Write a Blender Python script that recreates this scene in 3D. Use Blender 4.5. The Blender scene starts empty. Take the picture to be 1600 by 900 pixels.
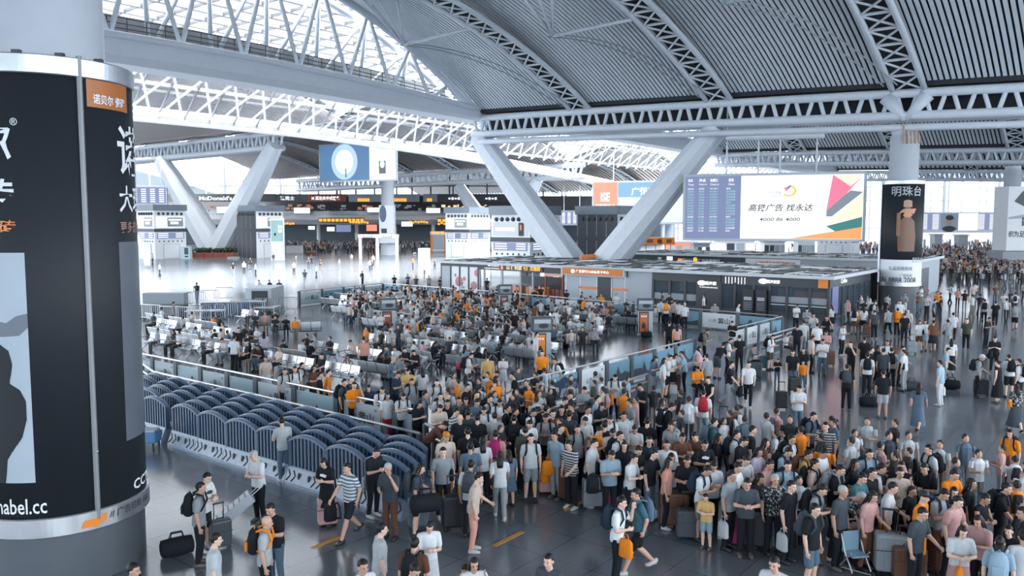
import bpy, bmesh, math, random
from mathutils import Vector, Matrix, Quaternion

R = math.radians
SC = bpy.context.scene
COL = SC.collection
rnd = random.Random(7)

# ---------------------------------------------------------------- camera
FPX, HOR, CAMH = 1270.0, 345.0, 6.9
PITCH = math.atan((450 - HOR) / FPX)
cd = bpy.data.cameras.new('camera')
cd.lens = FPX / 1600 * 36
cd.sensor_width = 36
cd.clip_end = 2000
cam = bpy.data.objects.new('camera', cd)
COL.objects.link(cam)
cam.location = (0, 0, CAMH)
cam.rotation_euler = (R(90) - PITCH, 0, 0)
SC.camera = cam

# ---------------------------------------------------------------- world and exposure
w = bpy.data.worlds.new('world')
SC.world = w
w.use_nodes = True
nt = w.node_tree
bg = nt.nodes['Background']
tc = nt.nodes.new('ShaderNodeTexCoord')
sp = nt.nodes.new('ShaderNodeSeparateXYZ')
rp = nt.nodes.new('ShaderNodeValToRGB')
nt.links.new(tc.outputs['Generated'], sp.inputs[0])
nt.links.new(sp.outputs['Z'], rp.inputs['Fac'])
rp.color_ramp.elements[0].position = 0.0
rp.color_ramp.elements[0].color = (0.62, 0.70, 0.78, 1)
rp.color_ramp.elements[1].position = 0.35
rp.color_ramp.elements[1].color = (0.90, 0.95, 1.0, 1)
nt.links.new(rp.outputs['Color'], bg.inputs['Color'])
bg.inputs['Strength'].default_value = 5.0
SC.view_settings.view_transform = 'Standard'
SC.view_settings.look = 'None'
SC.view_settings.gamma = 1.0
SC.view_settings.use_curve_mapping = False
SC.view_settings.exposure = 0.25
cy = SC.cycles
cy.max_bounces = 7
cy.diffuse_bounces = 4
cy.glossy_bounces = 3
cy.transmission_bounces = 4
cy.transparent_max_bounces = 12
cy.sample_clamp_indirect = 6
cy.caustics_reflective = False
cy.caustics_refractive = False

# daylight falling through the long skylight
sd = bpy.data.lights.new('daylight', 'SUN')
sd.energy = 34.0
sd.angle = R(35)
sd.color = (1.0, 0.98, 0.96)
so = bpy.data.objects.new('daylight', sd)
COL.objects.link(so)
so.rotation_euler = Vector((-0.30, 0.16, -1.0)).to_track_quat('-Z', 'Y').to_euler()

# ---------------------------------------------------------------- frames
AX = Vector((-0.786, 0.619, 0)).normalized()   # along the trusses, away to the left
BX = Vector((0.619, 0.786, 0)).normalized()    # along the skylight, into the hall
C0 = Vector((-4.0, 92.7, 0))


def L(u, v, z=0.0):
    return C0 + AX * u + BX * v + Vector((0, 0, z))


def ray(px, py):
    dx, dy = (px - 800) / FPX, (450 - py) / FPX
    return Vector((dx, math.cos(PITCH) + math.sin(PITCH) * dy, -math.sin(PITCH) + math.cos(PITCH) * dy))


def Wz(px, py, z=0.0):
    """the point at height z that the photograph shows at this pixel"""
    r = ray(px, py)
    t = (z - CAMH) / r.z
    return Vector((r.x * t, r.y * t, z))


def Dy(px, py, Y):
    """the point at distance Y that the photograph shows at this pixel"""
    r = ray(px, py)
    t = Y / r.y
    return Vector((r.x * t, Y, CAMH + r.z * t))


# ---------------------------------------------------------------- materials
MATS = {}


def mat(name, col, rough=0.55, metal=0.0, emit=0.0, spec=0.5, noise=0.0, nscale=8.0, objcol=False, bump=0.0):
    if name in MATS:
        return MATS[name]
    m = bpy.data.materials.new(name)
    m.use_nodes = True
    t = m.node_tree
    b = t.nodes['Principled BSDF']
    c = tuple(col) + (1,) if len(col) == 3 else tuple(col)
    b.inputs['Base Color'].default_value = c
    b.inputs['Roughness'].default_value = rough
    b.inputs['Metallic'].default_value = metal
    b.inputs['Specular IOR Level'].default_value = spec
    src = None
    if objcol:
        oi = t.nodes.new('ShaderNodeObjectInfo')
        src = oi.outputs['Color']
    if noise > 0 or bump > 0:
        tx = t.nodes.new('ShaderNodeTexCoord')
        nz = t.nodes.new('ShaderNodeTexNoise')
        nz.inputs['Scale'].default_value = nscale
        nz.inputs['Detail'].default_value = 5
        t.links.new(tx.outputs['Object'], nz.inputs['Vector'])
        if noise > 0:
            mr = t.nodes.new('ShaderNodeMapRange')
            mr.inputs['To Min'].default_value = 1 - noise
            mr.inputs['To Max'].default_value = 1 + noise
            t.links.new(nz.outputs['Fac'], mr.inputs['Value'])
            mx = t.nodes.new('ShaderNodeVectorMath')
            mx.operation = 'SCALE'
            if src is not None:
                t.links.new(src, mx.inputs[0])
            else:
                mx.inputs[0].default_value = c[:3]
            t.links.new(mr.outputs['Result'], mx.inputs['Scale'])
            src = mx.outputs[0]
        if bump > 0:
            bp = t.nodes.new('ShaderNodeBump')
            bp.inputs['Strength'].default_value = bump
            bp.inputs['Distance'].default_value = 0.02
            t.links.new(nz.outputs['Fac'], bp.inputs['Height'])
            t.links.new(bp.outputs['Normal'], b.inputs['Normal'])
    if src is not None:
        t.links.new(src, b.inputs['Base Color'])
    if emit > 0:
        if src is not None:
            t.links.new(src, b.inputs['Emission Color'])
        else:
            b.inputs['Emission Color'].default_value = c
        b.inputs['Emission Strength'].default_value = emit
        if src is None:
            b.inputs['Base Color'].default_value = (c[0] * 0.15, c[1] * 0.15, c[2] * 0.15, 1)
    MATS[name] = m
    return m


STEEL = mat('white_steel', (0.66, 0.71, 0.77), 0.42, 0.0, noise=0.07, nscale=2.0)
STEEL2 = mat('grey_steel', (0.38, 0.42, 0.47), 0.35, 0.5, noise=0.08, nscale=3.0)
BRUSH = mat('brushed_steel', (0.55, 0.58, 0.62), 0.32, 0.85, noise=0.2, nscale=3.0)
CHROME = mat('polished_steel', (0.50, 0.53, 0.56), 0.38, 0.8)
DARK = mat('dark_metal', (0.045, 0.055, 0.066), 0.45, noise=0.1)
BLACK = mat('black_plastic', (0.015, 0.018, 0.022), 0.4)
SLAT = mat('ceiling_slat', (0.70, 0.76, 0.82), 0.5, noise=0.06, nscale=1.0)
GAP = mat('ceiling_void', (0.02, 0.025, 0.032), 0.8)
WHITE = mat('white_panel', (0.82, 0.84, 0.87), 0.4, noise=0.03)
GREY = mat('grey_panel', (0.30, 0.34, 0.38), 0.45, noise=0.06)
BEIGE = mat('pillar_grey', (0.10, 0.12, 0.14), 0.42, noise=0.08, nscale=3)
ORANGE = mat('orange_panel', (0.85, 0.26, 0.03), 0.45)
INK = mat('dark_ink', (0.03, 0.035, 0.04), 0.6)
PRINTW = mat('white_print', (0.80, 0.84, 0.88), 0.5)
PRINTG = mat('grey_print', (0.42, 0.47, 0.52), 0.5)
PRINTO = mat('orange_print', (0.80, 0.26, 0.08), 0.5)
PRINTR = mat('red_print', (0.65, 0.08, 0.05), 0.5)
POSTK = mat('poster_black', (0.018, 0.023, 0.030), 0.55, noise=0.1, nscale=5, spec=0.3)
GLOWW = mat('lit_white', (0.95, 0.97, 1.0), 0.4, emit=1.1)
GLOWO = mat('lit_orange', (1.0, 0.42, 0.04), 0.4, emit=1.2)
GLOWR = mat('lit_salmon', (1.0, 0.30, 0.20), 0.4, emit=0.9)
GLOWB = mat('lit_lavender', (0.22, 0.27, 0.47), 0.4, emit=0.75)
GLOWT = mat('lit_skyblue', (0.30, 0.55, 0.80), 0.4, emit=0.7)
GLOWD = mat('lit_dusk', (0.10, 0.17, 0.32), 0.4, emit=0.5)
GLOWP = mat('lit_pink', (0.95, 0.18, 0.30), 0.4, emit=1.0)
GLOWC = mat('lit_cream', (1.0, 0.72, 0.42), 0.4, emit=0.9)
GLOWG = mat('lit_teal', (0.05, 0.26, 0.25), 0.4, emit=0.7)
GLOWS = mat('lit_slate', (0.13, 0.17, 0.22), 0.4, emit=0.7)
WOODR = mat('red_brown', (0.22, 0.05, 0.03), 0.5)
LEAF = mat('leaf_green', (0.06, 0.10, 0.06), 0.6, noise=0.3, nscale=9)


def glass(name, tint, op, rough=0.05):
    if name in MATS:
        return MATS[name]
    m = bpy.data.materials.new(name)
    m.use_nodes = True
    t = m.node_tree
    b = t.nodes['Principled BSDF']
    b.inputs['Base Color'].default_value = tuple(tint) + (1,)
    b.inputs['Roughness'].default_value = rough
    out = t.nodes['Material Output']
    tr = t.nodes.new('ShaderNodeBsdfTransparent')
    mx = t.nodes.new('ShaderNodeMixShader')
    mx.inputs['Fac'].default_value = op
    t.links.new(tr.outputs[0], mx.inputs[1])
    t.links.new(b.outputs[0], mx.inputs[2])
    t.links.new(mx.outputs[0], out.inputs['Surface'])
    MATS[name] = m
    return m


SKYGLASS = glass('skylight_glass', (0.85, 0.92, 1.0), 0.12)
FARGLASS = glass('curtain_wall_glass', (0.45, 0.55, 0.65), 0.18)
SHOPGLASS = glass('shop_glass', (0.10, 0.14, 0.18), 0.45)
RAILGLASS = glass('rail_glass', (0.6, 0.7, 0.75), 0.35)


# ---------------------------------------------------------------- mesh builder
class MB:
    def __init__(s):
        s.v, s.f, s.m = [], [], []
        s.mats = []

    def mi(s, m):
        if m is None:
            return 0
        if m not in s.mats:
            s.mats.append(m)
        return s.mats.index(m)

    def add(s, vs, fs, m=None):
        o = len(s.v)
        k = s.mi(m)
        s.v.extend([tuple(p) for p in vs])
        for f in fs:
            s.f.append(tuple(i + o for i in f))
            s.m.append(k)

    def quad(s, a, b, c, d, m=None):
        s.add([a, b, c, d], [(0, 1, 2, 3)], m)

    def poly(s, pts, m=None):
        s.add(pts, [tuple(range(len(pts)))], m)

    def box(s, c, d, m=None, ax=None, bev=0.0):
        """box centre c, full sizes d, axes ax (3 unit vectors)"""
        c = Vector(c)
        X, Y, Z = ax if ax else (Vector((1, 0, 0)), Vector((0, 1, 0)), Vector((0, 0, 1)))
        hx, hy, hz = d[0] / 2, d[1] / 2, d[2] / 2
        if bev <= 0:
            vs = [c + X * (sx * hx) + Y * (sy * hy) + Z * (sz * hz) for sz in (-1, 1) for sy in (-1, 1) for sx in (-1, 1)]
            s.add(vs, [(0, 2, 3, 1), (4, 5, 7, 6), (0, 1, 5, 4), (2, 6, 7, 3), (0, 4, 6, 2), (1, 3, 7, 5)], m)
            return
        bm = bmesh.new()
        bmesh.ops.create_cube(bm, size=1)
        bmesh.ops.scale(bm, vec=d, verts=bm.verts)
        bmesh.ops.bevel(bm, geom=bm.edges, offset=min(bev, min(d) * .49), segments=2, affect='EDGES', profile=0.5)
        vs = [c + X * v.co.x + Y * v.co.y + Z * v.co.z for v in bm.verts]
        bm.verts.index_update()
        s.add(vs, [tuple(v.index for v in f.verts) for f in bm.faces], m)
        bm.free()

    def span(s, a, b, w, h, m=None, up=(0, 0, 1)):
        """rectangular bar from a to b"""
        a, b = Vector(a), Vector(b)
        d = b - a
        if d.length < 1e-6:
            return
        X = d.normalized()
        Y = Vector(up).cross(X)
        if Y.length < 1e-4:
            Y = Vector((1, 0, 0)).cross(X)
        Y.normalize()
        Z = X.cross(Y)
        s.box((a + b) / 2, (d.length, w, h), m, (X, Y, Z))

    def tube(s, pts, r, m=None, n=8, cap=True, radii=None):
        pts = [Vector(p) for p in pts]
        vs, fs = [], []
        ref = None
        for i, p in enumerate(pts):
            t = (pts[min(i + 1, len(pts) - 1)] - pts[max(i - 1, 0)])
            if t.length < 1e-7:
                t = Vector((0, 0, 1))
            t.normalize()
            if ref is None:
                ref = t.cross(Vector((0, 0, 1)))
                if ref.length < 0.05:
                    ref = t.cross(Vector((1, 0, 0)))
                ref.normalize()
            else:
                ref = ref - t * ref.dot(t)
                if ref.length < 1e-5:
                    ref = t.orthogonal()
                ref.normalize()
            q = t.cross(ref)
            rr = radii[i] if radii else r
            for k in range(n):
                a = 2 * math.pi * k / n
                vs.append(p + (ref * math.cos(a) + q * math.sin(a)) * rr)
        for i in range(len(pts) - 1):
            for k in range(n):
                k2 = (k + 1) % n
                fs.append((i * n + k, i * n + k2, (i + 1) * n + k2, (i + 1) * n + k))
        if cap:
            fs.append(tuple(range(n - 1, -1, -1)))
            fs.append(tuple((len(pts) - 1) * n + k for k in range(n)))
        s.add(vs, fs, m)

    def lathe(s, prof, c=(0, 0, 0), m=None, n=32, a0=0.0, a1=None):
        c = Vector(c)
        full = a1 is None
        a1 = 2 * math.pi if full else a1
        vs, fs = [], []
        nn = n if full else n + 1
        for (r, z) in prof:
            for k in range(nn):
                a = a0 + (a1 - a0) * k / n
                vs.append(c + Vector((r * math.cos(a), r * math.sin(a), z)))
        for i in range(len(prof) - 1):
            for k in range(n):
                k2 = (k + 1) % nn
                fs.append((i * nn + k, i * nn + k2, (i + 1) * nn + k2, (i + 1) * nn + k))
        s.add(vs, fs, m)

    def ball(s, c, r, m=None, n=10, h=7, ax=None):
        c = Vector(c)
        r = (r, r, r) if not hasattr(r, '__len__') else r
        X, Y, Z = ax if ax else (Vector((1, 0, 0)), Vector((0, 1, 0)), Vector((0, 0, 1)))
        vs, fs = [c - Z * r[2]], []
        for i in range(1, h):
            ph = -math.pi / 2 + math.pi * i / h
            for k in range(n):
                a = 2 * math.pi * k / n
                vs.append(c + X * (r[0] * math.cos(ph) * math.cos(a)) + Y * (r[1] * math.cos(ph) * math.sin(a)) + Z * (r[2] * math.sin(ph)))
        vs.append(c + Z * r[2])
        for k in range(n):
            fs.append((0, 1 + (k + 1) % n, 1 + k))
            fs.append((len(vs) - 1, 1 + (h - 2) * n + k, 1 + (h - 2) * n + (k + 1) % n))
        for i in range(h - 2):
            for k in range(n):
                k2 = (k + 1) % n
                fs.append((1 + i * n + k, 1 + i * n + k2, 1 + (i + 1) * n + k2, 1 + (i + 1) * n + k))
        s.add(vs, fs, m)

    def mesh(s, name, m=None, smooth=False):
        me = bpy.data.meshes.new(name)
        me.from_pydata([tuple(p) for p in s.v], [], s.f)
        if s.mats:
            for q in s.mats:
                me.materials.append(q)
            me.polygons.foreach_set('material_index', s.m)
        elif m is not None:
            me.materials.append(m)
        if smooth:
            me.polygons.foreach_set('use_smooth', [True] * len(me.polygons))
        me.update()
        return me

    def build(s, name, m=None, parent=None, smooth=False, org=None):
        if org is not None:
            o_ = Vector(org)
            s.v = [tuple(Vector(p) - o_) for p in s.v]
        o = bpy.data.objects.new(name, s.mesh(name, m, smooth))
        COL.objects.link(o)
        if org is not None:
            o.location = org
        if parent is not None:
            o.parent = parent
        return o


def tag(o, label=None, cat=None, group=None, kind=None):
    if label:
        o['label'] = label
    if cat:
        o['category'] = cat
    if group:
        o['group'] = group
    if kind:
        o['kind'] = kind
    return o


def thing(name, label, cat, loc=(0, 0, 0), rz=0.0, group=None):
    o = bpy.data.objects.new(name, None)
    o.empty_display_size = 0.2
    COL.objects.link(o)
    o.location = loc
    o.rotation_euler = (0, 0, rz)
    return tag(o, label, cat, group)


def kids(o):
    return KIDS.get(o.name, [])


KIDS = {}


def copy_tree(o, ch, loc, rz=0.0):
    """copy a thing, its parts and sub-parts; ch maps an object's name to its children"""
    c = o.copy()
    COL.objects.link(c)
    c.location = loc
    c.rotation_euler = (0, 0, rz)
    for p in ch.get(o.name, []):
        d = p.copy()
        COL.objects.link(d)
        d.parent = c
        for g in ch.get(p.name, []):
            e = g.copy()
            COL.objects.link(e)
            e.parent = d
    return c


def childmap():
    d = {}
    for o in COL.objects:
        if o.parent:
            d.setdefault(o.parent.name, []).append(o)
    return d


ORD = ['first', 'second', 'third', 'fourth', 'fifth', 'sixth', 'seventh', 'eighth', 'ninth', 'tenth', 'eleventh', 'twelfth', 'thirteenth',
       'fourteenth', 'fifteenth', 'sixteenth', 'seventeenth', 'eighteenth', 'nineteenth', 'twentieth'] + \
      ['twenty-' + x for x in ('first', 'second', 'third', 'fourth', 'fifth', 'sixth', 'seventh', 'eighth', 'ninth')] + ['thirtieth'] + \
      ['thirty-' + x for x in ('first', 'second', 'third', 'fourth', 'fifth', 'sixth', 'seventh', 'eighth', 'ninth')]

_TXT = {}


def text_mesh(body, ext=0.004, bold=0.0, shear=0.0):
    """(verts, faces, width, height) of the words, lying in XY, lower left at the origin, one unit high"""
    k = (body, ext, bold, shear)
    if k in _TXT:
        return _TXT[k]
    c = bpy.data.curves.new('words', 'FONT')
    c.body = body
    c.size = 1
    c.extrude = ext
    c.offset = bold
    c.shear = shear
    c.resolution_u = 2
    o = bpy.data.objects.new('words', c)
    COL.objects.link(o)
    dg = bpy.context.evaluated_depsgraph_get()
    dg.update()
    me = o.evaluated_get(dg).to_mesh()
    vs = [v.co.copy() for v in me.vertices]
    fs = [tuple(p.vertices) for p in me.polygons]
    o.evaluated_get(dg).to_mesh_clear()
    bpy.data.objects.remove(o)
    bpy.data.curves.remove(c)
    x0 = min(v.x for v in vs)
    x1 = max(v.x for v in vs)
    y0 = min(v.y for v in vs)
    y1 = max(v.y for v in vs)
    vs = [Vector((v.x - x0, v.y - y0, v.z)) for v in vs]
    _TXT[k] = (vs, fs, x1 - x0, y1 - y0)
    return _TXT[k]


def words_on(mb, body, org, X, Y, w=None, h=None, m=None, bold=0.0, shear=0.0, lift=0.006):
    """write on a flat face: org lower left corner, X along the line, Y up; w/h size of the whole line"""
    vs, fs, tw, th = text_mesh(body, 0.0, bold, shear)
    X, Y = Vector(X).normalized(), Vector(Y).normalized()
    N = X.cross(Y)
    sx = (w / tw) if w else (h / th)
    sy = (h / th) if h else sx
    org = Vector(org)
    mb.add([org + X * (v.x * sx) + Y * (v.y * sy) + N * lift for v in vs], fs, m)

# ================================================================ floor
def floor_material():
    m = bpy.data.materials.new('polished_granite')
    m.use_nodes = True
    t = m.node_tree
    b = t.nodes['Principled BSDF']
    geo = t.nodes.new('ShaderNodeNewGeometry')
    mp = t.nodes.new('ShaderNodeMapping')
    mp.inputs['Rotation'].default_value = (0, 0, math.atan2(AX.x, -AX.y) + math.pi)
    ang = math.atan2(BX.y, BX.x)
    mp.inputs['Rotation'].default_value = (0, 0, -ang)
    t.links.new(geo.outputs['Position'], mp.inputs['Vector'])
    br = t.nodes.new('ShaderNodeTexBrick')
    br.offset = 0.0
    br.inputs['Color1'].default_value = (1, 1, 1, 1)
    br.inputs['Color2'].default_value = (0.88, 0.88, 0.88, 1)
    br.inputs['Mortar'].default_value = (0.35, 0.35, 0.35, 1)
    br.inputs['Scale'].default_value = 1.0
    br.inputs['Mortar Size'].default_value = 0.008
    br.inputs['Brick Width'].default_value = 1.2
    br.inputs['Row Height'].default_value = 1.2
    t.links.new(mp.outputs[0], br.inputs['Vector'])
    n1 = t.nodes.new('ShaderNodeTexNoise')
    n1.inputs['Scale'].default_value = 60
    n1.inputs['Detail'].default_value = 4
    t.links.new(geo.outputs['Position'], n1.inputs['Vector'])
    n2 = t.nodes.new('ShaderNodeTexNoise')
    n2.inputs['Scale'].default_value = 0.25
    n2.inputs['Detail'].default_value = 4
    t.links.new(geo.outputs['Position'], n2.inputs['Vector'])
    r1 = t.nodes.new('ShaderNodeMapRange')
    r1.inputs['From Min'].default_value = 0.3
    r1.inputs['From Max'].default_value = 0.7
    r1.inputs['To Min'].default_value = 0.7
    r1.inputs['To Max'].default_value = 1.3
    t.links.new(n1.outputs['Fac'], r1.inputs['Value'])
    v1 = t.nodes.new('ShaderNodeVectorMath')
    v1.operation = 'SCALE'
    t.links.new(br.outputs['Color'], v1.inputs[0])
    t.links.new(r1.outputs[0], v1.inputs['Scale'])
    v2 = t.nodes.new('ShaderNodeVectorMath')
    v2.operation = 'MULTIPLY'
    v2.inputs[1].default_value = (0.145, 0.165, 0.19)
    t.links.new(v1.outputs[0], v2.inputs[0])
    t.links.new(v2.outputs[0], b.inputs['Base Color'])
    r2 = t.nodes.new('ShaderNodeMapRange')
    r2.inputs['To Min'].default_value = 0.12
    r2.inputs['To Max'].default_value = 0.22
    t.links.new(n2.outputs['Fac'], r2.inputs['Value'])
    t.links.new(r2.outputs[0], b.inputs['Roughness'])
    b.inputs['Specular IOR Level'].default_value = 0.6
    b.inputs['IOR'].default_value = 2.0
    bp = t.nodes.new('ShaderNodeBump')
    bp.inputs['Strength'].default_value = 0.04
    bp.inputs['Distance'].default_value = 0.01
    n3 = t.nodes.new('ShaderNodeTexNoise')
    n3.inputs['Scale'].default_value = 3
    t.links.new(geo.outputs['Position'], n3.inputs['Vector'])
    t.links.new(n3.outputs['Fac'], bp.inputs['Height'])
    t.links.new(bp.outputs['Normal'], b.inputs['Normal'])
    return m


mb = MB()
mb.box((-20, 200, -0.25), (620, 560, 0.5))
tag(mb.build('floor', floor_material()), 'grey polished granite tile floor of the station concourse', kind='structure')

# yellow guide dashes set in the floor
mb = MB()
k = 0
for (px, py, ln) in ((510, 848, 0.75), (795, 842, 1.0), (898, 790, 0.8), (1057, 629, 1.3), (1147, 596, 1.6), (1318, 540, 1.6)):
    g = Wz(px, py)
    d = MB()
    d.box((0, 0, 0), (ln, 0.11, 0.012), ax=(BX, -AX, Vector((0, 0, 1))))
    o = d.build('floor_marking', mat('floor_yellow', (0.62, 0.30, 0.06), 0.5))
    o.location = g + Vector((0, 0, 0.007))
    tag(o, 'orange guide line inlaid in the floor, %s away from the tall advertising pillar' % ORD[k], 'floor marking', 'orange guide lines in the floor')
    k += 1


# ================================================================ vaulted roof
def zbase(u):
    """height of the springing line: the roof sinks away from the skylight"""
    return 18.6 - 0.028 * max(0.0, -u) - 0.00012 * max(0.0, -u) ** 2 if u <= 0 else 18.6 - 0.02 * max(0, u - 40)


def zopp(v):
    """springing height of the opposite hall, sinking into the distance"""
    return 22.3 - max(0.0, v - 15) * 0.055


def arch(t):
    return max(0.0, 1 - (1 - t) ** 2)


def vault(name, label, u0, u1, v0, v1, rise, pitch=0.42, nseg=22, lift=0.5, warm=None, edge=0.0, opp=False):
    """slatted barrel ceiling: slats run along v, spaced along u; a dark void above them"""
    mb = MB()
    n = max(2, int(abs(u1 - u0) / pitch))
    vm = (v0 + v1) / 2
    hv = abs(v1 - v0) / 2
    slat = warm or SLAT

    def zz(u, v):
        t = 1 - abs(v - vm) / hv
        e = math.exp(-abs(u - (u0 if abs(u0) < abs(u1) else u1)) / 5.0) * edge
        return (zopp(v) if opp else zbase(u)) + lift + (rise + e) * arch(t)
    st = (u1 - u0) / n
    for i in range(n):
        a = u0 + st * i
        b = a + st * 0.62
        vs, fs = [], []
        for j in range(nseg + 1):
            v = v0 + (v1 - v0) * j / nseg
            z = zz(a, v)
            vs += [L(a, v, z), L(b, v, z), L(b, v, z + 0.10), L(a, v, z + 0.10)]
        for j in range(nseg):
            q = j * 4
            for e in range(4):
                e2 = (e + 1) % 4
                fs.append((q + e, q + e2, q + 4 + e2, q + 4 + e))
        mb.add(vs, fs, slat)
    vs, fs = [], []
    for j in range(nseg + 1):
        v = v0 + (v1 - v0) * j / nseg
        for i in range(9):
            u = u0 + (u1 - u0) * i / 8
            vs.append(L(u, v, zz(u, v) + 0.45))
    for j in range(nseg):
        for i in range(8):
            fs.append((j * 9 + i, j * 9 + i + 1, (j + 1) * 9 + i + 1, (j + 1) * 9 + i))
    mb.add(vs, fs, GAP)
    mb.add([(p.x, p.y, p.z + 0.7) for p in vs], fs, WHITE)  # white outer skin added to read sunlit bright through the skylight
    return tag(mb.build(name), label, kind='structure')


RISE = 8.2
for k_, v_ in enumerate((-65.4, 0.4, 65.4, 130.4)):  # dark strips added to stop daylight leaking between the vaults
    mb = MB()
    us_ = [-0.4 - 110 * i / 20 for i in range(21)]
    for a_, b_ in zip(us_, us_[1:]):
        for (va_, vb_, dz_) in ((-0.7, 0.9, 0.28),):
            za_, zb_ = zbase(a_), zbase(b_)
            mb.quad(L(a_, v_ + va_, za_ + dz_), L(b_, v_ + va_, zb_ + dz_), L(b_, v_ + vb_, zb_ + dz_), L(a_, v_ + vb_, za_ + dz_))
            mb.quad(L(a_, v_ + va_, za_ + dz_), L(b_, v_ + va_, zb_ + dz_), L(b_, v_ + va_, zb_ + 1.3), L(a_, v_ + va_, za_ + 1.3))
            mb.quad(L(a_, v_ + vb_, za_ + dz_), L(b_, v_ + vb_, zb_ + dz_), L(b_, v_ + vb_, zb_ + 1.3), L(a_, v_ + vb_, za_ + 1.3))
            if k_ == 1:
                mb.quad(L(a_, v_ + 1.0, za_ - 1.9), L(b_, v_ + 1.0, zb_ - 1.9), L(b_, v_ + 1.0, zb_ + 0.3), L(a_, v_ + 1.0, za_ + 0.3))  # near-black sheet paints the shade of the void behind the bracing
    tag(mb.build('trim_%d' % (k_ + 1), GAP), 'added dark light-blocking strip above the %s truss line counted from the camera side' % ORD[k_], kind='structure')
vault('ceiling_near', 'slatted silver vault with dark gaps over the near concourse', -0.4, -84, -65, 0, RISE, edge=2.2)
vault('ceiling_behind', 'slatted silver vault continuing over the near side of the concourse', -0.4, -100, -130, -65.8, RISE, pitch=0.9, nseg=14)
vault('ceiling_middle', 'slatted silver vault beyond the main truss', -0.4, -92, 65, 0.8, RISE, pitch=0.5, edge=2.0)
vault('ceiling_far', 'slatted silver vault over the far end of the concourse', -0.4, -110, 130, 65.8, RISE, pitch=0.9, nseg=14)
WARM_LIT = mat('warm_lit_slat', (0.36, 0.33, 0.33), 0.4, noise=0.1, nscale=1.0)  # slats tinted brown to paint in the warm lighting on these vaults
vault('ceiling_end', 'slatted silver vault over the last bay of the concourse', -0.4, -110, 200, 130.8, RISE, pitch=1.2, nseg=12)
vault('ceiling_across', 'slatted vault tinted brownish for warm lighting, beyond the skylight over the opposite hall', 41, 150, -52, 15, 6.5, pitch=0.7, nseg=16, warm=WARM_LIT, opp=True)
vault('ceiling_opposite', 'grey slatted vault over the opposite hall behind the shining board', 41, 150, 78, 15.8, 6.5, pitch=0.9, nseg=16, warm=WARM_LIT, opp=True)
vault('ceiling_distant', 'pale slatted vault at the distant end of the opposite hall', 41, 150, 143, 78.8, 6.5, pitch=1.2, nseg=12, warm=WARM_LIT, opp=True)


def rib(u, v0, v1, rise, label, w=2.3, name='roof_rib', r=0.24, zoff=0.0, steps=16, n=8, opp=False):
    """arched lattice rib hanging under the vault: two tube chords, rungs and crosses, a dark strip painting the shade of the slot above"""
    vm, hv = (v0 + v1) / 2, abs(v1 - v0) / 2
    t = thing(name, label, 'roof rib', L(u, v0, 0), group='arched ribs of the vaults')
    org = L(u, v0, 0)

    def pt(du, v, dz=0.0):
        tt = 1 - abs(v - vm) / hv
        return L(u + du, v, (zopp(v) if opp else zbase(u)) + zoff + (rise - 0.7) * arch(tt) * 1.0 + dz) - org
    vsn = [v0 + (v1 - v0) * j / 26 for j in range(27)]
    for s_ in (-1, 1):
        m_ = MB()
        m_.tube([pt(s_ * w / 2, v) for v in vsn], r, n=n)
        m_.build('chord', STEEL, t, True)
    m_ = MB()
    k = steps * 2
    for j in range(k):
        va, vb = v0 + (v1 - v0) * j / k, v0 + (v1 - v0) * (j + 1) / k
        m_.tube([pt(-w / 2, va), pt(w / 2, va)], 0.11, n=6)
        m_.tube([pt(-w / 2, va), pt(w / 2, vb)], 0.09, n=5)
        m_.tube([pt(w / 2, va, -0.05), pt(-w / 2, vb, -0.05)], 0.09, n=5)
    m_.build('lattice', STEEL, t)
    m_ = MB()
    vs, fs = [], []
    for v in vsn:
        vs += [pt(-w / 2 + 0.1, v, 0.35), pt(w / 2 - 0.1, v, 0.35)]
    for j in range(len(vsn) - 1):
        fs.append((2 * j, 2 * j + 1, 2 * j + 3, 2 * j + 2))
    m_.add(vs, fs)
    m_.build('slot_shade', GAP, t)  # near-black strip stands in for the shaded ceiling slot
    return t


for i, u in enumerate((-14.0, -29.0, -44.8, -60.5)):
    rib(u, 0, -65, RISE, 'white lattice rib under the near vault, %s away from the skylight edge' % ORD[i])
for i, u in enumerate((-14.0, -29.0, -44.8, -60.5, -76)):
    rib(u, 65, 0.8, RISE, 'white lattice rib under the vault beyond the main truss, %s from the skylight' % ORD[i], n=6)
for i, u in enumerate((-14.0, -29.0, -44.8, -60.5, -76, -92)):
    rib(u, 130, 66, RISE, 'white lattice rib of the far vault, %s from the skylight' % ORD[i], n=5, steps=10)
for i, u in enumerate((57, 73, 89, 105, 121)):
    rib(u, 15.8, 78, 6.2, 'white lattice rib of the opposite hall, %s beyond the glazed strip' % ORD[i], n=5, steps=12, opp=True)
for i, u in enumerate((57, 73, 89, 105)):
    rib(u, 78.8, 143, 6.2, 'white lattice rib of the distant opposite vault, %s beyond the glazed strip' % ORD[i], n=5, steps=10, opp=True)


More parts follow.
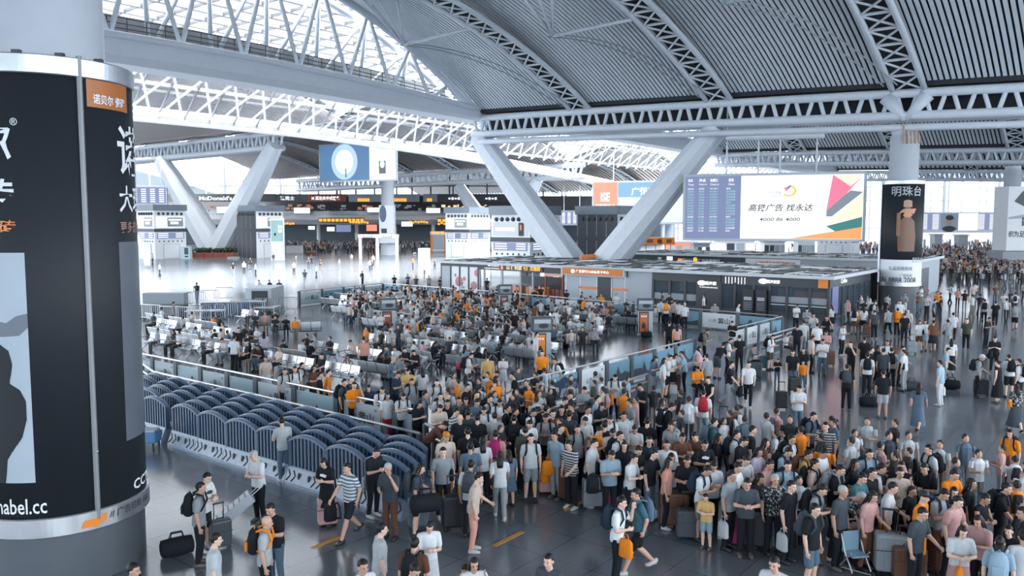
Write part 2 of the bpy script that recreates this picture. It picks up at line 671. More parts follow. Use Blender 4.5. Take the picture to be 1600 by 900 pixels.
def truss(pa, pb, label, depth=1.75, r=0.36, n_bay=24, back=1.7, z=None, cut=None, group='horizontal roof trusses'):
    """box truss from pa to pb (points on the bottom chord): two top chords, two bottom chords, zigzag braces"""
    pa, pb = Vector(pa), Vector(pb)
    d = (pb - pa)
    side = Vector((-d.y, d.x, 0)).normalized()
    if side.y < 0:
        side = -side
    t = thing('roof_truss', label, 'roof truss', pa, group=group)

    def P(s_, top, bk=0):
        q = (pb - pa) * s_
        if z:
            q.z = z(s_) - pa.z
        return q + Vector((0, 0, depth if top else 0)) + side * (back * bk)
    N = 20
    for top in (1, 0):
        for bk in (0, 1):
            m_ = MB()
            m_.tube([P(j / N, top, bk) for j in range(N + 1)], r, n=10)
            m_.build('top_chord' if top else 'bottom_chord', STEEL, t, True)
    m_ = MB()
    for bk in (0, 1):
        for j in range(n_bay):
            a, m2, b = j / n_bay, (j + 0.5) / n_bay, (j + 1) / n_bay
            e = 0.12 / n_bay
            m_.tube([P(a + e, 1, bk), P(m2 - e, 0, bk)], r * 0.5, n=6)
            m_.tube([P(m2 + e, 0, bk), P(b - e, 1, bk)], r * 0.5, n=6)
    for j in range(n_bay + 1):
        m_.tube([P(j / n_bay, 0, 0), P(j / n_bay, 0, 1)], r * 0.35, n=5)
    m_.build('bracing', STEEL, t, True)
    return t


def ztruss(u):
    return zbase(-u if u > 0 else u) - 1.95


def truss_run(v, label, u0=0.6, u1=-92, n=34, dz=0.0):
    return truss(L(u0, v, ztruss(u0) + dz), L(u1, v, ztruss(u1) + dz), label, z=lambda s_: ztruss(u0 + (u1 - u0) * s_) + dz, n_bay=n)


truss_run(0, 'long white tube truss under the near vault, meeting the round liquor pillar', n=46)
truss_run(65, 'white tube truss behind the hanging billboard', n=46)
truss_run(130, 'farthest white tube truss of the concourse, seen above the crowd', n=46)

# eave tubes hanging below the main truss
t = thing('eave_tube', 'pair of thick white tubes slung under the main truss', 'pipe', L(0, -1.2, 0))
for (ua, ub, dv, dz, r_) in ((-1, -84, -0.9, -1.0, 0.28), (-30, -38.5, -0.4, -1.35, 0.30)):
    m_ = MB()
    m_.tube([L(ua + (ub - ua) * j / 16, dv, ztruss(ua + (ub - ua) * j / 16) + dz) - L(0, -1.2, 0) for j in range(17)], r_, n=8)
    m_.build('tube', STEEL, t, True)

# ---------------------------------------------------------------- skylight beam with walkway, arch and struts
def zbeam(v):
    return 18.7 + 1.1 * math.sin(min(1, -v / 65 if v < 0 else v / 65) * math.pi)


def skybeam(u, v0, v1, label, r=1.0, side=1):
    t = thing('skylight_beam', label, 'roof beam', L(u, v0, 0))
    org = L(u, v0, 0)
    m_ = MB()
    N = 24
    vs, fs = [], []
    for j in range(N + 1):
        s_ = j / N
        v = v0 + (v1 - v0) * s_
        th = 0.65 + 0.75 * math.sin(math.pi * s_)
        prof = [(-0.7, 0.55), (-0.9, 0.1), (-0.95, -th * 0.6), (-0.4, -th), (1.6, -th - 0.1), (2.2, -th * 0.7), (2.2, 0.3), (1.2, 0.55)]
        for (a, z) in prof:
            vs.append(L(u + a * side, v, zbeam(v) + z) - org)
    n = 8
    for j in range(N):
        for k in range(n):
            k2 = (k + 1) % n
            fs.append((j * n + k, j * n + k2, (j + 1) * n + k2, (j + 1) * n + k))
    fs += [tuple(range(n)), tuple(N * n + k for k in range(n))]
    m_.add(vs, fs)
    m_.build('box_girder', STEEL, t)
    m_ = MB()
    for j in range(N):
        v = v0 + (v1 - v0) * (j + 0.5) / N
    m_.tube([L(u - 0.75 * side, v0 + (v1 - v0) * j / N, zbeam(v0 + (v1 - v0) * j / N) + 0.62) - org for j in range(N + 1)], 0.30, n=8)
    m_.build('edge_tube', STEEL, t, True)
    return t


skybeam(0, 1.0, -66, 'heavy white box girder along the near edge of the skylight')
skybeam(0, 66, 1.5, 'white box girder along the skylight beyond the main truss')
skybeam(0, 131, 67, 'distant white box girder along the skylight')

t = thing('maintenance_walkway', 'dark maintenance walkway with railing on top of the skylight girder', 'walkway', L(1.2, 0, 0))
org = L(1.2, 0, 0)
m_ = MB()
for j in range(26):
    va, vb = -2.0 - j * 2.4, -2.0 - (j + 1) * 2.4
    za, zb = zbeam(va) + 0.6, zbeam(vb) + 0.6
    m_.quad(L(0.6, va, za) - org, L(0.6, vb, zb) - org, L(5.2, vb, zb) - org, L(5.2, va, za) - org)
    m_.quad(L(4.6, va, za) - org, L(4.6, vb, zb) - org, L(4.6, vb, zb + 2.7) - org, L(4.6, va, za + 2.7) - org)
m_.build('deck', DARK, t)
m_ = MB()
for j in range(42):
    v = -2.0 - j * 1.5
    z = zbeam(v) + 0.6
    z2 = zbeam(v - 1.5) + 0.6
    m_.span(L(0.2, v, z) - org, L(0.2, v, z + 1.5) - org, 0.06, 0.06)
    for h in (0.75, 1.1, 1.5):
        m_.span(L(0.2, v, z + h) - org, L(0.2, v - 1.5, z2 + h) - org, 0.06, 0.06)
m_.build('railing', DARK, t)

# arch tube and triangulated struts at the end of the near vault
def edge_arch(v0, v1, label, du=0.0):
    t = thing('edge_arch', label, 'roof arch', L(0, v0, 0))
    org = L(0, v0, 0)
    vm, hv = (v0 + v1) / 2, abs(v1 - v0) / 2

    def za(v):
        return 18.9 + (RISE + 2.3) * arch(1 - abs(v - vm) / hv)
    sg = 1 if v1 > v0 else -1
    N = 30
    for (dd, r_) in ((0.0, 0.42), (1.6, 0.34)):
        m_ = MB()
        m_.tube([L(dd, v0 + (v1 - v0) * j / N, za(v0 + (v1 - v0) * j / N) - 0.15 * dd) - org for j in range(N + 1)], r_, n=10)
        m_.build('arch_tube', STEEL, t, True)
    k = 11
    sp_ = abs(v1 - v0) / (k + 0.6)
    for j in range(k):
        vt = v0 + sg * sp_ * (j + 0.8)
        if j >= k:
            continue
        for s_ in (-0.5, 0.5):
            vb = vt + sg * sp_ * s_
            m_ = MB()
            zt = za(vt) - 0.3
            m_.tube([L(0.1, vb, zbeam(vb) + 0.6) - org, L(0.3, vt + s_ * 0.5 * sg, zt) - org], 0.2, n=8)
            m_.tube([L(5.0, vb, zbeam(vb) + 0.6) - org, L(0.9, vt + s_ * 0.5 * sg, zt) - org], 0.2, n=8)
            m_.build('strut', STEEL, t, True)
    return t


edge_arch(0, -65, 'white tube arch with slanting struts closing the near vault at the skylight')
edge_arch(1.5, 65, 'white tube arch with struts at the skylight edge beyond the main truss')
edge_arch(66, 130, 'distant white tube arch with struts along the skylight')

# stabilising struts under the near vault
for i, (u, v, ur) in enumerate(((-6.5, -17.5, -14), (-21.5, -15.5, -29), (-37, -17, -44.8))):
    t = thing('vault_brace', 'branching white brace with long side strut under the near vault, %s from the skylight' % ORD[i], 'roof brace', L(u, v, 0), group='branching braces of the near vault')
    org = L(u, v, 0)

    def zc(uu, vv):
        return zbase(uu) + 0.5 + RISE * arch(1 - abs(vv + 32.5) / 32.5)
    z0 = zc(u, v) - 2.6
    for (du, dv) in ((-1.6, -2.4), (1.6, -2.4), (-1.0, -4.4), (1.0, -4.4)):
        m_ = MB()
        m_.tube([L(u, v, z0) - org, L(u + du, v + dv, zc(u + du, v + dv)) - org], 0.13, n=6)
        m_.build('strut', STEEL, t, True)
    m_ = MB()
    m_.tube([L(u, v, z0) - org, L(ur + 1, v + 2.0, zc(ur, v + 2.0) - 1.0) - org], 0.15, n=6)
    m_.build('side_strut', STEEL, t, True)
    m_ = MB()
    for s_ in (-0.5, 0.5):
        m_.tube([L(u + s_ - 6.8 * q / 8, v + (-v - 1.5) * q / 8, z0 + (zbase(u) - z0) * (q / 8) ** 1.25 + 0.9 * math.sin(q / 8 * 3.14)) - org for q in range(9)], 0.05, n=5)
    m_.build('cable', STEEL2, t)

# ---------------------------------------------------------------- skylight glazing
def zglass(u):
    q = (u - 1.5) / 38.0
    return 28.9 - (8.8 * min(1.0, (q - 0.68) / 0.32) ** 1.5 if q > 0.68 else 0.0)


NU, V0, V1 = 11, -70, 200
m_ = MB()
vs, fs = [], []
us = [1.5 + 38.0 * i / NU for i in range(NU + 1)]
vl = [V0 + (V1 - V0) * j / 30 for j in range(31)]
for v in vl:
    for u in us:
        vs.append(L(u, v, zglass(u) + 0.12))
for j in range(30):
    for i in range(NU):
        a = j * (NU + 1) + i
        fs.append((a, a + 1, a + NU + 2, a + NU + 1))
m_.add(vs, fs)
o = m_.build('window_1', SKYGLASS)
tag(o, 'long arched glass skylight between the two halls', kind='structure')
m_ = MB()
for u in us:
    m_.span(L(u, V0, zglass(u)), L(u, V1, zglass(u)), 0.30, 0.5)
    m_.span(L(u + 0.75, V0, zglass(u + 0.75)), L(u + 0.75, V1, zglass(u + 0.75)), 0.16, 0.3)
MULL = mat('mullion_grey', (0.16, 0.17, 0.19), 0.5)
m_.build('glazing_bars', MULL, o)
m_ = MB()
v = V0
while v < V1:
    for i in range(NU):
        m_.span(L(us[i], v, zglass(us[i])), L(us[i + 1], v, zglass(us[i + 1])), 0.17, 0.3)
    v += 3.6
m_.build('cross_bars', MULL, o)
# diagonal white lattice under the glass along the far side
t = thing('skylight_lattice', 'white diagonal tube lattice beneath the far slope of the skylight', 'roof lattice', L(40, 0, 0))
org = L(40, 0, 0)


def zl(q):
    return zglass(39.5 - 11 * q) - 0.7


m_ = MB()
for j in range(-16, 34):
    v = j * 4.2
    for s_ in (1, -1):
        pts = []
        for q in range(5):
            f = q / 4
            pts.append(L(39.5 - 11 * f, v + s_ * 8.4 * f, zl(f)) - org)
        m_.tube(pts, 0.16, n=5)
m_.build('lattice_tubes', WHITE, t)
m_ = MB()
for f in (0.5, 1.0):
    m_.tube([L(39.5 - 11 * f, V0, zl(f)) - org, L(39.5 - 11 * f, V1, zl(f)) - org], 0.12, n=5)
m_.build('purlins', WHITE, t)
# far edge girder: thick white tube, arching down
t = thing('skylight_girder', 'thick white tube girder along the far edge of the skylight', 'roof beam', L(40, 0, 0))
for (du, r_, dz) in ((0, 0.62, 0), (1.6, 0.45, 1.1)):
    m_ = MB()
    pts = []
    for j in range(26):
        v = -55 + j * 7.2
        z = 19.3 - (max(0, v) / 86) ** 1.5 * 3.6 + 0.6 * math.cos(v / 60)
        pts.append(L(40 + du, v, z + dz) - org)
    m_.tube(pts, r_, n=10)
    m_.build('tube', WHITE, t, True)

# ---------------------------------------------------------------- branching legs
def leg(t, base, top, r0, r1, side):
    """tapered two-flange leg"""
    base, top = Vector(base), Vector(top)
    d = (top - base).normalized()
    s_ = Vector((0, 0, 1)).cross(d)
    if s_.length < 0.01:
        s_ = Vector((1, 0, 0))
    s_.normalize()
    n_ = d.cross(s_)
    m_ = MB()
    prof = [(-1, 0.30), (-0.75, 0.55), (-0.1, 0.34), (0.1, 0.34), (0.75, 0.55), (1, 0.30), (1, -0.25), (0.4, -0.62), (-0.4, -0.62), (-1, -0.25)]
    vs, fs = [], []
    K = [(0, r0 * 0.8), (0.10, r0), (0.4, r0 * 0.98), (0.75, (r0 + r1) / 2), (1.0, r1)]
    for (f, r_) in K:
        c = base.lerp(top, f)
        for (a, b) in prof:
            vs.append(c + side * (a * r_) + side.cross(d) * (b * r_))
    n = len(prof)
    for j in range(len(K) - 1):
        for k in range(n):
            k2 = (k + 1) % n
            fs.append((j * n + k, j * n + k2, (j + 1) * n + k2, (j + 1) * n + k))
    fs += [tuple(range(n)), tuple((len(K) - 1) * n + k for k in range(n))]
    m_.add(vs, fs)
    m_.build('leg', STEEL, t)


def vee(base, tops, label, r0=1.25, r1=0.7, rz=AX):
    base = Vector(base)
    t = thing('branching_column', label, 'column', base, group=None)
    for tp in tops:
        for off in (-0.9, 0.9):
            b0 = BX * off
            d = (Vector(tp) - base)
            leg(t, b0, d + BX * off * 0.5, r0 * 0.62, r1 * 0.62, (d.normalized().cross(BX)).normalized())
    return t


vee(L(-14.5, 0.8, 0), [L(0.4, 0.8, ztruss(0) - 0.2), L(-28.6, 0.8, ztruss(-28.6) - 0.2)], 'huge white V-shaped column rising behind the kiosks to the main truss', r0=2.1, r1=1.35)
vb = Wz(340, 400)
vee(vb, [Dy(252, 250, vb.y + 8), Dy(430, 226, vb.y - 10)], 'huge white V-shaped column standing in a planter in the opposite hall', r0=3.6, r1=2.1)
v2 = Dy(782, 380, 191)
vee(Vector((v2.x, v2.y, 0)), [Dy(717, 290, 199), Dy(840, 280, 184)], 'distant white V-shaped column behind the information kiosks', r0=2.8, r1=1.7)

def far_truss(a, b, label, dep=2.6):
    return truss(a, b, label, depth=dep, r=0.55, n_bay=26, back=2.0)


p1, p2 = Dy(252, 247, vb.y + 8), Dy(430, 230, vb.y - 10)
dd = (p2 - p1)
far_truss(p1 - dd * 0.7, p2, 'white tube truss on the V-shaped column of the opposite hall')
p3 = Dy(465, 297, 238)
far_truss(p3, Dy(905, 276, 177), 'white tube truss crossing the opposite hall behind the shining board')

# ---------------------------------------------------------------- round pillars with advertising drums
def pillar(x, y, name, label, top, n=48, rr=1.07):
    m_ = MB()
    m_.lathe([(rr + 0.25, 0), (rr + 0.25, 0.0), (rr + 0.2, 2.0), (rr, 2.0), (rr, top - 0.6), (rr - 0.1, top - 0.6), (rr - 0.1, top)], (0, 0, 0), n=n)
    o = m_.build(name, STEEL, None, True)
    o.location = (x, y, 0)
    o.data.polygons.foreach_set('use_smooth', [True] * len(o.data.polygons))
    return tag(o, label, 'pillar', kind='structure')


PX, PY, PR = -9.1, 16.1, 1.54
o = pillar(PX, PY, 'pillar_near', 'thick round pillar filling the corner beside the concourse', 18.5, 96)


def cyl_theta(cx, cy, r, px, py):
    """angle and height where the sight line meets the drum"""
    d = ray(px, py)
    a = d.x * d.x + d.y * d.y
    b = -2 * (d.x * cx + d.y * cy)
    c = cx * cx + cy * cy - r * r
    q = b * b - 4 * a * c
    s_ = (-b - math.sqrt(max(0, q))) / (2 * a)
    x, y = d.x * s_, d.y * s_
    return math.atan2(y - cy, x - cx), CAMH + d.z * s_


def drum(x, y, r, z0, z1, label, rings, posters, lo_wrap, n=96):
    t = thing('advertising_drum', label, 'advertising drum', (x, y, 0))
    m_ = MB()
    m_.lathe([(r - 0.12, z0 + 0.3), (r, z0 + 0.3), (r, z1 - 0.3), (r - 0.12, z1 - 0.3)], n=n)
    m_.build('poster_wrap', POSTK, t, True)
    for (za, zb) in rings:
        m_ = MB()
        m_.lathe([(r - 0.45, za), (r + 0.03, za), (r + 0.05, za + 0.02), (r + 0.05, zb - 0.02), (r + 0.03, zb), (r - 0.45, zb)], n=n)
        o = m_.build('steel_ring', BRUSH, t)
        m_ = MB()
    if lo_wrap:
        m_ = MB()
        m_.lathe([(r - 0.05, 0.0), (r - 0.05, z0 + 0.02)], n=n)
        m_.build('lower_cladding', BEIGE, t, True)
    return t


def on_drum(t, r, body, th0, th1, z0, z1, m, name='lettering', bold=0.0, lift=0.012):
    vs, fs, tw, thh = text_mesh(body, 0.0, bold)
    o = MB()
    o.add([Vector(((r + lift) * math.cos(th0 + (th1 - th0) * v.x / tw), (r + lift) * math.sin(th0 + (th1 - th0) * v.x / tw), z0 + (z1 - z0) * v.y / thh)) for v in vs], fs)
    return o.build(name, m, t)


def patch(t, r, th0, th1, z0, z1, m, name, lift=0.006, n=24, shape=None):
    o = MB()
    if shape is None:
        vs = []
        for i in range(n + 1):
            a = th0 + (th1 - th0) * i / n
            vs += [((r + lift) * math.cos(a), (r + lift) * math.sin(a), z0), ((r + lift) * math.cos(a), (r + lift) * math.sin(a), z1)]
        o.add(vs, [(2 * i, 2 * i + 2, 2 * i + 3, 2 * i + 1) for i in range(n)])
    else:
        def cuts(s_):
            c_ = []
            for a, b in zip(shape, shape[1:] + shape[:1]):
                if (a[0] <= s_) != (b[0] <= s_):
                    c_.append(a[1] + (b[1] - a[1]) * (s_ - a[0]) / (b[0] - a[0]))
            return sorted(c_)
        x0, x1 = min(p[0] for p in shape), max(p[0] for p in shape)
        N = 60
        for i in range(N):
            sa, sb = x0 + (x1 - x0) * (i + 0.001) / N, x0 + (x1 - x0) * (i + 0.999) / N
            ca, cb = cuts(sa), cuts(sb)
            if len(ca) != len(cb):
                cm_ = cuts((sa + sb) / 2)
                ca = cb = cm_
            for k in range(0, len(ca) - 1, 2):
                vs = []
                for (s_, zz) in ((sa, ca[k]), (sb, cb[k]), (sb, cb[k + 1]), (sa, ca[k + 1])):
                    th = th0 + (th1 - th0) * s_
                    vs.append(((r + lift) * math.cos(th), (r + lift) * math.sin(th), z0 + (z1 - z0) * zz))
                o.add(vs, [(0, 1, 2, 3)])
    return o.build(name, m, t)


ZT, ZB = cyl_theta(PX, PY, PR, 20, 82)[1], cyl_theta(PX, PY, PR, 20, 843)[1]
ZR1, ZR2 = cyl_theta(PX, PY, PR, 20, 113)[1], cyl_theta(PX, PY, PR, 20, 812)[1]
t = drum(PX, PY, PR, ZB, ZT, 'giant black tile advertisement wrapped around the pillar beside the concourse', [(ZR1, ZT), (ZB, ZR2)], None, True)


def cth(px, py=345):
    return cyl_theta(PX, PY, PR, px, py)


def zat(px, py):
    return cyl_theta(PX, PY, PR, px, py)[1]


# steel strip between the panels
th = (cth(133)[0])
m_ = MB()
vs = []
for q in range(9):
    a = th - 0.034 + 0.068 * q / 8
    rr_ = PR + 0.02 + 0.05 * math.sin(q / 8 * math.pi)
    vs += [(rr_ * math.cos(a), rr_ * math.sin(a), ZB + 0.2), (rr_ * math.cos(a), rr_ * math.sin(a), ZT + 0.04)]
m_.add(vs, [(2 * i, 2 * i + 2, 2 * i + 3, 2 * i + 1) for i in range(8)])
m_.build('cover_strip', mat('strip_grey', (0.24, 0.26, 0.28), 0.4, 0.2, noise=0.1, nscale=4), t, True)
m_ = MB()
m_.ball(((PR + 0.08) * math.cos(th), (PR + 0.08) * math.sin(th), zat(152, 703)), 0.03)
m_.build('bolt', CHROME, t)


def drum_text(px0, px1, py0, py1, s_, m, bold=0.0, name='lettering'):
    pm = (py0 + py1) / 2
    a0, z1 = cyl_theta(PX, PY, PR, px0, py0)
    a1, _ = cyl_theta(PX, PY, PR, px1, pm)
    _, z0 = cyl_theta(PX, PY, PR, px0, py1)
    return on_drum(t, PR, s_, cyl_theta(PX, PY, PR, px0, pm)[0], a1, z0, z1, m, name, bold)


drum_text(-62, 17, 188, 262, '贝尔', PRINTW, 0.02)
drum_text(15, 27, 184, 196, '®', PRINTW, 0.0)
drum_text(-58, 22, 280, 330, '瓷砖', PRINTW, 0.02)
drum_text(-25, 25, 344, 364, '瓷砖', PRINTO, 0.01)
on_drum(t, PR, 'www.nabel.cc', cth(-62)[0], cth(52)[0], zat(25, 804), zat(25, 780), PRINTW, bold=0.01)
a0, z1 = cth(134, 128)
a1 = cth(197, 150)[0]
patch(t, PR, a0, a1, zat(150, 168), zat(150, 124), mat('drum_orange', (0.42, 0.13, 0.02), 0.4), 'orange_label')
drum_text(145, 193, 146, 162, '诺贝尔 瓷砖', PRINTW, 0.02)
a0 = cth(187, 345)[0]
for (s_, ya, yb, m__) in (('诺贝尔瓷砖', 196, 275, PRINTW), ('大理石瓷砖', 290, 332, PRINTW), ('更多选择', 346, 364, mat('dull_print', (0.35, 0.2, 0.16), 0.5))):
    hh = zat(195, ya) - zat(195, yb)
    ln = len(s_)
    on_drum(t, PR, s_, a0, a0 + hh * 0.97 * ln / PR, zat(195, yb), zat(195, ya), m__, 'lettering', 0.015)
# marble picture with a seated figure on the left panel
MARBLE = mat('marble_print', (0.42, 0.50, 0.57), 0.5, noise=0.12, nscale=1.2)
ma, mb_ = cth(-66, 575)[0], cth(47, 575)[0]
zz0, zz1 = zat(20, 755), zat(20, 395)
patch(t, PR, ma, mb_, zz0, zz1, MARBLE, 'picture')
patch(t, PR, ma, mb_, zz0, zz1, mat('rock_print', (0.16, 0.19, 0.23), 0.5), 'picture_rock', 0.009, shape=[(0, 0.74), (0.55, 0.72), (0.8, 0.70), (0.9, 0.73), (1, 0.74), (1, 0.68), (0.92, 0.645), (0.75, 0.64), (0.4, 0.66), (0, 0.66)])
SIL = [(0.0, 0.0), (0.72, 0.0), (0.74, 0.10), (0.80, 0.14), (0.90, 0.20), (0.95, 0.28), (0.95, 0.36), (0.90, 0.41), (0.80, 0.44), (0.82, 0.47), (0.84, 0.52), (0.81, 0.58), (0.72, 0.61), (0.62, 0.61), (0.53, 0.58), (0.50, 0.50), (0.40, 0.44), (0.2, 0.40), (0.0, 0.38)]
patch(t, PR, ma, mb_, zz0, zz1, POSTK, 'picture_silhouette', 0.010, shape=SIL)
a2 = cth(190, 500)[0]
patch(t, PR, a2, a2 + 0.7, zat(195, 690), zat(195, 378), mat('rock_print2', (0.10, 0.12, 0.15), 0.4, noise=0.3, nscale=1.5), 'picture')
a3 = cth(208, 750)[0]
on_drum(t, PR, 'CCTV', a3, a3 + 0.62, zat(212, 764), zat(212, 748), PRINTW, bold=0.02)
on_drum(t, PR + 0.05, '// 广告招租 168', cth(170, 818)[0], cth(226, 800)[0], ZB + 0.14, ZB + 0.30, DARK, bold=0.01)
patch(t, PR + 0.05, cth(126, 820)[0], cth(165, 820)[0], ZB + 0.06, ZB + 0.27, ORANGE, 'orange_tape', 0.006, shape=[(0, 0.1), (0.1, 0.75), (0.55, 0.8), (0.68, 1.0), (1, 1.05), (1, 0.4), (0.8, 0.3), (0.6, 0), (0.35, 0.1)])
m_ = MB()
for px in (25, 95, 157):
    a = cth(px, 100)[0]
    m_.box((PR * 0.97 * math.cos(a), PR * 0.97 * math.sin(a), ZT + 0.03), (0.14, 0.1, 0.06))
m_.build('clamp', DARK, t)

# pillar beside the kiosk block
QX, QY = Dy(1409, 345, 65).x, 65.0
o = pillar(QX, QY, 'pillar_middle', 'round pillar carrying the liquor advertisement beside the kiosk block', zbase(-45) - 3.0)
t = drum(QX, QY, 1.55, 1.75, 10.05, 'round dark liquor advertisement on the pillar beside the kiosk block', [(9.75, 10.05), (1.75, 2.1)], None, True, 64)
m_ = MB()
m_.lathe([(1.56, 2.1), (1.56, 3.85)], n=64)
m_.build('white_panel', PRINTW, t, True)


def c2(px, py=345):
    return cyl_theta(QX, QY, 1.56, px, py)


def q_text(px0, px1, py0, py1, s_, m, bold=0.0, lift=0.02):
    on_drum(t, 1.56, s_, c2(px0)[0], c2(px1)[0], c2(px0, py1)[1], c2(px0, py0)[1], m, bold=bold, lift=lift)


q_text(1392, 1437, 291, 307, '明珠台', PRINTG, 0.01)
q_text(1377, 1428, 401, 409, '贵州明珠台酒业集团', PRINTG, 0.01)
q_text(1392, 1428, 416, 422, '礼品招商热线', INK)
q_text(1409, 1428, 428, 433, '广告招商', INK)
q_text(1380, 1434, 432, 441, '186 8888 2008', INK, 0.01)
BOT = mat('bottle_brown', (0.16, 0.07, 0.035), 0.3)
bth0, bth1 = c2(1403)[0], c2(1431)[0]
bz0, bz1 = c2(1410, 393)[1], c2(1410, 312)[1]
patch(t, 1.56, bth0, bth1, bz0, bz1, BOT, 'bottle_picture', 0.015, shape=[(0.04, 0), (0.96, 0), (1.0, 0.30), (0.90, 0.58), (0.70, 0.66), (0.30, 0.66), (0.10, 0.58), (0.0, 0.30)])
patch(t, 1.56, bth0, bth1, bz0, bz1, BOT, 'bottle_neck_picture', 0.016, shape=[(0.30, 0.62), (0.70, 0.62), (0.66, 0.86), (0.34, 0.86)])
patch(t, 1.56, bth0, bth1, bz0, bz1, mat('cap_tan', (0.45, 0.26, 0.17), 0.4), 'bottle_cap_picture', 0.017, shape=[(0.26, 0.86), (0.74, 0.86), (0.72, 0.98), (0.5, 1.0), (0.28, 0.98)])
RIB = mat('ribbon_tan', (0.62, 0.27, 0.14), 0.4)
patch(t, 1.56, bth0, bth1, bz0, bz1, RIB, 'ribbon_picture', 0.02, shape=[(0.02, 0.74), (0.25, 0.82), (0.98, 0.83), (0.85, 0.72), (0.5, 0.76)])
patch(t, 1.56, bth0, bth1, bz0, bz1, RIB, 'ribbon_fan_picture', 0.022, shape=[(0.25, 0.70), (0.38, 0.66), (0.62, 0.66), (0.78, 0.70), (0.6, 0.78), (0.4, 0.78)])
patch(t, 1.56, bth0 - 0.06, bth0 + 0.12, bz0 + 1.2, bz0 + 3.0, mat('tassel_tan', (0.30, 0.14, 0.07), 0.4), 'tassel_picture', 0.02)
m_ = MB()
for a in (c2(1377)[0], ):
    m_.tube([(1.62 * math.cos(a), 1.62 * math.sin(a), 2.0), (1.62 * math.cos(a), 1.62 * math.sin(a), 10.0)], 0.1)
m_.build('cover_strip', BRUSH, t)
m_ = MB()
for k in range(5):
    m_.tube([(-0.6 + 0.3 * k, -1.1, zbase(-45) - 4.2), (-0.6 + 0.28 * k, -0.9, zbase(-45) - 2.6)], 0.07)
m_.build('pipe', mat('rusty_pipe', (0.45, 0.28, 0.2), 0.5), t)
# cap funnels joining pillar to truss
t = thing('truss_bearing', 'white flared bearing between the liquor pillar and the truss', 'roof bearing', (QX, QY, 0))
for s_ in (-1, 1):
    m_ = MB()
    p0 = Vector((0, 0, zbase(-45) - 2.3))
    p1_ = AX * (s_ * 1.5) + Vector((0, 0, zbase(-45) - 0.4))
    m_.tube([p0, p1_], 0.5, radii=[0.28, 0.6], n=10)
    m_.build('funnel', STEEL, t, True)

# far pillar with the shoe poster
RX, RY = Dy(1579, 345, 116).x, 116.0
o = pillar(RX, RY, 'pillar_far', 'distant round pillar with the running shoe poster', zbase(-45) - 2.5, rr=1.1)
t = thing('shoe_poster_box', 'white poster box with a running shoe on the distant pillar', 'poster box', (RX, RY, 0))
m_ = MB()
m_.box((0, -0.4, 7.2), (3.5, 3.4, 9.0), WHITE, bev=0.05)
m_.box((0, -0.1, 2.0), (4.1, 3.6, 1.3), GREY, bev=0.05)
m_.build('box_body', None, t)
m_ = MB()
SH = mat('shoe_print', (0.06, 0.08, 0.10), 0.5)
m_.poly([(-0.9, -2.13, 9.6), (0.2, -2.13, 11.0), (1.0, -2.13, 11.2), (1.25, -2.13, 10.4), (1.5, -2.13, 8.8), (1.2, -2.13, 8.2), (0.5, -2.13, 8.9)], SH)
m_.poly([(-1.6, -2.13, 7.4), (1.6, -2.13, 8.0), (1.6, -2.13, 7.3), (-1.6, -2.13, 7.15)], PRINTG)
m_.poly([(0.3, -2.14, 6.2), (1.6, -2.14, 6.2), (1.6, -2.14, 7.4), (0.3, -2.14, 7.4)], SH)
words_on(m_, '织为足尖', (-1.5, -2.12, 4.6), (1, 0, 0), (0, 0, 1), w=3.0, h=0.9, m=INK, bold=0.02)
words_on(m_, 'ALL', (0.4, -2.16, 6.8), (1, 0, 0), (0, 0, 1), h=0.35, m=PRINTW)
words_on(m_, 'GOOD', (0.4, -2.16, 6.35), (1, 0, 0), (0, 0, 1), h=0.3, m=ORANGE)
m_.build('poster', None, t)
m_ = MB()
for s_ in (-1.2, 1.2):
    m_.ball((s_, -1.4, 14.0 - 2.3), (0.01, 0.01, 0.01))
# another far white pillar in the opposite hall, with posters
SX = Dy(606, 345, 165).x
o = pillar(SX, 165, 'pillar_across', 'slim white pillar under the shining board in the opposite hall', 15.6, rr=1.3)
t = thing('pillar_poster_box', 'white poster box with a round blue picture on the slim pillar', 'poster box', (SX, 165, 0))
m_ = MB()
m_.box((0, -0.6, 6.2), (3.0, 2.4, 7.6), WHITE, bev=0.05)
m_.build('box_body', None, t)
m_ = MB()
m_.ball((-0.7, -1.83, 8.3), (0.7, 0.03, 1.7), GLOWD, n=16)
m_.box((-0.5, -1.83, 4.9), (1.1, 0.04, 0.9), DARK)
words_on(m_, '拧不凉', (-1.2, -1.82, 3.4), (1, 0, 0), (0, 0, 1), w=2.2, h=0.8, m=INK)
m_.build('poster', None, t)

# ================================================================ far walls and gallery
UPZ = Vector((0, 0, 1))
XW = Vector((1, 0, 0))


def zpix(py, Y):
    return Dy(800, py, Y).z


def xpix(px, Y):
    return Dy(px, 345, Y).x


# glazed end walls
def curtain(name, label, a, b, top, step=6.0, hs=(4.5, 9, 13.5, 18)):
    a, b = Vector(a), Vector(b)
    m_ = MB()
    m_.quad(a, b, b + UPZ * top, a + UPZ * top)
    o = tag(m_.build(name, FARGLASS), label, kind='structure')
    m_ = MB()
    n = int((b - a).length / step)
    for i in range(n + 1):
        p = a.lerp(b, i / n)
        m_.span(p, p + UPZ * top, 0.42, 0.5)
        if i % 3 == 0:
            q = p + (b - a).normalized() * 1.2
            m_.tube([p + Vector((0, -1, 0)), p + Vector((0, -1, top))], 0.28, n=6)
            m_.tube([q + Vector((0, -1, 0)), q + Vector((0, -1, top))], 0.28, n=6)
    for h in hs:
        m_.span(a + UPZ * h, b + UPZ * h, 0.3, 0.4)
    m_.build('mullions', MULL, o)
    return o


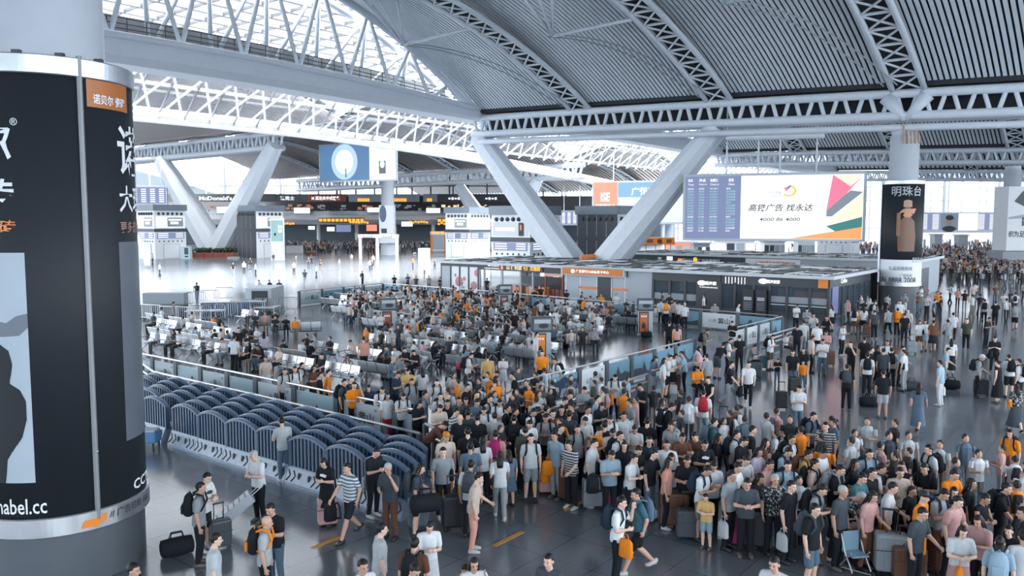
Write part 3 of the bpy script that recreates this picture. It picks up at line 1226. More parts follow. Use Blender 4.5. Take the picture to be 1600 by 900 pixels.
curtain('window_2', 'glazed end wall of the opposite hall behind the restaurant gallery', (-290, 262, 0), (70, 262, 0), 26)
curtain('window_3', 'glazed end wall at the far end of the concourse', (70, 270, 0), (330, 270, 0), 22)
curtain('window_4', 'glazed side wall beyond the concourse', (330, 270, 0), (240, 60, 0), 22)

# curved roof of the neighbouring wing outside
t = thing('neighbouring_roof', 'grey curved roof of the neighbouring wing seen through the glazed end wall', 'building', (-150, 330, 0))
m_ = MB()
vs, fs = [], []
for i in range(25):
    x = -130 + 190 * i / 24
    z = 34 * math.cos(max(-1.5, min(1.5, (x + 60) / 85))) ** 0.9 if abs(x + 60) < 125 else 0
    z = max(2, z)
    vs += [(x, 0, 0), (x, 0, z), (x, 80, z + 3)]
for i in range(24):
    fs += [(3 * i, 3 * i + 3, 3 * i + 4, 3 * i + 1), (3 * i + 1, 3 * i + 4, 3 * i + 5, 3 * i + 2)]
m_.add(vs, fs)
m_.build('roof_shell', mat('roof_slate', (0.016, 0.022, 0.027), 0.7, noise=0.15, nscale=0.05), t)

# two-storey gallery with restaurants
GY = 236.0
t = thing('gallery_deck', 'long upper deck with glass railing carrying the restaurants of the opposite hall', 'gallery', (0, GY, 0))
gx0, gx1 = xpix(170, GY), xpix(1065, GY)
m_ = MB()
m_.box(((gx0 + gx1) / 2, 9, 7.9), (gx1 - gx0, 22, 1.1), mat('deck_fascia', (0.62, 0.62, 0.63), 0.5))
m_.build('slab', None, t)
m_ = MB()
m_.box(((gx0 + gx1) / 2, -1.6, 6.55), (gx1 - gx0, 1.6, 1.5), GREY)
m_.build('soffit_panel', None, t)
m_ = MB()
m_.box(((gx0 + gx1) / 2, -1.8, 9.1), (gx1 - gx0, 0.05, 1.2))
m_.build('glass_railing', RAILGLASS, t)
m_ = MB()
m_.box(((gx0 + gx1) / 2, 15, 11.4), (gx1 - gx0, 0.4, 6.2), mat('dim_back', (0.09, 0.09, 0.10), 0.7))
m_.box(((gx0 + gx1) / 2, 12, 3.3), (gx1 - gx0, 0.4, 6.6), mat('dim_back2', (0.20, 0.24, 0.28), 0.7))
m_.build('rear_wall', None, t)
for k in range(15):
    m_ = MB()
    x = gx0 + (gx1 - gx0) * (k + 0.5) / 15
    m_.lathe([(0.55, 0), (0.55, 7.4)], (x, -0.6, 0), n=16)
    m_.build('support', WHITE, t)
fronts = [
    (225, 300, DARK, None, 'dark restaurant front beside the slanting leg of the planter column'),
    (300, 372, DARK, 'McDonald\'s', 'dark burger restaurant front with white lettering between the V-shaped legs'),
    (378, 430, DARK, None, 'plain dark restaurant front above the tall information kiosk'),
    (430, 478, DARK, '德克士', 'restaurant front with white Chinese lettering and a round lamp'),
    (478, 540, WOODR, 'M 真功夫中式快餐', 'maroon restaurant front with white lettering'),
    (543, 596, GREY, None, 'grey restaurant front with orange lit sign'),
    (600, 655, GREY, None, 'grey restaurant front with orange lit sign behind the slim pillar'),
    (660, 683, GREY, None, 'small green and white pavilion on the gallery'),
    (683, 730, DARK, '--', 'dark restaurant front with small white sign near the small pavilion'),
    (733, 800, DARK, '--', 'dark restaurant front with small white sign at the end of the gallery'),
]
for k, (xa, xb, m0, s_, lab) in enumerate(fronts):
    a, b = xpix(xa, GY), xpix(xb, GY)
    t = thing('restaurant_front', lab, 'restaurant', (a, GY, 8.45), group='restaurants on the gallery')
    wd = b - a
    m_ = MB()
    m_.box((wd / 2, 2.0, 5.0), (wd - 0.2, 0.6, 2.1), m0)
    m_.box((wd / 2, 7, 6.1), (wd - 0.2, 10, 0.25), m0)
    m_.build('sign_band', None, t)
    if s_ or m0 is GREY:
        m_ = MB()
        if s_ == '--':
            for q in range(4):
                m_.box((wd * 0.4 + q * 0.9, 1.66, 4.9), (0.6, 0.05, 0.7 if q % 2 else 0.45))
            m_.build('sign_lettering', GLOWW, t)
        elif s_:
            words_on(m_, s_, (wd * 0.12, 1.68, 4.4), (1, 0, 0), (0, 0, 1), w=min(wd * 0.72, len(s_) * 1.4), h=1.2, bold=0.03)
            m_.build('sign_lettering', GLOWW, t)
        else:
            for q in range(6):
                m_.box((wd * 0.3 + q * wd * 0.06, 1.66, 4.5), (wd * 0.045, 0.05, 0.9))
            m_.build('sign_lettering', GLOWO, t)
    m_ = MB()
    for q in range(9):
        cxx = rnd.uniform(0.8, wd - 0.8)
        m_.box((cxx, rnd.uniform(9, 12), rnd.uniform(1.8, 3.2)), (rnd.uniform(0.4, 1.5), 0.2, rnd.uniform(0.3, 0.8)))
    m_.build('menu_panel', rnd.choice([PRINTO, mat('dim_salmon', (0.6, 0.3, 0.2), 0.5, emit=0.5), GLOWC, PRINTW]), t)
    m_ = MB()
    m_.box((wd / 2, 8, 0.6), (wd * 0.8, 0.8, 1.1), rnd.choice([WHITE, WOODR, GREY]))
    m_.build('counter', None, t)
    m_ = MB()
    for q in range(5):
        x = rnd.uniform(0.6, wd - 0.6)
        y = rnd.uniform(0.5, 5)
        m_.lathe([(0.02, 0.72), (0.5, 0.72), (0.5, 0.76), (0.05, 0.76), (0.04, 0.0), (0.25, 0)], (x, y, 0), n=8)
    m_.build('table', DARK, t)
for k, (xa, xb, ya, yb) in enumerate(((498, 569, 341, 347), (683, 712, 341, 348))):
    a, b = xpix(xa, GY - 3), xpix(xb, GY - 3)
    m_ = MB()
    m_.box((0, 0, 0), (b - a, 0.3, 1.35), WOODR)
    n = int((b - a) / 1.1)
    for q in range(n):
        m_.box((-(b - a) / 2 + (q + 0.5) * (b - a) / n, -0.17, 0), ((b - a) / n * 0.75, 0.05, 0.8), GLOWO)
    o = m_.build('led_sign')
    o.location = ((a + b) / 2, GY - 3.0, zpix((ya + yb) / 2, GY - 3))
    tag(o, ('long orange LED text sign under the gallery deck', 'short orange LED text sign under the gallery behind the car poster')[k], 'LED sign')
m_ = MB()
for k, (xa, ya) in enumerate(((446, 349), (562, 348), (655, 347), (700, 349))):
    m_ = MB()
    for q in range(7):
        m_.box((-2.6 + q * 0.8, 0, rnd.uniform(-0.2, 0.2)), (0.6, 0.1, 0.55))
    o = m_.build('direction_sign', GLOWO)
    o.location = Dy(xa, ya, GY - 4)
    tag(o, 'orange lit direction sign under the gallery, %s away from the planter column' % ORD[k], 'direction sign')
for k, (xa, ya, w_, h_, m0) in enumerate(((487, 356, 1.9, 1.0, GLOWW), (517, 358, 2.2, 1.2, GLOWW), (537, 357, 4.2, 2.0, GLOWB), (581, 356, 3.0, 1.8, GLOWR), (636, 350, 3.2, 1.4, GLOWW), (356, 318 + 10, 6.2, 1.9, GLOWW), (472, 329, 4.6, 1.6, GLOWW), (586, 328, 4.4, 1.3, GLOWW), (677, 329, 4, 1.4, GLOWW))):
    m_ = MB()
    m_.box((0, 0, 0), (w_ + 0.3, 0.3, h_ + 0.3), DARK)
    m_.box((0, -0.2, 0), (w_, 0.05, h_), m0)
    o = m_.build('light_box')
    o.location = Dy(xa, ya, GY - 3)
    tag(o, 'small lit poster box on the gallery, %s from the planter column' % ORD[k], 'light box')

# ================================================================ boards
def frame_at(c, w_, h_, face):
    """returns origin and axes of a board centred at c facing along -face normal"""
    return c


def board(name, label, cat, pl, pr, z0, z1, thick=0.5):
    """a hanging board between two plan points; local x along the face, y into it, z up from z0"""
    pl, pr = Vector((pl.x, pl.y, 0)), Vector((pr.x, pr.y, 0))
    d = pr - pl
    t = thing(name, label, cat, (pl.x, pl.y, z0), math.atan2(d.y, d.x))
    w_ = d.length
    h_ = z1 - z0
    m_ = MB()
    m_.box((w_ / 2, thick / 2 + 0.04, h_ / 2), (w_ + 0.3, thick, h_ + 0.3), STEEL2)
    m_.build('case', None, t)
    return t, w_, h_


def rods(t, pts, top, r=0.09):
    for (x, y, z) in pts:
        m_ = MB()
        m_.tube([(x, y, z), (x, y, top)], r, n=6)
        m_.build('hanger', STEEL, t)


# main billboard
pl, pr = Dy(1069, 345, 76), Dy(1350, 345, 71)
zb, zt = zpix(373.5, 76), zpix(275, 76)
t, bw, bh = board('billboard', 'big bright hanging billboard with train timetable and coloured wedges', 'billboard', pl, pr, zb, zt)
m_ = MB()
m_.box((bw * 0.165, 0.0, bh / 2), (bw * 0.32, 0.06, bh * 0.97))
m_.build('timetable_screen', GLOWB, t)
m_ = MB()
m_.box((bw * 0.66, 0.0, bh / 2), (bw * 0.665, 0.06, bh * 0.97))
m_.build('advert_screen', GLOWW, t)
m_ = MB()


def bwords(s_, fx, fy, fw, fh, m0, bold=0.0, shear=0.0):
    m_ = MB()
    words_on(m_, s_, (bw * fx, -0.04, bh * fy), (1, 0, 0), (0, 0, 1), w=bw * fw, h=bh * fh, m=m0, bold=bold, shear=shear)
    m_.build('screen_lettering', None, t)


for (s1, s2, fx, fw) in (('车次', 'Train', 0.02, 0.033), ('开点', 'Departs', 0.085, 0.045), ('检票口', 'Check in', 0.15, 0.05), ('状态', 'State', 0.255, 0.035)):
    bwords(s1, fx, 0.90, fw * 0.85, 0.05, GLOWW, 0.02)
    bwords(s2, fx, 0.845, fw, 0.032, GLOWW)
INKL = mat('lit_ink', (0.035, 0.05, 0.07), 0.5, emit=0.6)
GLOWC2 = mat('lit_peach', (1.0, 0.80, 0.62), 0.4, emit=0.95)
GT = mat('lit_green_text', (0.35, 0.75, 0.70), 0.4, emit=0.9)
for r_ in range(16):
    fy = 0.78 - r_ * 0.044
    mm = GLOWW if r_ in (0, 10, 14, 15) else GT
    bwords('G%d' % (6012 + r_ * 37), 0.018, fy, 0.036, 0.026, mm)
    bwords('%02d:%02d' % (9 + r_ // 5, (r_ * 7) % 60), 0.085, fy, 0.03, 0.026, mm)
    bwords('A%d,B%d' % (11 + r_, 11 + r_), 0.148, fy, 0.045, 0.026, mm)
    bwords('正在检票' if r_ % 5 else '候车', 0.243, fy, 0.052 if r_ % 5 else 0.026, 0.028, mm)
bwords('高铁广告 找永达', 0.37, 0.435, 0.36, 0.115, INKL, 0.014, 0.25)
bwords('永达传媒', 0.478, 0.70, 0.075, 0.045, GLOWS, 0.0)
bwords('Yongda Media', 0.478, 0.655, 0.105, 0.035, GLOWS, 0.0)
bwords('招商热线', 0.44, 0.37, 0.06, 0.02, GLOWS)
bwords('4000 86 4000', 0.435, 0.285, 0.225, 0.055, INKL, 0.012, 0.1)
def wedge(pts, m0, y=-0.045):
    m_ = MB()
    m_.poly([(bw * x, y, bh * z) for (x, z) in pts], m0)
    m_.build('artwork_wedge', None, t)


wedge([(0.83, 0.98), (0.99, 0.98), (0.925, 0.80)], GLOWC2)
wedge([(0.83, 0.98), (0.80, 0.46), (0.925, 0.80)], GLOWP)
wedge([(0.80, 0.46), (0.80, 0.36), (0.99, 0.97), (0.925, 0.80)], mat('lit_rose', (0.85, 0.25, 0.35), 0.4, emit=0.8))
wedge([(0.80, 0.44), (0.80, 0.355), (0.83, 0.355), (0.99, 0.72), (0.925, 0.745)], mat('lit_bluegrey', (0.22, 0.28, 0.34), 0.4, emit=0.8), -0.05)
wedge([(0.80, 0.22), (0.99, 0.72), (0.99, 0.35)], GLOWC2)
wedge([(0.80, 0.21), (0.99, 0.35), (0.99, 0.20), (0.85, 0.13)], GLOWG, -0.05)
wedge([(0.60, 0.018), (0.99, 0.20), (0.99, 0.018)], mat('lit_apricot', (1.0, 0.38, 0.13), 0.4, emit=0.9))
m_ = MB()
vs = []
for q in range(17):
    a = math.pi * (-0.75 + 1.25 * q / 16)
    for r_ in (0.36, 0.50):
        vs.append((bw * 0.595 + r_ * 1.25 * math.cos(a), -0.05, bh * 0.745 + r_ * math.sin(a) * 1.0))
m_.add(vs, [(2 * q, 2 * q + 1, 2 * q + 3, 2 * q + 2) for q in range(16)], GLOWO)
m_.poly([(bw * 0.565, -0.05, bh * 0.79), (bw * 0.58, -0.05, bh * 0.74), (bw * 0.60, -0.05, bh * 0.83)], GLOWP)
m_.poly([(bw * 0.58, -0.052, bh * 0.74), (bw * 0.61, -0.052, bh * 0.83), (bw * 0.595, -0.052, bh * 0.83)], GLOWS)
m_.build('screen_artwork', None, t)
rods(t, [(bw * 0.24, 0.3, bh), (bw * 0.42, 0.3, bh), (bw * 0.54, 0.3, bh), (bw * 0.74, 0.3, bh)], 21 - zb)

# shining board of the opposite hall
t, bw, bh = board('advertising_screen', 'hanging screen with a glowing blue ring picture and a small camera picture', 'advertising screen', Dy(501, 345, 158), Dy(619, 345, 150), zpix(283, 155), zpix(225, 155))
m_ = MB()
m_.box((bw * 0.335, 0.0, bh / 2), (bw * 0.66, 0.06, bh * 0.96))
m_.build('blue_screen', mat('lit_blue', (0.10, 0.22, 0.42), 0.4, emit=0.8), t)
m_ = MB()
m_.box((bw * 0.835, 0.0, bh / 2), (bw * 0.33, 0.06, bh * 0.96))
m_.build('white_screen', GLOWW, t)
m_ = MB()
for q, (ra, rb, m0) in enumerate(((0.42, 0.62, mat('lit_iceblue', (0.45, 0.65, 0.85), 0.4, emit=0.9)), (0.30, 0.42, GLOWW), (0.0, 0.29, mat('lit_pale', (0.75, 0.88, 0.95), 0.4, emit=1.0)))):
    vs = []
    for k in range(33):
        a = 2 * math.pi * k / 32
        for r_ in (ra, rb):
            vs.append((bw * 0.34 + r_ * bh * 0.72 * math.cos(a), -0.05 - q * 0.004, bh * 0.52 + r_ * bh * 0.78 * math.sin(a)))
    m_.add(vs, [(2 * k, 2 * k + 1, 2 * k + 3, 2 * k + 2) for k in range(32)], m0)
m_.build('ring_picture', None, t)
m_ = MB()
m_.poly([(bw * 0.35, -0.07, bh * 0.1), (bw * 0.37, -0.07, bh * 0.1), (bw * 0.365, -0.07, bh * 0.34), (bw * 0.352, -0.07, bh * 0.34)], GLOWG)
m_.build('tower_picture', None, t)
m_ = MB()
m_.box((bw * 0.835, -0.04, bh * 0.34), (bw * 0.085, 0.04, bh * 0.34), GLOWS)
m_.ball((bw * 0.835, -0.06, bh * 0.42), (bw * 0.03, 0.03, bh * 0.10), GLOWW)
words_on(m_, '影像旗舰', (bw * 0.78, -0.04, bh * 0.80), (1, 0, 0), (0, 0, 1), w=bw * 0.11, h=bh * 0.045, m=PRINTG)
m_.build('screen_artwork', None, t)
rods(t, [(bw * 0.2, 0.3, bh), (bw * 0.8, 0.3, bh)], 23 - zpix(283, 155))

# coral board behind the big leg
t, bw, bh = board('advertising_screen', 'hanging screen with coral square and blue art fair picture behind the slanting leg', 'advertising screen', Dy(926, 345, 172), Dy(1088, 345, 165), zpix(348, 168), zpix(283, 168))
m_ = MB()
m_.box((bw * 0.62, 0.0, bh / 2), (bw * 0.75, 0.06, bh * 0.97), mat('lit_haze', (0.62, 0.78, 0.92), 0.4, emit=0.9))
m_.box((bw * 0.55, -0.01, bh * 0.80), (bw * 0.6, 0.06, bh * 0.36), mat('lit_seablue', (0.22, 0.42, 0.62), 0.4, emit=0.8))
m_.box((bw * 0.13, 0.0, bh / 2), (bw * 0.25, 0.06, bh * 0.97), GLOWR)
m_.build('screen', None, t)
m_ = MB()
words_on(m_, 'ISE', (bw * 0.08, -0.05, bh * 0.52), (1, 0, 0), (0, 0, 1), w=bw * 0.09, h=bh * 0.22, m=GLOWW, bold=0.03)
words_on(m_, '日程发布会', (bw * 0.03, -0.05, bh * 0.32), (1, 0, 0), (0, 0, 1), w=bw * 0.2, h=bh * 0.14, m=GLOWW, bold=0.02)
words_on(m_, '广船艺术', (bw * 0.38, -0.05, bh * 0.66), (1, 0, 0), (0, 0, 1), w=bw * 0.32, h=bh * 0.2, m=GLOWW, bold=0.03)
m_.build('screen_lettering', None, t)
rods(t, [(bw * 0.2, 0.3, bh), (bw * 0.8, 0.3, bh)], 21 - zpix(348, 168))


def led_board(px0, px1, py0, py1, Y, label, rows=7, cols=4, side=None, post=True):
    z0, z1 = zpix(py1, Y), zpix(py0, Y)
    t, bw, bh = board('timetable_board', label, 'timetable board', Dy(px0, 345, Y), Dy(px1, 345, Y), z0, z1, 0.4)
    m_ = MB()
    m_.box((bw * 0.5, 0.0, bh / 2), (bw * 0.97, 0.06, bh * 0.94), GLOWB)
    m_.build('screen', None, t)
    m_ = MB()
    for r_ in range(rows):
        for c in range(cols):
            m_.box((bw * (c + 0.5) / cols, -0.05, bh * (0.92 - 0.84 * (r_ + 0.5) / rows)), (bw / cols * 0.55, 0.02, bh / rows * 0.4))
    m_.build('screen_lettering', GLOWW, t)
    if post:
        rods(t, [(bw * 0.15, 0.3, bh), (bw * 0.85, 0.3, bh)], z1 - z0 + 6)
    return t, bw, bh


t, bw, bh = led_board(205, 261, 292, 319, 165, 'hanging timetable board above the information kiosk near the advertising pillar')
t, bw, bh = led_board(876, 911, 330, 351, 190, 'bluish timetable board between the two big information kiosks', 8, 4)
t, bw, bh = led_board(1435, 1560, 332, 361, 195, 'long bluish timetable board with a cap portrait at the far end of the concourse', 12, 7)
m_ = MB()
m_.box((bw * 0.39, -0.08, bh * 0.5), (bw * 0.21, 0.05, bh * 0.92), PRINTG)
m_.box((bw * 0.62, -0.08, bh * 0.5), (bw * 0.24, 0.05, bh * 0.92), GLOWW)
m_.build('advert_panel', None, t)
m_ = MB()
m_.ball((bw * 0.385, -0.12, bh * 0.50), (bw * 0.04, 0.03, bh * 0.25), mat('photo_skin', (0.5, 0.34, 0.26), 0.6))
m_.ball((bw * 0.385, -0.14, bh * 0.72), (bw * 0.05, 0.03, bh * 0.14), INK)
m_.box((bw * 0.42, -0.15, bh * 0.66), (bw * 0.05, 0.03, bh * 0.05), INK)
m_.ball((bw * 0.385, -0.13, bh * 0.12), (bw * 0.085, 0.02, bh * 0.16), INK)
m_.build('portrait_picture', None, t)
# end structures on the far concourse
for k, (px0, px1, py0, py1, m0, Y) in enumerate(((1440, 1600, 363, 374, GLOWW, 199), (1462, 1474, 367, 382, GREY, 196), (1500, 1514, 368, 382, GREY, 196), (1120, 1180, 376, 392, WHITE, 168), (1195, 1228, 378, 393, WHITE, 150), (1045, 1090, 379, 391, GLOWR, 150), (1085, 1110, 381, 392, GREY, 140), (1248, 1275, 377, 393, WHITE, 140))):
    a, b = xpix(px0, Y), xpix(px1, Y)
    z0, z1 = max(0, zpix(py1, Y)), zpix(py0, Y)
    if k > 0:
        z0 = 0
    m_ = MB()
    m_.box(((b - a) / 2, 1.2, (z1 - z0) / 2), (b - a, 2.4, z1 - z0), m0, bev=0.05)
    m_.box(((b - a) / 2, 1.2, (z1 - z0) + 0.1), (b - a + 0.5, 2.8, 0.25), GREY)
    if k > 2:
        for q in range(4):
            m_.box(((b - a) * (q + 0.5) / 4, -0.02, (z1 - z0) * 0.55), ((b - a) / 5, 0.06, (z1 - z0) * 0.5), rnd.choice([GREY, PRINTG, GLOWW, DARK]))
    o = m_.build('lit_fascia' if k == 0 else 'service_booth')
    o.location = (a, Y, z0)
    if k == 0:
        m_ = MB()
        for q in range(8):
            m_.lathe([(0.3, -z0), (0.3, 0.0)], ((b - a) * (q + 0.5) / 8, 1.2, 0), n=10)
        m_.build('support', GREY, o)
    tag(o, ('long white lit fascia below the far timetable board', 'grey service booth below the far board, first from the liquor pillar', 'grey service booth below the far board, second from the liquor pillar', 'white service booth under the big billboard', 'small white booth under the big billboard beside the distant crowd', 'salmon coloured booth behind the orange pavilion', 'grey booth next to the salmon coloured booth', 'narrow white booth near the liquor pillar, behind the bank')[k], 'fascia' if k == 0 else 'booth')

# ================================================================ information kiosk towers
def tower(px, Y, ytop, label, art=0, w_=6.0, dark_left=False, zb_=0.0):
    c = Dy(px, 345, Y)
    H = zpix(ytop, Y)
    t = thing('information_kiosk', label, 'information kiosk', (c.x, c.y, 0), 0, 'tall information kiosks')
    ctr = AX * (w_ / 2) + BX * (w_ / 2)
    ax3 = (AX, BX, UPZ)
    m_ = MB()
    m_.box(ctr + UPZ * (H * 0.5), (w_, w_, H), mat('kiosk_white', (0.80, 0.82, 0.86), 0.35), ax3)
    m_.build('body', None, t)
    m_ = MB()
    m_.box(ctr + UPZ * (H - 0.25), (w_ + 0.5, w_ + 0.5, 1.1), mat('kiosk_cap', (0.16, 0.20, 0.24), 0.4), ax3)
    m_.build('cap', None, t)
    m_ = MB()
    m_.box(ctr + UPZ * (H * 0.545), (w_ + 0.3, w_ + 0.3, 0.55), DARK, ax3)
    m_.build('band', None, t)
    for (X, N, fl) in ((-AX, -BX, 0), (BX, -AX, 1)):
        # a face: X runs left to right as seen, o0 its left end
        o0 = AX * w_ if fl == 0 else Vector((0, 0, 0))

        def R_(fx0, fx1, z0, z1, m0, lift=0.06):
            a = o0 + X * (w_ * fx0) + N * lift
            b = o0 + X * (w_ * fx1) + N * lift
            m_.quad(a + UPZ * z0, b + UPZ * z0, b + UPZ * z1, a + UPZ * z1, m0)
        m_ = MB()
        for q in range(6):
            cc = o0 + X * (w_ * (0.14 + 0.145 * q)) + N * 0.05 + UPZ * (H - 1.35)
            m_.ball(cc, (0.28, 0.28, 0.28), DARK, n=10)
            cc = o0 + X * (w_ * (0.14 + 0.145 * q)) + N * 0.0 + UPZ * (H * 0.335)
            m_.ball(cc, (0.14, 0.14, 0.14), DARK, n=8)
        m_.build('porthole', None, t)
        if dark_left and fl == 0:
            m_ = MB()
            R_(0.0, 1.0, 0, H - 0.8, DARK, 0.1)
            for q in range(4):
                R_(0.24 * q + 0.01, 0.24 * q + 0.025, 0, H - 0.9, GREY, 0.13)
            m_.build('dark_panel', None, t)
            continue
        m_ = MB()
        R_(0.05, 0.95, H * 0.60, H * 0.80, GLOWW if art != 1 else mat('lit_mist', (0.55, 0.60, 0.70), 0.4, emit=0.8))
        if art == 1:
            R_(0.12, 0.62, H * 0.67, H * 0.72, GLOWW, 0.08)
            R_(0.72, 0.86, H * 0.60, H * 0.79, INK, 0.08)
            R_(0.76, 0.80, H * 0.68, H * 0.76, PRINTO, 0.09)
        else:
            R_(0.40, 0.92, H * 0.61, H * 0.79, GREY, 0.08)
            R_(0.44, 0.86, H * 0.73, H * 0.76, GLOWW, 0.10)
            R_(0.50, 0.76, H * 0.66, H * 0.71, GLOWW, 0.10)
        m_.build('upper_poster', None, t)
        m_ = MB()
        R_(0.06, 0.94, H * 0.385, H * 0.50, GLOWB)
        for q in range(3):
            R_(0.10, 0.42, H * (0.475 - 0.035 * q), H * (0.49 - 0.035 * q), GLOWW, 0.08)
            R_(0.66, 0.90, H * (0.475 - 0.035 * q), H * (0.49 - 0.035 * q), GLOWW, 0.08)
        m_.build('direction_screen', None, t)
        m_ = MB()
        R_(0.25, 0.78, 0.1, H * 0.28, PRINTG, 0.04)
        R_(0.27, 0.76, 0.15, H * 0.275, WHITE, 0.06)
        m_.build('service_door', None, t)
    return t


tower(828, 98, 325, 'big information kiosk with portholes standing behind the hairdresser-style roofs, before the V column', 1)['label'] = 'big grey and white information kiosk with a dancer picture, rising behind the kiosk roofs'
tower(965, 102, 325, 'x', 1, dark_left=True)['label'] = 'big information kiosk with a dark side panel partly hidden by the slanting leg'
tower(241, 146, 322, 'white information kiosk with an arch beside it near the advertising pillar')
tower(400, 150, 323, 'white information kiosk with dark side at the planter of the V-shaped column', dark_left=True)
tower(733, 152, 326, 'white information kiosk behind the tall car poster')
tower(1330, 150, 330, 'white information kiosk partly hidden behind the liquor pillar')

# ================================================================ things on the floor of the opposite hall
def stander(px0, px1, py0, py1, label, m0, name='poster_stand', cat='poster stand', draw=None, th_=0.5):
    """free-standing poster: foot at py1"""
    c = Wz((px0 + px1) / 2, py1)
    Y = c.y
    a, b = xpix(px0, Y), xpix(px1, Y)
    H = zpix(py0, Y)
    t = thing(name, label, cat, (a, Y, 0))
    w_ = b - a
    m_ = MB()
    m_.box((w_ / 2, th_ / 2, H / 2), (w_, th_, H), WHITE, bev=0.03)
    m_.build('body', None, t)
    m_ = MB()
    m_.box((w_ / 2, -0.02, H * 0.55), (w_ * 0.88, 0.04, H * 0.8), m0)
    if draw:
        draw(m_, w_, H)
    m_.build('poster', None, t)
    return t


def car(m_, w_, H):
    m_.poly([(w_ * .15, -.06, H * .22), (w_ * .15, -.06, H * .30), (w_ * .30, -.06, H * .36), (w_ * .45, -.06, H * .36), (w_ * .55, -.06, H * .30), (w_ * .88, -.06, H * .26), (w_ * .9, -.06, H * .18), (w_ * .3, -.06, H * .18)], GLOWS)
    for x in (.30, .74):
        m_.ball((w_ * x, -.07, H * .19), (w_ * .07, .02, w_ * .07), INK)
    m_.box((w_ * .5, -.05, H * .17), (w_ * .86, .03, H * .06), PRINTG)
    m_.box((w_ * .3, -.05, H * .72), (w_ * .22, .03, H * .03), GLOWS)
    m_.box((w_ * .5, -.05, H * .66), (w_ * .5, .03, H * .025), PRINTG)


stander(709, 741, 348, 402, 'tall blue poster stand with a car picture behind the kiosk roof', mat('lit_lilac', (0.40, 0.50, 0.75), 0.4, emit=0.8), draw=car)


def scene_teal(m_, w_, H):
    m_.box((w_ * .5, -.05, H * .3), (w_ * .8, .03, H * .3), GLOWW)
    for q in range(4):
        m_.box((w_ * (.65 if q % 2 else .82), -.06, H * (.7 + .1 * (q // 2))), (w_ * .12, .03, H * .07), GLOWW)
    m_.ball((w_ * .35, -.06, H * .62), (w_ * .08, .02, H * .04), INK)


LT = mat('lit_seagreen', (0.30, 0.52, 0.55), 0.4, emit=0.8)
stander(422, 443, 341, 407, 'tall pale green poster stand before the white kiosk at the planter', LT, draw=scene_teal)
stander(736, 757, 340, 390, 'tall pale green poster stand behind the car poster', LT, draw=scene_teal)
stander(653, 671, 388, 411, 'low white board with orange picture on the bright floor', mat('pale_board', (0.8, 0.76, 0.72), 0.5))
stander(1008, 1028, 348, 378, 'portrait poster stand beside the orange pavilion', GLOWB, draw=lambda m_, w_, H: (m_.ball((w_ * .45, -.06, H * .62), (w_ * .14, .02, H * .09), INK), m_.ball((w_ * .45, -.05, H * .35), (w_ * .28, .02, H * .2), GLOWW)))
for k, (px, py) in enumerate(((290, 405), (416, 400))):
    c = Wz(px, py)
    t = thing('vending_machine', ('pale blue vending machine beside the white kiosk nearest the arch', 'pale blue vending machine between kiosk and green poster')[k], 'vending machine', (c.x, c.y, 0))
    m_ = MB()
    m_.box((0, 0.4, 1.15), (1.7, 0.9, 2.3), mat('machine_blue', (0.45, 0.60, 0.66), 0.4), bev=0.05)
    m_.build('cabinet', None, t)
    m_ = MB()
    m_.box((0.2, -0.07, 1.45), (0.7, 0.04, 1.2), DARK)
    m_.box((0.2, -0.07, 0.5), (0.6, 0.04, 0.25), INK)
    m_.build('display', None, t)
# arch
c = Wz(224, 418)
t = thing('entrance_arch', 'white curved entrance arch beside the advertising pillar', 'arch', (c.x, c.y, 0))
m_ = MB()
m_.tube([(-4 + 4.6 * math.cos(a), 0, 6.4 * math.sin(a) * 0.95) for a in [math.pi * q / 20 for q in range(21)]], 0.45, n=10)
m_.build('arch_tube', WHITE, t, True)
m_ = MB()
for q in range(20):
    a = math.pi * (q + 0.5) / 20
    m_.ball((-4 + 4.6 * math.cos(a), -0.45, 6.1 * math.sin(a)), 0.09, GLOWC, n=6, h=5)
m_.build('lamps', None, t)
# planter with shrubs
pc = Wz(370, 402)
t = thing('planter', 'long red-brown planter with grey-green shrubs around the foot of the V-shaped column', 'planter', (pc.x, pc.y, 0))
dl = xpix(402, pc.y) - xpix(296, pc.y)
PB = [(-dl * 0.62, -0.5), (dl * 0.36, 1.0), (dl * 0.40, 9), (-dl * 0.50, 12), (-dl * 0.62, -0.5)]
m_ = MB()
for (a, b) in zip(PB, PB[1:]):
    m_.span((a[0], a[1], 0.45), (b[0], b[1], 0.45), 0.35, 0.9)
    n = 7
    for q in range(n):
        x = a[0] + (b[0] - a[0]) * q / n
        y = a[1] + (b[1] - a[1]) * q / n
        m_.box((x, y - 0.12, 0.5), (0.3, 0.4, 1.0))
m_.build('planter_wall', WOODR, t)
m_ = MB()
m_.poly([(p[0], p[1], 0.75) for p in PB[:4]], mat('soil', (0.03, 0.03, 0.03), 0.9))
for q in range(420):
    e = rnd.random()
    k = rnd.choice([0, 0, 0, 1, 3])
    a, b = PB[k], PB[k + 1]
    x = a[0] + (b[0] - a[0]) * e + rnd.uniform(-0.6, 0.6)
    y = a[1] + (b[1] - a[1]) * e + rnd.uniform(0.1, 1.8)
    r_ = rnd.uniform(0.25, 0.55)
    for w2 in range(5):
        an = rnd.uniform(0, 6.28)
        el = rnd.uniform(0.3, 1.2)
        tip = (x + r_ * 1.5 * math.cos(an) * math.cos(el), y + r_ * 1.5 * math.sin(an) * math.cos(el), 1.0 + r_ * 1.9 * math.sin(el))
        sx, sy = -math.sin(an) * 0.13, math.cos(an) * 0.13
        mid = ((x + tip[0]) / 2, (y + tip[1]) / 2, (0.9 + tip[2]) / 2 + 0.15)
        m_.poly([(x, y, 0.8), (mid[0] + sx, mid[1] + sy, mid[2]), tip, (mid[0] - sx, mid[1] - sy, mid[2])], LEAF)
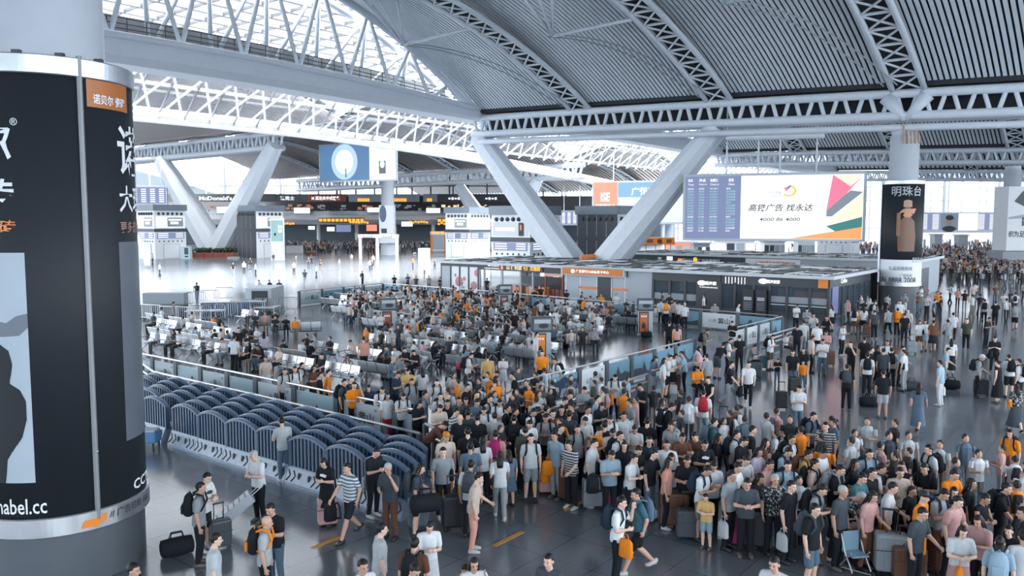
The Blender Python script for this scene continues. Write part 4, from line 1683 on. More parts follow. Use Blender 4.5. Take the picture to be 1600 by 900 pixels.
o = m_.build('foliage', None, t)
# orange booth
c = Wz(690, 392)
Y = c.y
t = thing('sales_booth', 'white sales booth with orange frame and sign beside the car poster', 'booth', (xpix(673, Y), Y, 0))
w_ = xpix(709, Y) - xpix(673, Y)
h_ = zpix(362, Y)
m_ = MB()
m_.box((w_ / 2, 1.5, h_ * 0.45), (w_, 3, h_ * 0.9), WHITE)
m_.build('body', None, t)
m_ = MB()
m_.box((w_ / 2, 1.4, h_ * 0.93), (w_ + 0.3, 3.2, h_ * 0.17), WHITE)
for q in range(5):
    m_.box((w_ * (0.12 + 0.19 * q), -0.25, h_ * 0.93), (w_ * 0.13, 0.1, h_ * 0.09), GLOWO)
m_.build('sign', None, t)
m_ = MB()
m_.box((w_ * 0.33, -0.05, h_ * 0.45), (w_ * 0.64, 0.1, h_ * 0.75), PRINTG)
for x in (0.03, 0.64):
    m_.box((w_ * x, -0.12, h_ * 0.42), (w_ * 0.09, 0.1, h_ * 0.84), ORANGE)
m_.build('shutter', None, t)
# white gateway
c = Wz(590, 405)
Y = c.y
t = thing('gateway', 'white double gateway with sign boxes in the middle of the bright floor', 'gateway', (xpix(560, Y), Y, 0))
w_ = xpix(621, Y) - xpix(560, Y)
h_ = zpix(367, Y)
for x in (0.03, 0.47, 0.97):
    m_ = MB()
    m_.box((w_ * x, 0.4, h_ * 0.45), (w_ * 0.07, 0.8, h_ * 0.9), WHITE, bev=0.03)
    m_.build('post', None, t)
m_ = MB()
m_.box((w_ / 2, 0.4, h_ * 0.95), (w_ * 1.03, 1.0, h_ * 0.14), WHITE, bev=0.03)
m_.build('beam', None, t)
for x in (0.24, 0.74):
    m_ = MB()
    m_.box((w_ * x, -0.15, h_ * 0.94), (w_ * 0.22, 0.1, h_ * 0.08), DARK)
    m_.box((w_ * x, -0.21, h_ * 0.94), (w_ * 0.19, 0.05, h_ * 0.05), GLOWW)
    m_.build('sign_box', None, t)
# orange hexagonal pavilion
c = Dy(1028, 380, 125)
t = thing('orange_pavilion', 'orange box-shaped pavilion roof on thin posts behind the bank roof', 'pavilion', (c.x, c.y, 0))
za_, zb2 = zpix(382, 125), zpix(371, 125)
m_ = MB()
for k, (x, w2) in enumerate(((-1.4, 2.3), (0.1, 1.9), (1.5, 1.9))):
    m_.box((x, (k % 2) * 0.6, (za_ + zb2) / 2), (w2, 1.8, zb2 - za_), ORANGE, bev=0.03)
    m_.box((x, (k % 2) * 0.6 - 0.95, (za_ + zb2) / 2), (w2 * 0.4, 0.1, (zb2 - za_) * 0.5), WOODR)
m_.build('roof', None, t)
for x in (-1.8, -0.3, 1.2, 2.0):
    m_ = MB()
    m_.tube([(x, 0.3, 0), (x, 0.3, za_)], 0.06, n=6)
    m_.build('post', DARK, t)
# counter desk rows
for k, (px0, px1, py, h_, m0) in enumerate(((447, 472, 396, 12, WHITE), (478, 492, 398, 4, WOODR), (355, 372, 405, 3, GREY))):
    c = Wz((px0 + px1) / 2, py)
    w_ = xpix(px1, c.y) - xpix(px0, c.y)
    z_ = h_ / FPX * c.y
    m_ = MB()
    m_.box((0, 0.5, z_ / 2), (w_, 1.0, z_), m0, bev=0.04)
    m_.box((0, 0.5, z_ + 0.03), (w_ + 0.1, 1.1, 0.06), GREY)
    o = m_.build('service_counter')
    o.location = (c.x, c.y, 0)
    tag(o, ('white service counter before the waiting crowd across the hall', 'low maroon planter box before the waiting crowd', 'small grey box by the white kiosk')[k], 'counter')

# ================================================================ kiosk block
ROOFM = mat('corrugated_roof', (0.34, 0.37, 0.40), 0.55, noise=0.3, nscale=1.5)
CGREY = mat('cladding_grey', (0.40, 0.44, 0.49), 0.5, noise=0.05)
CDARK = mat('cladding_dark', (0.05, 0.06, 0.07), 0.45)
O1 = Vector((22.1, 56.5, 0))
Z1 = 2.95


def block(org, la, lb, z, name, label, fascia, over=0.4):
    t = thing(name, label, 'building', (org.x, org.y, 0))
    ax3 = (AX, BX, UPZ)
    ctr = AX * (la / 2) + BX * (lb / 2)
    m_ = MB()
    m_.box(ctr + UPZ * (z + 0.0), (la + over * 2, lb + over * 2, 0.16), ROOFM, ax3)
    n = int(la / 0.9)
    for q in range(n):
        a_ = (q + 0.5) * la / n
        m_.box(AX * a_ + BX * (lb / 2) + UPZ * (z + 0.11), (0.07, lb, 0.07), CDARK if q % 3 else WHITE, ax3)
    m = int(lb / 1.1)
    for q in range(m):
        for r_ in range(int(la / 2.6)):
            if rnd.random() < 0.75:
                m_.box(AX * (r_ * 2.6 + 1.3 + rnd.uniform(-.3, .3)) + BX * ((q + 0.5) * lb / m) + UPZ * (z + 0.15), (1.9, 0.45, 0.06), rnd.choice([CDARK, GREY, DARK, WHITE]), ax3)
    m_.build('roof', None, t)
    m_ = MB()
    ff = mat('fascia_white', (0.62, 0.66, 0.70), 0.5)
    for (p, q) in ((AX * (-over) - BX * over, AX * (la + over) - BX * over), (AX * (-over) - BX * over, -AX * over + BX * (lb + over)), (AX * (la + over) - BX * over, AX * (la + over) + BX * (lb + over))):
        m_.span(p + UPZ * z, q + UPZ * z, 0.1, 0.24, ff)
    m_.build('roof_edge', None, t)
    m_ = MB()
    m_.box(AX * (la / 2) + BX * (lb - 0.1) + UPZ * (z / 2), (la, 0.2, z), CDARK, ax3)
    m_.box(AX * (la / 2) + BX * (lb / 2) + UPZ * 0.02, (la, lb, 0.04), GREY, ax3)
    m_.build('rear_wall', None, t)
    return t


def face_a(t, z):
    """drawing helpers on the front face (runs along +AX from the near corner): s measured from the near corner"""
    def R_(s0, s1, z0, z1, m0, out=0.0, th_=0.12):
        m_.box(AX * ((s0 + s1) / 2) - BX * out + UPZ * ((z0 + z1) / 2), (abs(s1 - s0), th_, z1 - z0), m0, (AX, BX, UPZ))
    return R_


def s_of(org, px):
    """distance along the front face of the sight line at px"""
    k = (px - 800) / FPX
    return (org.x - k * org.y) / (k * AX.y - AX.x)


LA1 = s_of(O1, 689)
t = block(O1, LA1, 13.0, Z1, 'kiosk_row', 'long low row of shops with flat roof and dark window fronts along the waiting area', None)
R_ = face_a(t, Z1)
S = lambda px: s_of(O1, px)
# dark corner shop
m_ = MB()
R_(0, S(1020), 2.15, Z1 - 0.1, CDARK)
R_(0, S(1020), 0.0, 0.35, CDARK)
m_.build('dark_fascia', None, t)
m_ = MB()
for px in (1297, 1268, 1232, 1205, 1180, 1150, 1128, 1072, 1048, 1022):
    R_(S(px) - 0.09, S(px) + 0.09, 0, 2.3, CDARK, 0.03, 0.2)
m_.build('post', None, t)
m_ = MB()
R_(S(1128), S(1090), 0, 2.9, mat('sign_wall', (0.055, 0.06, 0.07), 0.6), 0.06, 0.2)
m_.build('sign_wall', None, t)
m_ = MB()
R_(0.1, S(1128), 0.35, 2.15, None, -0.02, 0.05)
R_(S(1090), S(1022), 0.35, 2.4, None, -0.02, 0.05)
m_.build('shop_window', SHOPGLASS, t)
m_ = MB()
R_(0.1, S(1205), 1.0, 1.45, mat('frosted', (0.30, 0.34, 0.38), 0.5), 0.02, 0.04)
R_(S(1090), S(1022), 0.7, 1.2, MATS['frosted'], 0.02, 0.04)
R_(0.1, S(1205), 0.82, 0.88, PRINTW, 0.03, 0.03)
m_.build('window_film', None, t)
m_ = MB()
R_(S(1240), S(1262), 1.35, 1.85, PRINTO, -0.6)
R_(S(1266), S(1292), 1.35, 1.85, PRINTO, -0.6)
R_(S(1212), S(1232), 1.4, 2.0, PRINTG, -0.8)
R_(S(1040), S(1028), 1.5, 2.0, WOODR, -0.6)
R_(S(1070), S(1058), 1.4, 2.1, PRINTG, -0.6)
for q in range(7):
    R_(S(1135 + q * 5), S(1136 + q * 5), 2.2, 2.7, GLOWW, 0.1, 0.04)
m_.build('shop_fittings', None, t)
m_ = MB()
# signs on the fascia
for (px, s_, zc) in ((1094, 1, 2.15), (1190, 1, 2.5)):
    cc = AX * S(px + 5) - BX * 0.2 + UPZ * zc
    m_.ball(cc, (0.36, 0.06, 0.2), GLOWW, ax=(AX, BX, UPZ))
words_on(m_, '跳东家', AX * S(1104) - BX * 0.18 + UPZ * 2.0, -AX, UPZ, w=0.95, h=0.3, m=GLOWW, bold=0.05)
words_on(m_, 'TANDING', AX * S(1095) - BX * 0.18 + UPZ * 1.78, -AX, UPZ, w=1.5, h=0.1, m=GLOWW, bold=0.02)
words_on(m_, '跳东家茶', AX * S(1200) - BX * 0.12 + UPZ * 2.35, -AX, UPZ, w=1.0, h=0.28, m=GLOWW, bold=0.05)
R_(S(1296), S(1281), 2.2, 2.82, ORANGE, 0.12, 0.08)
m_.build('shop_sign', None, t)
m_ = MB()
for k, (pa, pb_) in enumerate(((1166, 1183), (1187, 1203))):
    m_.box(AX * ((S(pa) + S(pb_)) / 2) - BX * 0.5 + UPZ * 0.95, (abs(S(pa) - S(pb_)), 0.08, 1.9), INK, (AX, BX, UPZ))
    m_.box(AX * ((S(pa) + S(pb_)) / 2) - BX * 0.56 + UPZ * 1.2, (abs(S(pa) - S(pb_)) * 0.7, 0.03, 0.25), PRINTG, (AX, BX, UPZ))
    for q in range(5):
        m_.box(AX * ((S(pa) + S(pb_)) / 2) - BX * 0.56 + UPZ * (0.4 + 0.13 * q), (abs(S(pa) - S(pb_)) * 0.75, 0.03, 0.03), PRINTG, (AX, BX, UPZ))
m_.build('menu_board', None, t)
# grey corner and bank with orange sign
m_ = MB()
R_(S(1020), S(982), 0, Z1 - 0.1, CGREY)
m_.build('grey_wall', None, t)
m_ = MB()
R_(S(982), S(883), 0.0, 2.3, mat('bank_wall', (0.42, 0.48, 0.54), 0.4))
R_(S(958), S(935), 0.0, 2.2, DARK, 0.03)
R_(S(982), S(958), 1.15, 1.35, PRINTO, 0.08, 0.05)
R_(S(935), S(905), 1.15, 1.35, PRINTO, 0.08, 0.05)
for px in (978, 957, 934, 908, 886):
    R_(S(px) - 0.04, S(px) + 0.04, 0, 2.3, PRINTW, 0.08, 0.05)
m_.build('bank_front', None, t)
m_ = MB()
R_(S(980), S(881), 2.28, 2.98, mat('sign_frame', (0.55, 0.58, 0.6), 0.4), 0.25, 0.4)
R_(S(977), S(884), 2.36, 2.9, GLOWO if False else mat('sign_orange', (0.90, 0.28, 0.04), 0.4, emit=0.35), 0.47, 0.05)
words_on(m_, '广发银行CGB信用卡中心', AX * S(905) - BX * 0.52 + UPZ * 2.5, -AX, UPZ, w=S(905) - S(957), h=0.27, m=GLOWW, bold=0.02)
m_.ball(AX * S(900) - BX * 0.5 + UPZ * 2.63, (0.2, 0.03, 0.17), GLOWW, ax=(AX, BX, UPZ))
m_.build('orange_sign', None, t)
# snack shops
m_ = MB()
R_(S(881), S(852), 2.3, Z1 - 0.05, CDARK, 0.06)
R_(S(881), S(852), 2.05, 2.3, mat('salmon_strip', (0.75, 0.42, 0.33), 0.5), 0.1)
R_(S(849), S(749), 2.35, Z1 - 0.05, CDARK, 0.06)
m_.build('shop_fascia', None, t)
m_ = MB()
words_on(m_, '嘀嗒出行', AX * S(764) - BX * 0.16 + UPZ * 2.68, -AX, UPZ, w=S(764) - S(782), h=0.18, m=GLOWW, bold=0.02)
words_on(m_, 'DIDACHUXING', AX * S(759) - BX * 0.16 + UPZ * 2.45, -AX, UPZ, w=S(759) - S(782), h=0.12, m=GLOWW, bold=0.02)
m_.ball(AX * S(786) - BX * 0.16 + UPZ * 2.62, (0.16, 0.03, 0.2), GLOWR, ax=(AX, BX, UPZ))
words_on(m_, '山 便利店', AX * S(793) - BX * 0.16 + UPZ * 2.45, -AX, UPZ, w=S(793) - S(817), h=0.42, m=GLOWC, bold=0.04)
words_on(m_, '七仔汉堡店', AX * S(819) - BX * 0.16 + UPZ * 2.45, -AX, UPZ, w=S(819) - S(846), h=0.4, m=GLOWO, bold=0.04)
m_.build('sign_lettering', None, t)
m_ = MB()
for px in (880, 853, 833, 814, 785, 757, 750):
    R_(S(px) - 0.08, S(px) + 0.08, 0, 2.4, CGREY if px not in (880, 853) else WOODR, 0.02)
m_.build('post', None, t)
m_ = MB()
rr = random.Random(3)
for px in range(790, 852, 5):
    R_(S(px), S(px + 4.4), 0.15, 1.0 + rr.uniform(-.1, .15), rr.choice([PRINTO, WOODR, PRINTW, mat('pastry', (0.55, 0.27, 0.16), 0.6), mat('pink_card', (0.75, 0.45, 0.4), 0.6)]), -0.3, 0.3)
for px in range(790, 850, 10):
    R_(S(px), S(px + 8), 1.8, 2.1, rr.choice([GREY, GLOWW, PRINTG]), -2.5, 0.3)
for px in range(857, 878, 7):
    R_(S(px), S(px + 6), 0.2, 0.9, rr.choice([PRINTO, WOODR]), -0.6, 0.5)
    R_(S(px), S(px + 5), 1.5, 1.9, rr.choice([GLOWC, PRINTG]), -3, 0.2)
m_.build('shop_fittings', None, t)
m_ = MB()
R_(S(749), S(690), 0, Z1 - 0.1, GLOWW if False else WHITE, 0.0)
R_(S(704), S(691), 0.1, Z1 - 0.35, PRINTG, 0.05)
for px in (748, 733, 719, 705, 690.5):
    R_(S(px) - 0.07, S(px) + 0.07, 0, Z1 - 0.1, CDARK, 0.06)
R_(S(749), S(690), Z1 - 0.4, Z1 - 0.1, CDARK, 0.08)
for (px, zc, r_) in ((718, 1.1, 0.5), (726, 1.4, 0.2), (741, 0.8, 0.4), (746, 2.0, 0.35), (712, 1.7, 0.15)):
    m_.ball(AX * S(px) - BX * 0.08 + UPZ * zc, (r_, 0.03, r_), mat('print_rose', (0.55, 0.25, 0.28), 0.5), ax=(AX, BX, UPZ))
m_.build('poster_wall', None, t)
# side face of the row (runs along BX from the near corner)
m_ = MB()
m_.box(BX * 5.2 + UPZ * 2.5, (0.14, 10.4, 0.7), CDARK, (AX, BX, UPZ))
for q in range(8):
    m_.box(BX * (0.2 + q * 1.45) + UPZ * 1.1, (0.16, 0.14, 2.2), CDARK, (AX, BX, UPZ))
m_.build('side_frame', None, t)
m_ = MB()
m_.box(BX * 5.2 + UPZ * 1.1, (0.04, 10.2, 2.2), None, (AX, BX, UPZ))
m_.build('side_window', SHOPGLASS, t)
m_ = MB()
m_.box(BX * 1.1 - AX * 0.12 + UPZ * 1.3, (0.06, 1.3, 1.9), mat('lit_violet', (0.22, 0.25, 0.55), 0.4, emit=0.5), (AX, BX, UPZ))
words_on(m_, 'Coffee', BX * 2.4 - AX * 0.1 + UPZ * 2.4, BX, UPZ, w=1.5, h=0.35, m=GLOWW, bold=0.03)
m_.build('side_poster', None, t)

# second, higher building with the bank name
O2 = Vector((36.3, 73.0, 0))
S2 = lambda px: s_of(O2, px)
t = block(O2, S2(978), 10.5, 3.3, 'bank_building', 'second flat-roofed building with the dark bank fascia behind the shop row', None, 0.3)
m_ = MB()
R_(0, S2(1250), 0, 3.2, CGREY)
m_.build('grey_wall', None, t)
m_ = MB()
R_(S2(1250), S2(978), 0, 3.2, CDARK)
m_.build('dark_wall', None, t)
m_ = MB()
R_(S2(1160), S2(1052), 2.4, 3.2, mat('sign_navy', (0.02, 0.03, 0.05), 0.4), 0.08)
words_on(m_, 'GRC', AX * S2(1060) - BX * 0.16 + UPZ * 2.62, -AX, UPZ, w=S2(1060) - S2(1070), h=0.26, m=GLOWO, bold=0.03)
words_on(m_, 'BANK', AX * S2(1070.5) - BX * 0.16 + UPZ * 2.62, -AX, UPZ, w=S2(1070.5) - S2(1083), h=0.26, m=PRINTW, bold=0.0)
m_.ball(AX * S2(1087.5) - BX * 0.16 + UPZ * 2.8, (0.25, 0.03, 0.25), GLOWO, ax=(AX, BX, UPZ))
words_on(m_, '广州农商银行', AX * S2(1092) - BX * 0.16 + UPZ * 2.58, -AX, UPZ, w=S2(1092) - S2(1126), h=0.32, m=PRINTW, bold=0.02)
R_(S2(1052), S2(1043), 2.55, 3.05, GLOWW, 0.1)
R_(S2(1034), S2(1029), 2.7, 2.95, PRINTW, 0.1)
m_.build('bank_sign', None, t)
m_ = MB()
R_(S2(1251), S2(1166), 2.4, 3.1, PRINTW, 0.1)
words_on(m_, '广州华泰文化传播有限公司', AX * S2(1183) - BX * 0.2 + UPZ * 2.62, -AX, UPZ, w=S2(1183) - S2(1244), h=0.26, m=PRINTO, bold=0.02)
m_.build('white_sign', None, t)
m_ = MB()
m_.box(BX * 5 + UPZ * 1.6, (0.14, 10, 3.2), CGREY, (AX, BX, UPZ))
m_.box(BX * 3.4 - AX * 0.08 + UPZ * 1.3, (0.06, 3.4, 2.4), DARK, (AX, BX, UPZ))
m_.build('side_wall', None, t)
# orange advertisement stand by the pillar
c = Wz(1374, 474)
m_ = MB()
m_.box((0, 0, 1.0), (1.0, 0.15, 2.0), GREY, bev=0.02)
m_.box((0, -0.09, 1.2), (0.8, 0.03, 1.4), PRINTO)
m_.ball((0.05, -0.11, 1.2), (0.28, 0.03, 0.45), PRINTR)
o = m_.build('advert_stand')
o.location = c
tag(o, 'orange picture stand leaning by the liquor pillar at the shop corner', 'advert stand')
# orange strip lying on roof
m_ = MB()
c = Dy(945, 405, 84)
m_.box((0, 0, 0), (9, 0.3, 0.45), PRINTO, (BX, AX, UPZ))
o = m_.build('roof_banner')
o.location = (c.x, c.y, Z1 + 0.35)
tag(o, 'long orange banner lying along the shop roof below the slanting leg', 'banner')

# ================================================================ poster fences
LAND = mat('landscape_blue', (0.17, 0.34, 0.46), 0.35, noise=0.15, nscale=1.0)
LAND2 = mat('landscape_pale', (0.36, 0.50, 0.57), 0.35, noise=0.1, nscale=1.0)
RIDGE = mat('ridge_dark', (0.035, 0.06, 0.075), 0.45)
PAPER = mat('poster_paper', (0.52, 0.61, 0.66), 0.4)
PAPER2 = mat('poster_white', (0.70, 0.75, 0.79), 0.4)
FPOST = mat('fence_post', (0.11, 0.13, 0.15), 0.45, 0.3)


def ridge(m_, w_, h_, seed, base=0.25, peak=0.35, m0=None, y=-0.035):
    r_ = random.Random(seed)
    n = 18
    pts = [(-w_ / 2, y, 0.02), (w_ / 2, y, 0.02)]
    top = []
    pk = r_.uniform(0.3, 0.7)
    for i in range(n + 1):
        f = i / n
        z = h_ * (base + r_.uniform(-.05, .06) + peak * math.exp(-((f - pk) / 0.07) ** 2) * r_.uniform(.7, 1) + 0.12 * math.sin(f * 6 + seed))
        top.append((w_ * (f - 0.5), y, max(0.05, z)))
    # ordinary strip mesh keeps the outline valid
    vs = []
    for p in top:
        vs += [(p[0], y, 0.03), p]
    m_.add(vs, [(2 * i, 2 * i + 2, 2 * i + 3, 2 * i + 1) for i in range(n)], m0 or RIDGE)


def falls(m_, w_, h_):
    ridge(m_, w_, h_, 5, 0.8, 0.0, mat('night_blue', (0.02, 0.05, 0.10), 0.4))
    for q in range(9):
        x = w_ * (-0.2 + 0.05 * q)
        m_.poly([(x, -.045, h_ * .1), (x + .08, -.045, h_ * .1), (x + .16 + .03 * q, -.045, h_ * (.45 + .02 * q)), (x + .12 + .03 * q, -.045, h_ * (.45 + .02 * q))], PRINTG)
    m_.poly([(w_ * .05, -.05, h_ * .84), (w_ * .35, -.05, h_ * .97), (w_ * .2, -.05, h_ * .86)], PRINTO)


def fence(pts, label, n, kinds, h_=1.2, side=1, post_w=0.22, group='poster fences'):
    """railing with poster panels from pts[0] to pts[-1] (world points on the floor, left to right as seen)"""
    a0 = Vector(pts[0])
    t = thing('poster_fence', label, 'fence', (a0.x, a0.y, 0), group=group)
    tot = sum((Vector(q) - Vector(p)).length for p, q in zip(pts, pts[1:]))
    seg = []
    for p, q in zip(pts, pts[1:]):
        k = max(1, round(n * (Vector(q) - Vector(p)).length / tot))
        for i in range(k):
            seg.append((Vector(p).lerp(Vector(q), i / k), Vector(p).lerp(Vector(q), (i + 1) / k)))
    for i, (p, q) in enumerate(seg):
        p, q = p - a0, q - a0
        p.z = q.z = 0
        d = (q - p)
        w_ = d.length
        X = d.normalized()
        N = Vector((X.y, -X.x, 0))
        m_ = MB()
        m_.box(p + UPZ * (h_ / 2), (post_w, 0.14, h_), FPOST, (X, N, UPZ))
        if i == len(seg) - 1:
            m_.box(q + UPZ * (h_ / 2), (post_w, 0.14, h_), FPOST, (X, N, UPZ))
        m_.build('post', None, t)
        kd = kinds[i % len(kinds)]
        pan = MB()
        ww, hh = w_ - post_w - 0.06, h_ - 0.28
        base = {'c': PAPER, 'C': PAPER2, 'l': LAND2, 'L': LAND, 'f': LAND}[kd]
        pan.box((0, 0, hh / 2), (ww, 0.04, hh), base)
        if kd in 'cC':
            words_on(pan, '黄山', (-ww * 0.02, -0.03, hh * 0.30), (1, 0, 0), (0, 0, 1), w=ww * 0.36, h=hh * 0.42, m=INK if i % 3 else PRINTR if kd == 'C' else INK, bold=0.01)
            words_on(pan, '心灵', (-ww * 0.30, -0.03, hh * 0.36), (1, 0, 0), (0, 0, 1), w=ww * 0.24, h=hh * 0.24, m=INK)
            words_on(pan, '中国·安徽·黄山风景区', (-ww * 0.36, -0.03, hh * 0.16), (1, 0, 0), (0, 0, 1), w=ww * 0.66, h=hh * 0.07, m=PRINTG)
            pan.box((ww * 0.38, -0.03, hh * 0.84), (ww * 0.05, 0.01, hh * 0.1), GREY)
        elif kd == 'f':
            falls(pan, ww, hh)
            pan.box((-ww * 0.40, -0.05, hh * 0.88), (ww * 0.05, 0.01, hh * 0.1), PRINTW)
        else:
            ridge(pan, ww, hh, i * 3 + len(seg), 0.34, 0.42)
            pan.box((-ww * 0.43, -0.035, hh * 0.90), (ww * 0.04, 0.01, hh * 0.07), GREY)
        o = pan.build('poster', None, t)
        o.location = p + d * 0.5 + UPZ * 0.13
        o.rotation_euler = (0, 0, math.atan2(X.y, X.x))
    for (zz, r_) in ((h_ + 0.02, 0.04), (0.1, 0.03)):
        m_ = MB()
        m_.tube([Vector(p) - a0 + UPZ * zz for p in pts], r_, n=8)
        m_.build('rail', CHROME, t)
    return t


fl = lambda px, py, z=1.2: Vector((Wz(px, py, z).x, Wz(px, py, z).y, 0))
fence([fl(205, 550), fl(400, 589), fl(600, 630), fl(662, 645)], 'poster fence with metal rail between the blue barriers and the waiting crowd', 9, 'lclclclcl')
fence([fl(467, 455), fl(598, 443)], 'short poster fence at the bright end of the waiting area', 4, 'cLLc')
fence([fl(598, 443), fl(760, 455), fl(990, 475), fl(1215, 494)], 'long poster fence with landscapes between the waiting area and the shop row', 15, 'LcLLCLLLCCLCLCL')
fence([fl(806, 598), fl(1085, 530)], 'slanting poster fence with waterfall picture beside the standing queue', 7, 'lfCLLLL')
fence([fl(1143, 514), fl(1222, 495)], 'short poster fence with a calligraphy panel near the shop corner', 4, 'cCcL')


def guard(pts, label, h_=1.05, bars=0.16, posts=1.9, n_=None, mt=CHROME, hs=(1.0, 0.72), dark=True):
    a0 = Vector(pts[0])
    t = thing('guard_rail', label, 'guard rail', (a0.x, a0.y, 0))
    P = [Vector((p[0] - a0.x, p[1] - a0.y, 0)) for p in pts]
    for f in hs:
        m_ = MB()
        m_.tube([p + UPZ * (h_ * f) for p in P], 0.045, n=8)
        m_.build('rail', mt, t, True)
    for p, q in zip(P, P[1:]):
        k = max(1, round((q - p).length / posts))
        for i in range(k + 1):
            c = p.lerp(q, i / k)
            m_ = MB()
            m_.box(c + UPZ * (h_ / 2), (0.14, 0.14, h_), FPOST, ((q - p).normalized(), UPZ.cross((q - p).normalized()), UPZ), bev=0.01)
            m_.build('post', None, t)
        if bars:
            k = int((q - p).length / bars)
            m_ = MB()
            for i in range(k):
                c = p.lerp(q, (i + 0.5) / k)
                m_.box(c + UPZ * (h_ * 0.38), (0.03, 0.03, h_ * 0.68))
            m_.build('balusters', FPOST, t)
    return t


g = lambda px, py: fl(px, py, 1.05)
guard([g(205, 548), g(222, 568), g(240, 581), g(400, 617), g(600, 664), g(655, 677)], 'curved steel guard rail between the blue barriers and the poster fence')
guard([g(665, 662), g(706, 682)], 'short steel queue rail where a man in brown leans')
guard([g(858, 640), g(925, 612), g(1012, 584)], 'steel queue rail running along the slanting poster fence')
guard([g(1200, 524), g(1262, 506)], 'steel queue rail by the shop corner', hs=(1.0, 0.8, 0.6))

# ================================================================ blue water barriers
BARR = mat('barrier_blue', (0.06, 0.105, 0.175), 0.38, noise=0.15, nscale=3)
BARL = mat('barrier_pale', (0.24, 0.31, 0.40), 0.42, noise=0.25, nscale=4)


def make_barrier(name):
    w_, H = 1.45, 1.28
    t = thing(name, '', 'barrier')
    m_ = MB()
    vs, fs = [], []
    # flared foot, local x along the row, y depth
    prof = [(-0.24, 0), (-0.24, 0.08), (-0.10, 0.42), (-0.07, 0.46), (0.07, 0.46), (0.10, 0.42), (0.24, 0.08), (0.24, 0)]
    for x in (-w_ / 2 + 0.01, w_ / 2 - 0.01):
        for (y, z) in prof:
            vs.append((x, y, z))
    n = len(prof)
    fs = [(k, k + 1, n + k + 1, n + k) for k in range(n - 1)] + [tuple(range(n)), tuple(range(2 * n - 1, n - 1, -1))]
    m_.add(vs, fs, BARL)
    m_.build('base', None, t)
    m_ = MB()
    for q in range(-3, 4):
        if q in (-1, 1):
            m_.ball((q * 0.2, -0.165, 0.25), (0.055, 0.03, 0.13), INK)
        elif q:
            m_.span((q * 0.2 - 0.06, -0.235, 0.12), (q * 0.2 + 0.05, -0.175, 0.25), 0.02, 0.03, INK)
            m_.span((q * 0.2 + 0.05, -0.175, 0.25), (q * 0.2 - 0.06, -0.125, 0.38), 0.02, 0.03, INK)
    m_.build('mark', None, t)
    m_ = MB()

    def top(x):
        return H - 0.19 * (abs(x) / (w_ / 2)) ** 2.1
    K = 10
    for q in range(K):
        x = -w_ / 2 + 0.06 + (w_ - 0.12) * q / (K - 1)
        m_.box((x, 0, (0.46 + top(x)) / 2), (0.07, 0.12, top(x) - 0.46), BARR)
    for s_ in (-1, 1):
        m_.box((s_ * (w_ / 2 - 0.03), 0, (0.40 + top(w_ / 2)) / 2), (0.06, 0.14, top(w_ / 2) - 0.40), BARR)
    m_.build('bars', None, t)
    m_ = MB()
    vs, fs = [], []
    for q in range(17):
        x = -w_ / 2 + w_ * q / 16
        z = top(x)
        for (y, dz) in ((-0.08, 0), (-0.08, 0.05), (-0.03, 0.085), (0.03, 0.085), (0.08, 0.05), (0.08, 0)):
            vs.append((x, y, z + dz))
    for q in range(16):
        for e in range(6):
            e2 = (e + 1) % 6
            fs.append((q * 6 + e, q * 6 + e2, q * 6 + 6 + e2, q * 6 + 6 + e))
    fs += [tuple(range(6)), tuple(96 + e for e in range(6))]
    m_.add(vs, fs, mat('barrier_top', (0.11, 0.16, 0.24), 0.3))
    m_.build('arched_top', None, t)
    m_ = MB()
    m_.box((0, 0.0, 0.8), (w_ - 0.1, 0.03, 0.7), mat('barrier_core', (0.014, 0.028, 0.055), 0.5))
    m_.build('web', None, t)
    return t


b0 = make_barrier('water_barrier')
cm = childmap()
fa = Wz(270, 694)
fa = Vector((fa.x, fa.y, 0))
rowname = ['front', 'second', 'third', 'fourth', 'back']
used = False
rb = random.Random(5)
angb = math.atan2(-AX.y, -AX.x)
for row in range(5):
    for k in range(-3, 7):
        if row == 4 and k > 4:
            continue
        sh = [0, 0.25, 0.5, 0.95, 1.2][row]
        c = fa - AX * (k * 1.47 + 0.75 - 0.0) + AX * sh + BX * (row * 0.52 + 0.05)
        if row == 0 and k < 0:
            c += AX * 0.35
        px_ = 800 + FPX * c.x / c.y
        if px_ < 205:
            continue
        lab = 'blue plastic barrier with arched top, %s in the %s row' % (ORD[k + 3], rowname[row])
        rz = angb + rb.uniform(-0.02, 0.02)
        if not used:
            o = b0
            o.location = c
            o.rotation_euler = (0, 0, rz)
            used = True
        else:
            o = copy_tree(b0, cm, c, rz)
        tag(o, lab, 'barrier', 'blue plastic barriers stored in rows')
c = Wz(231, 702)
m_ = MB()
m_.box((0, 0, 0.4), (0.7, 0.5, 0.35), mat('crate_blue', (0.10, 0.25, 0.48), 0.4), bev=0.06)
m_.box((0, 0, 0.6), (0.6, 0.42, 0.05), PRINTG)
for x in (-0.25, 0.25):
    m_.tube([(x, -0.2, 0.0), (x, -0.2, 0.3)], 0.04, DARK)
    m_.tube([(x, 0.2, 0.0), (x, 0.2, 0.3)], 0.04, DARK)
o = m_.build('cart')
o.location = c
tag(o, 'small blue cart beside the advertising pillar at the end of the barriers', 'cart')

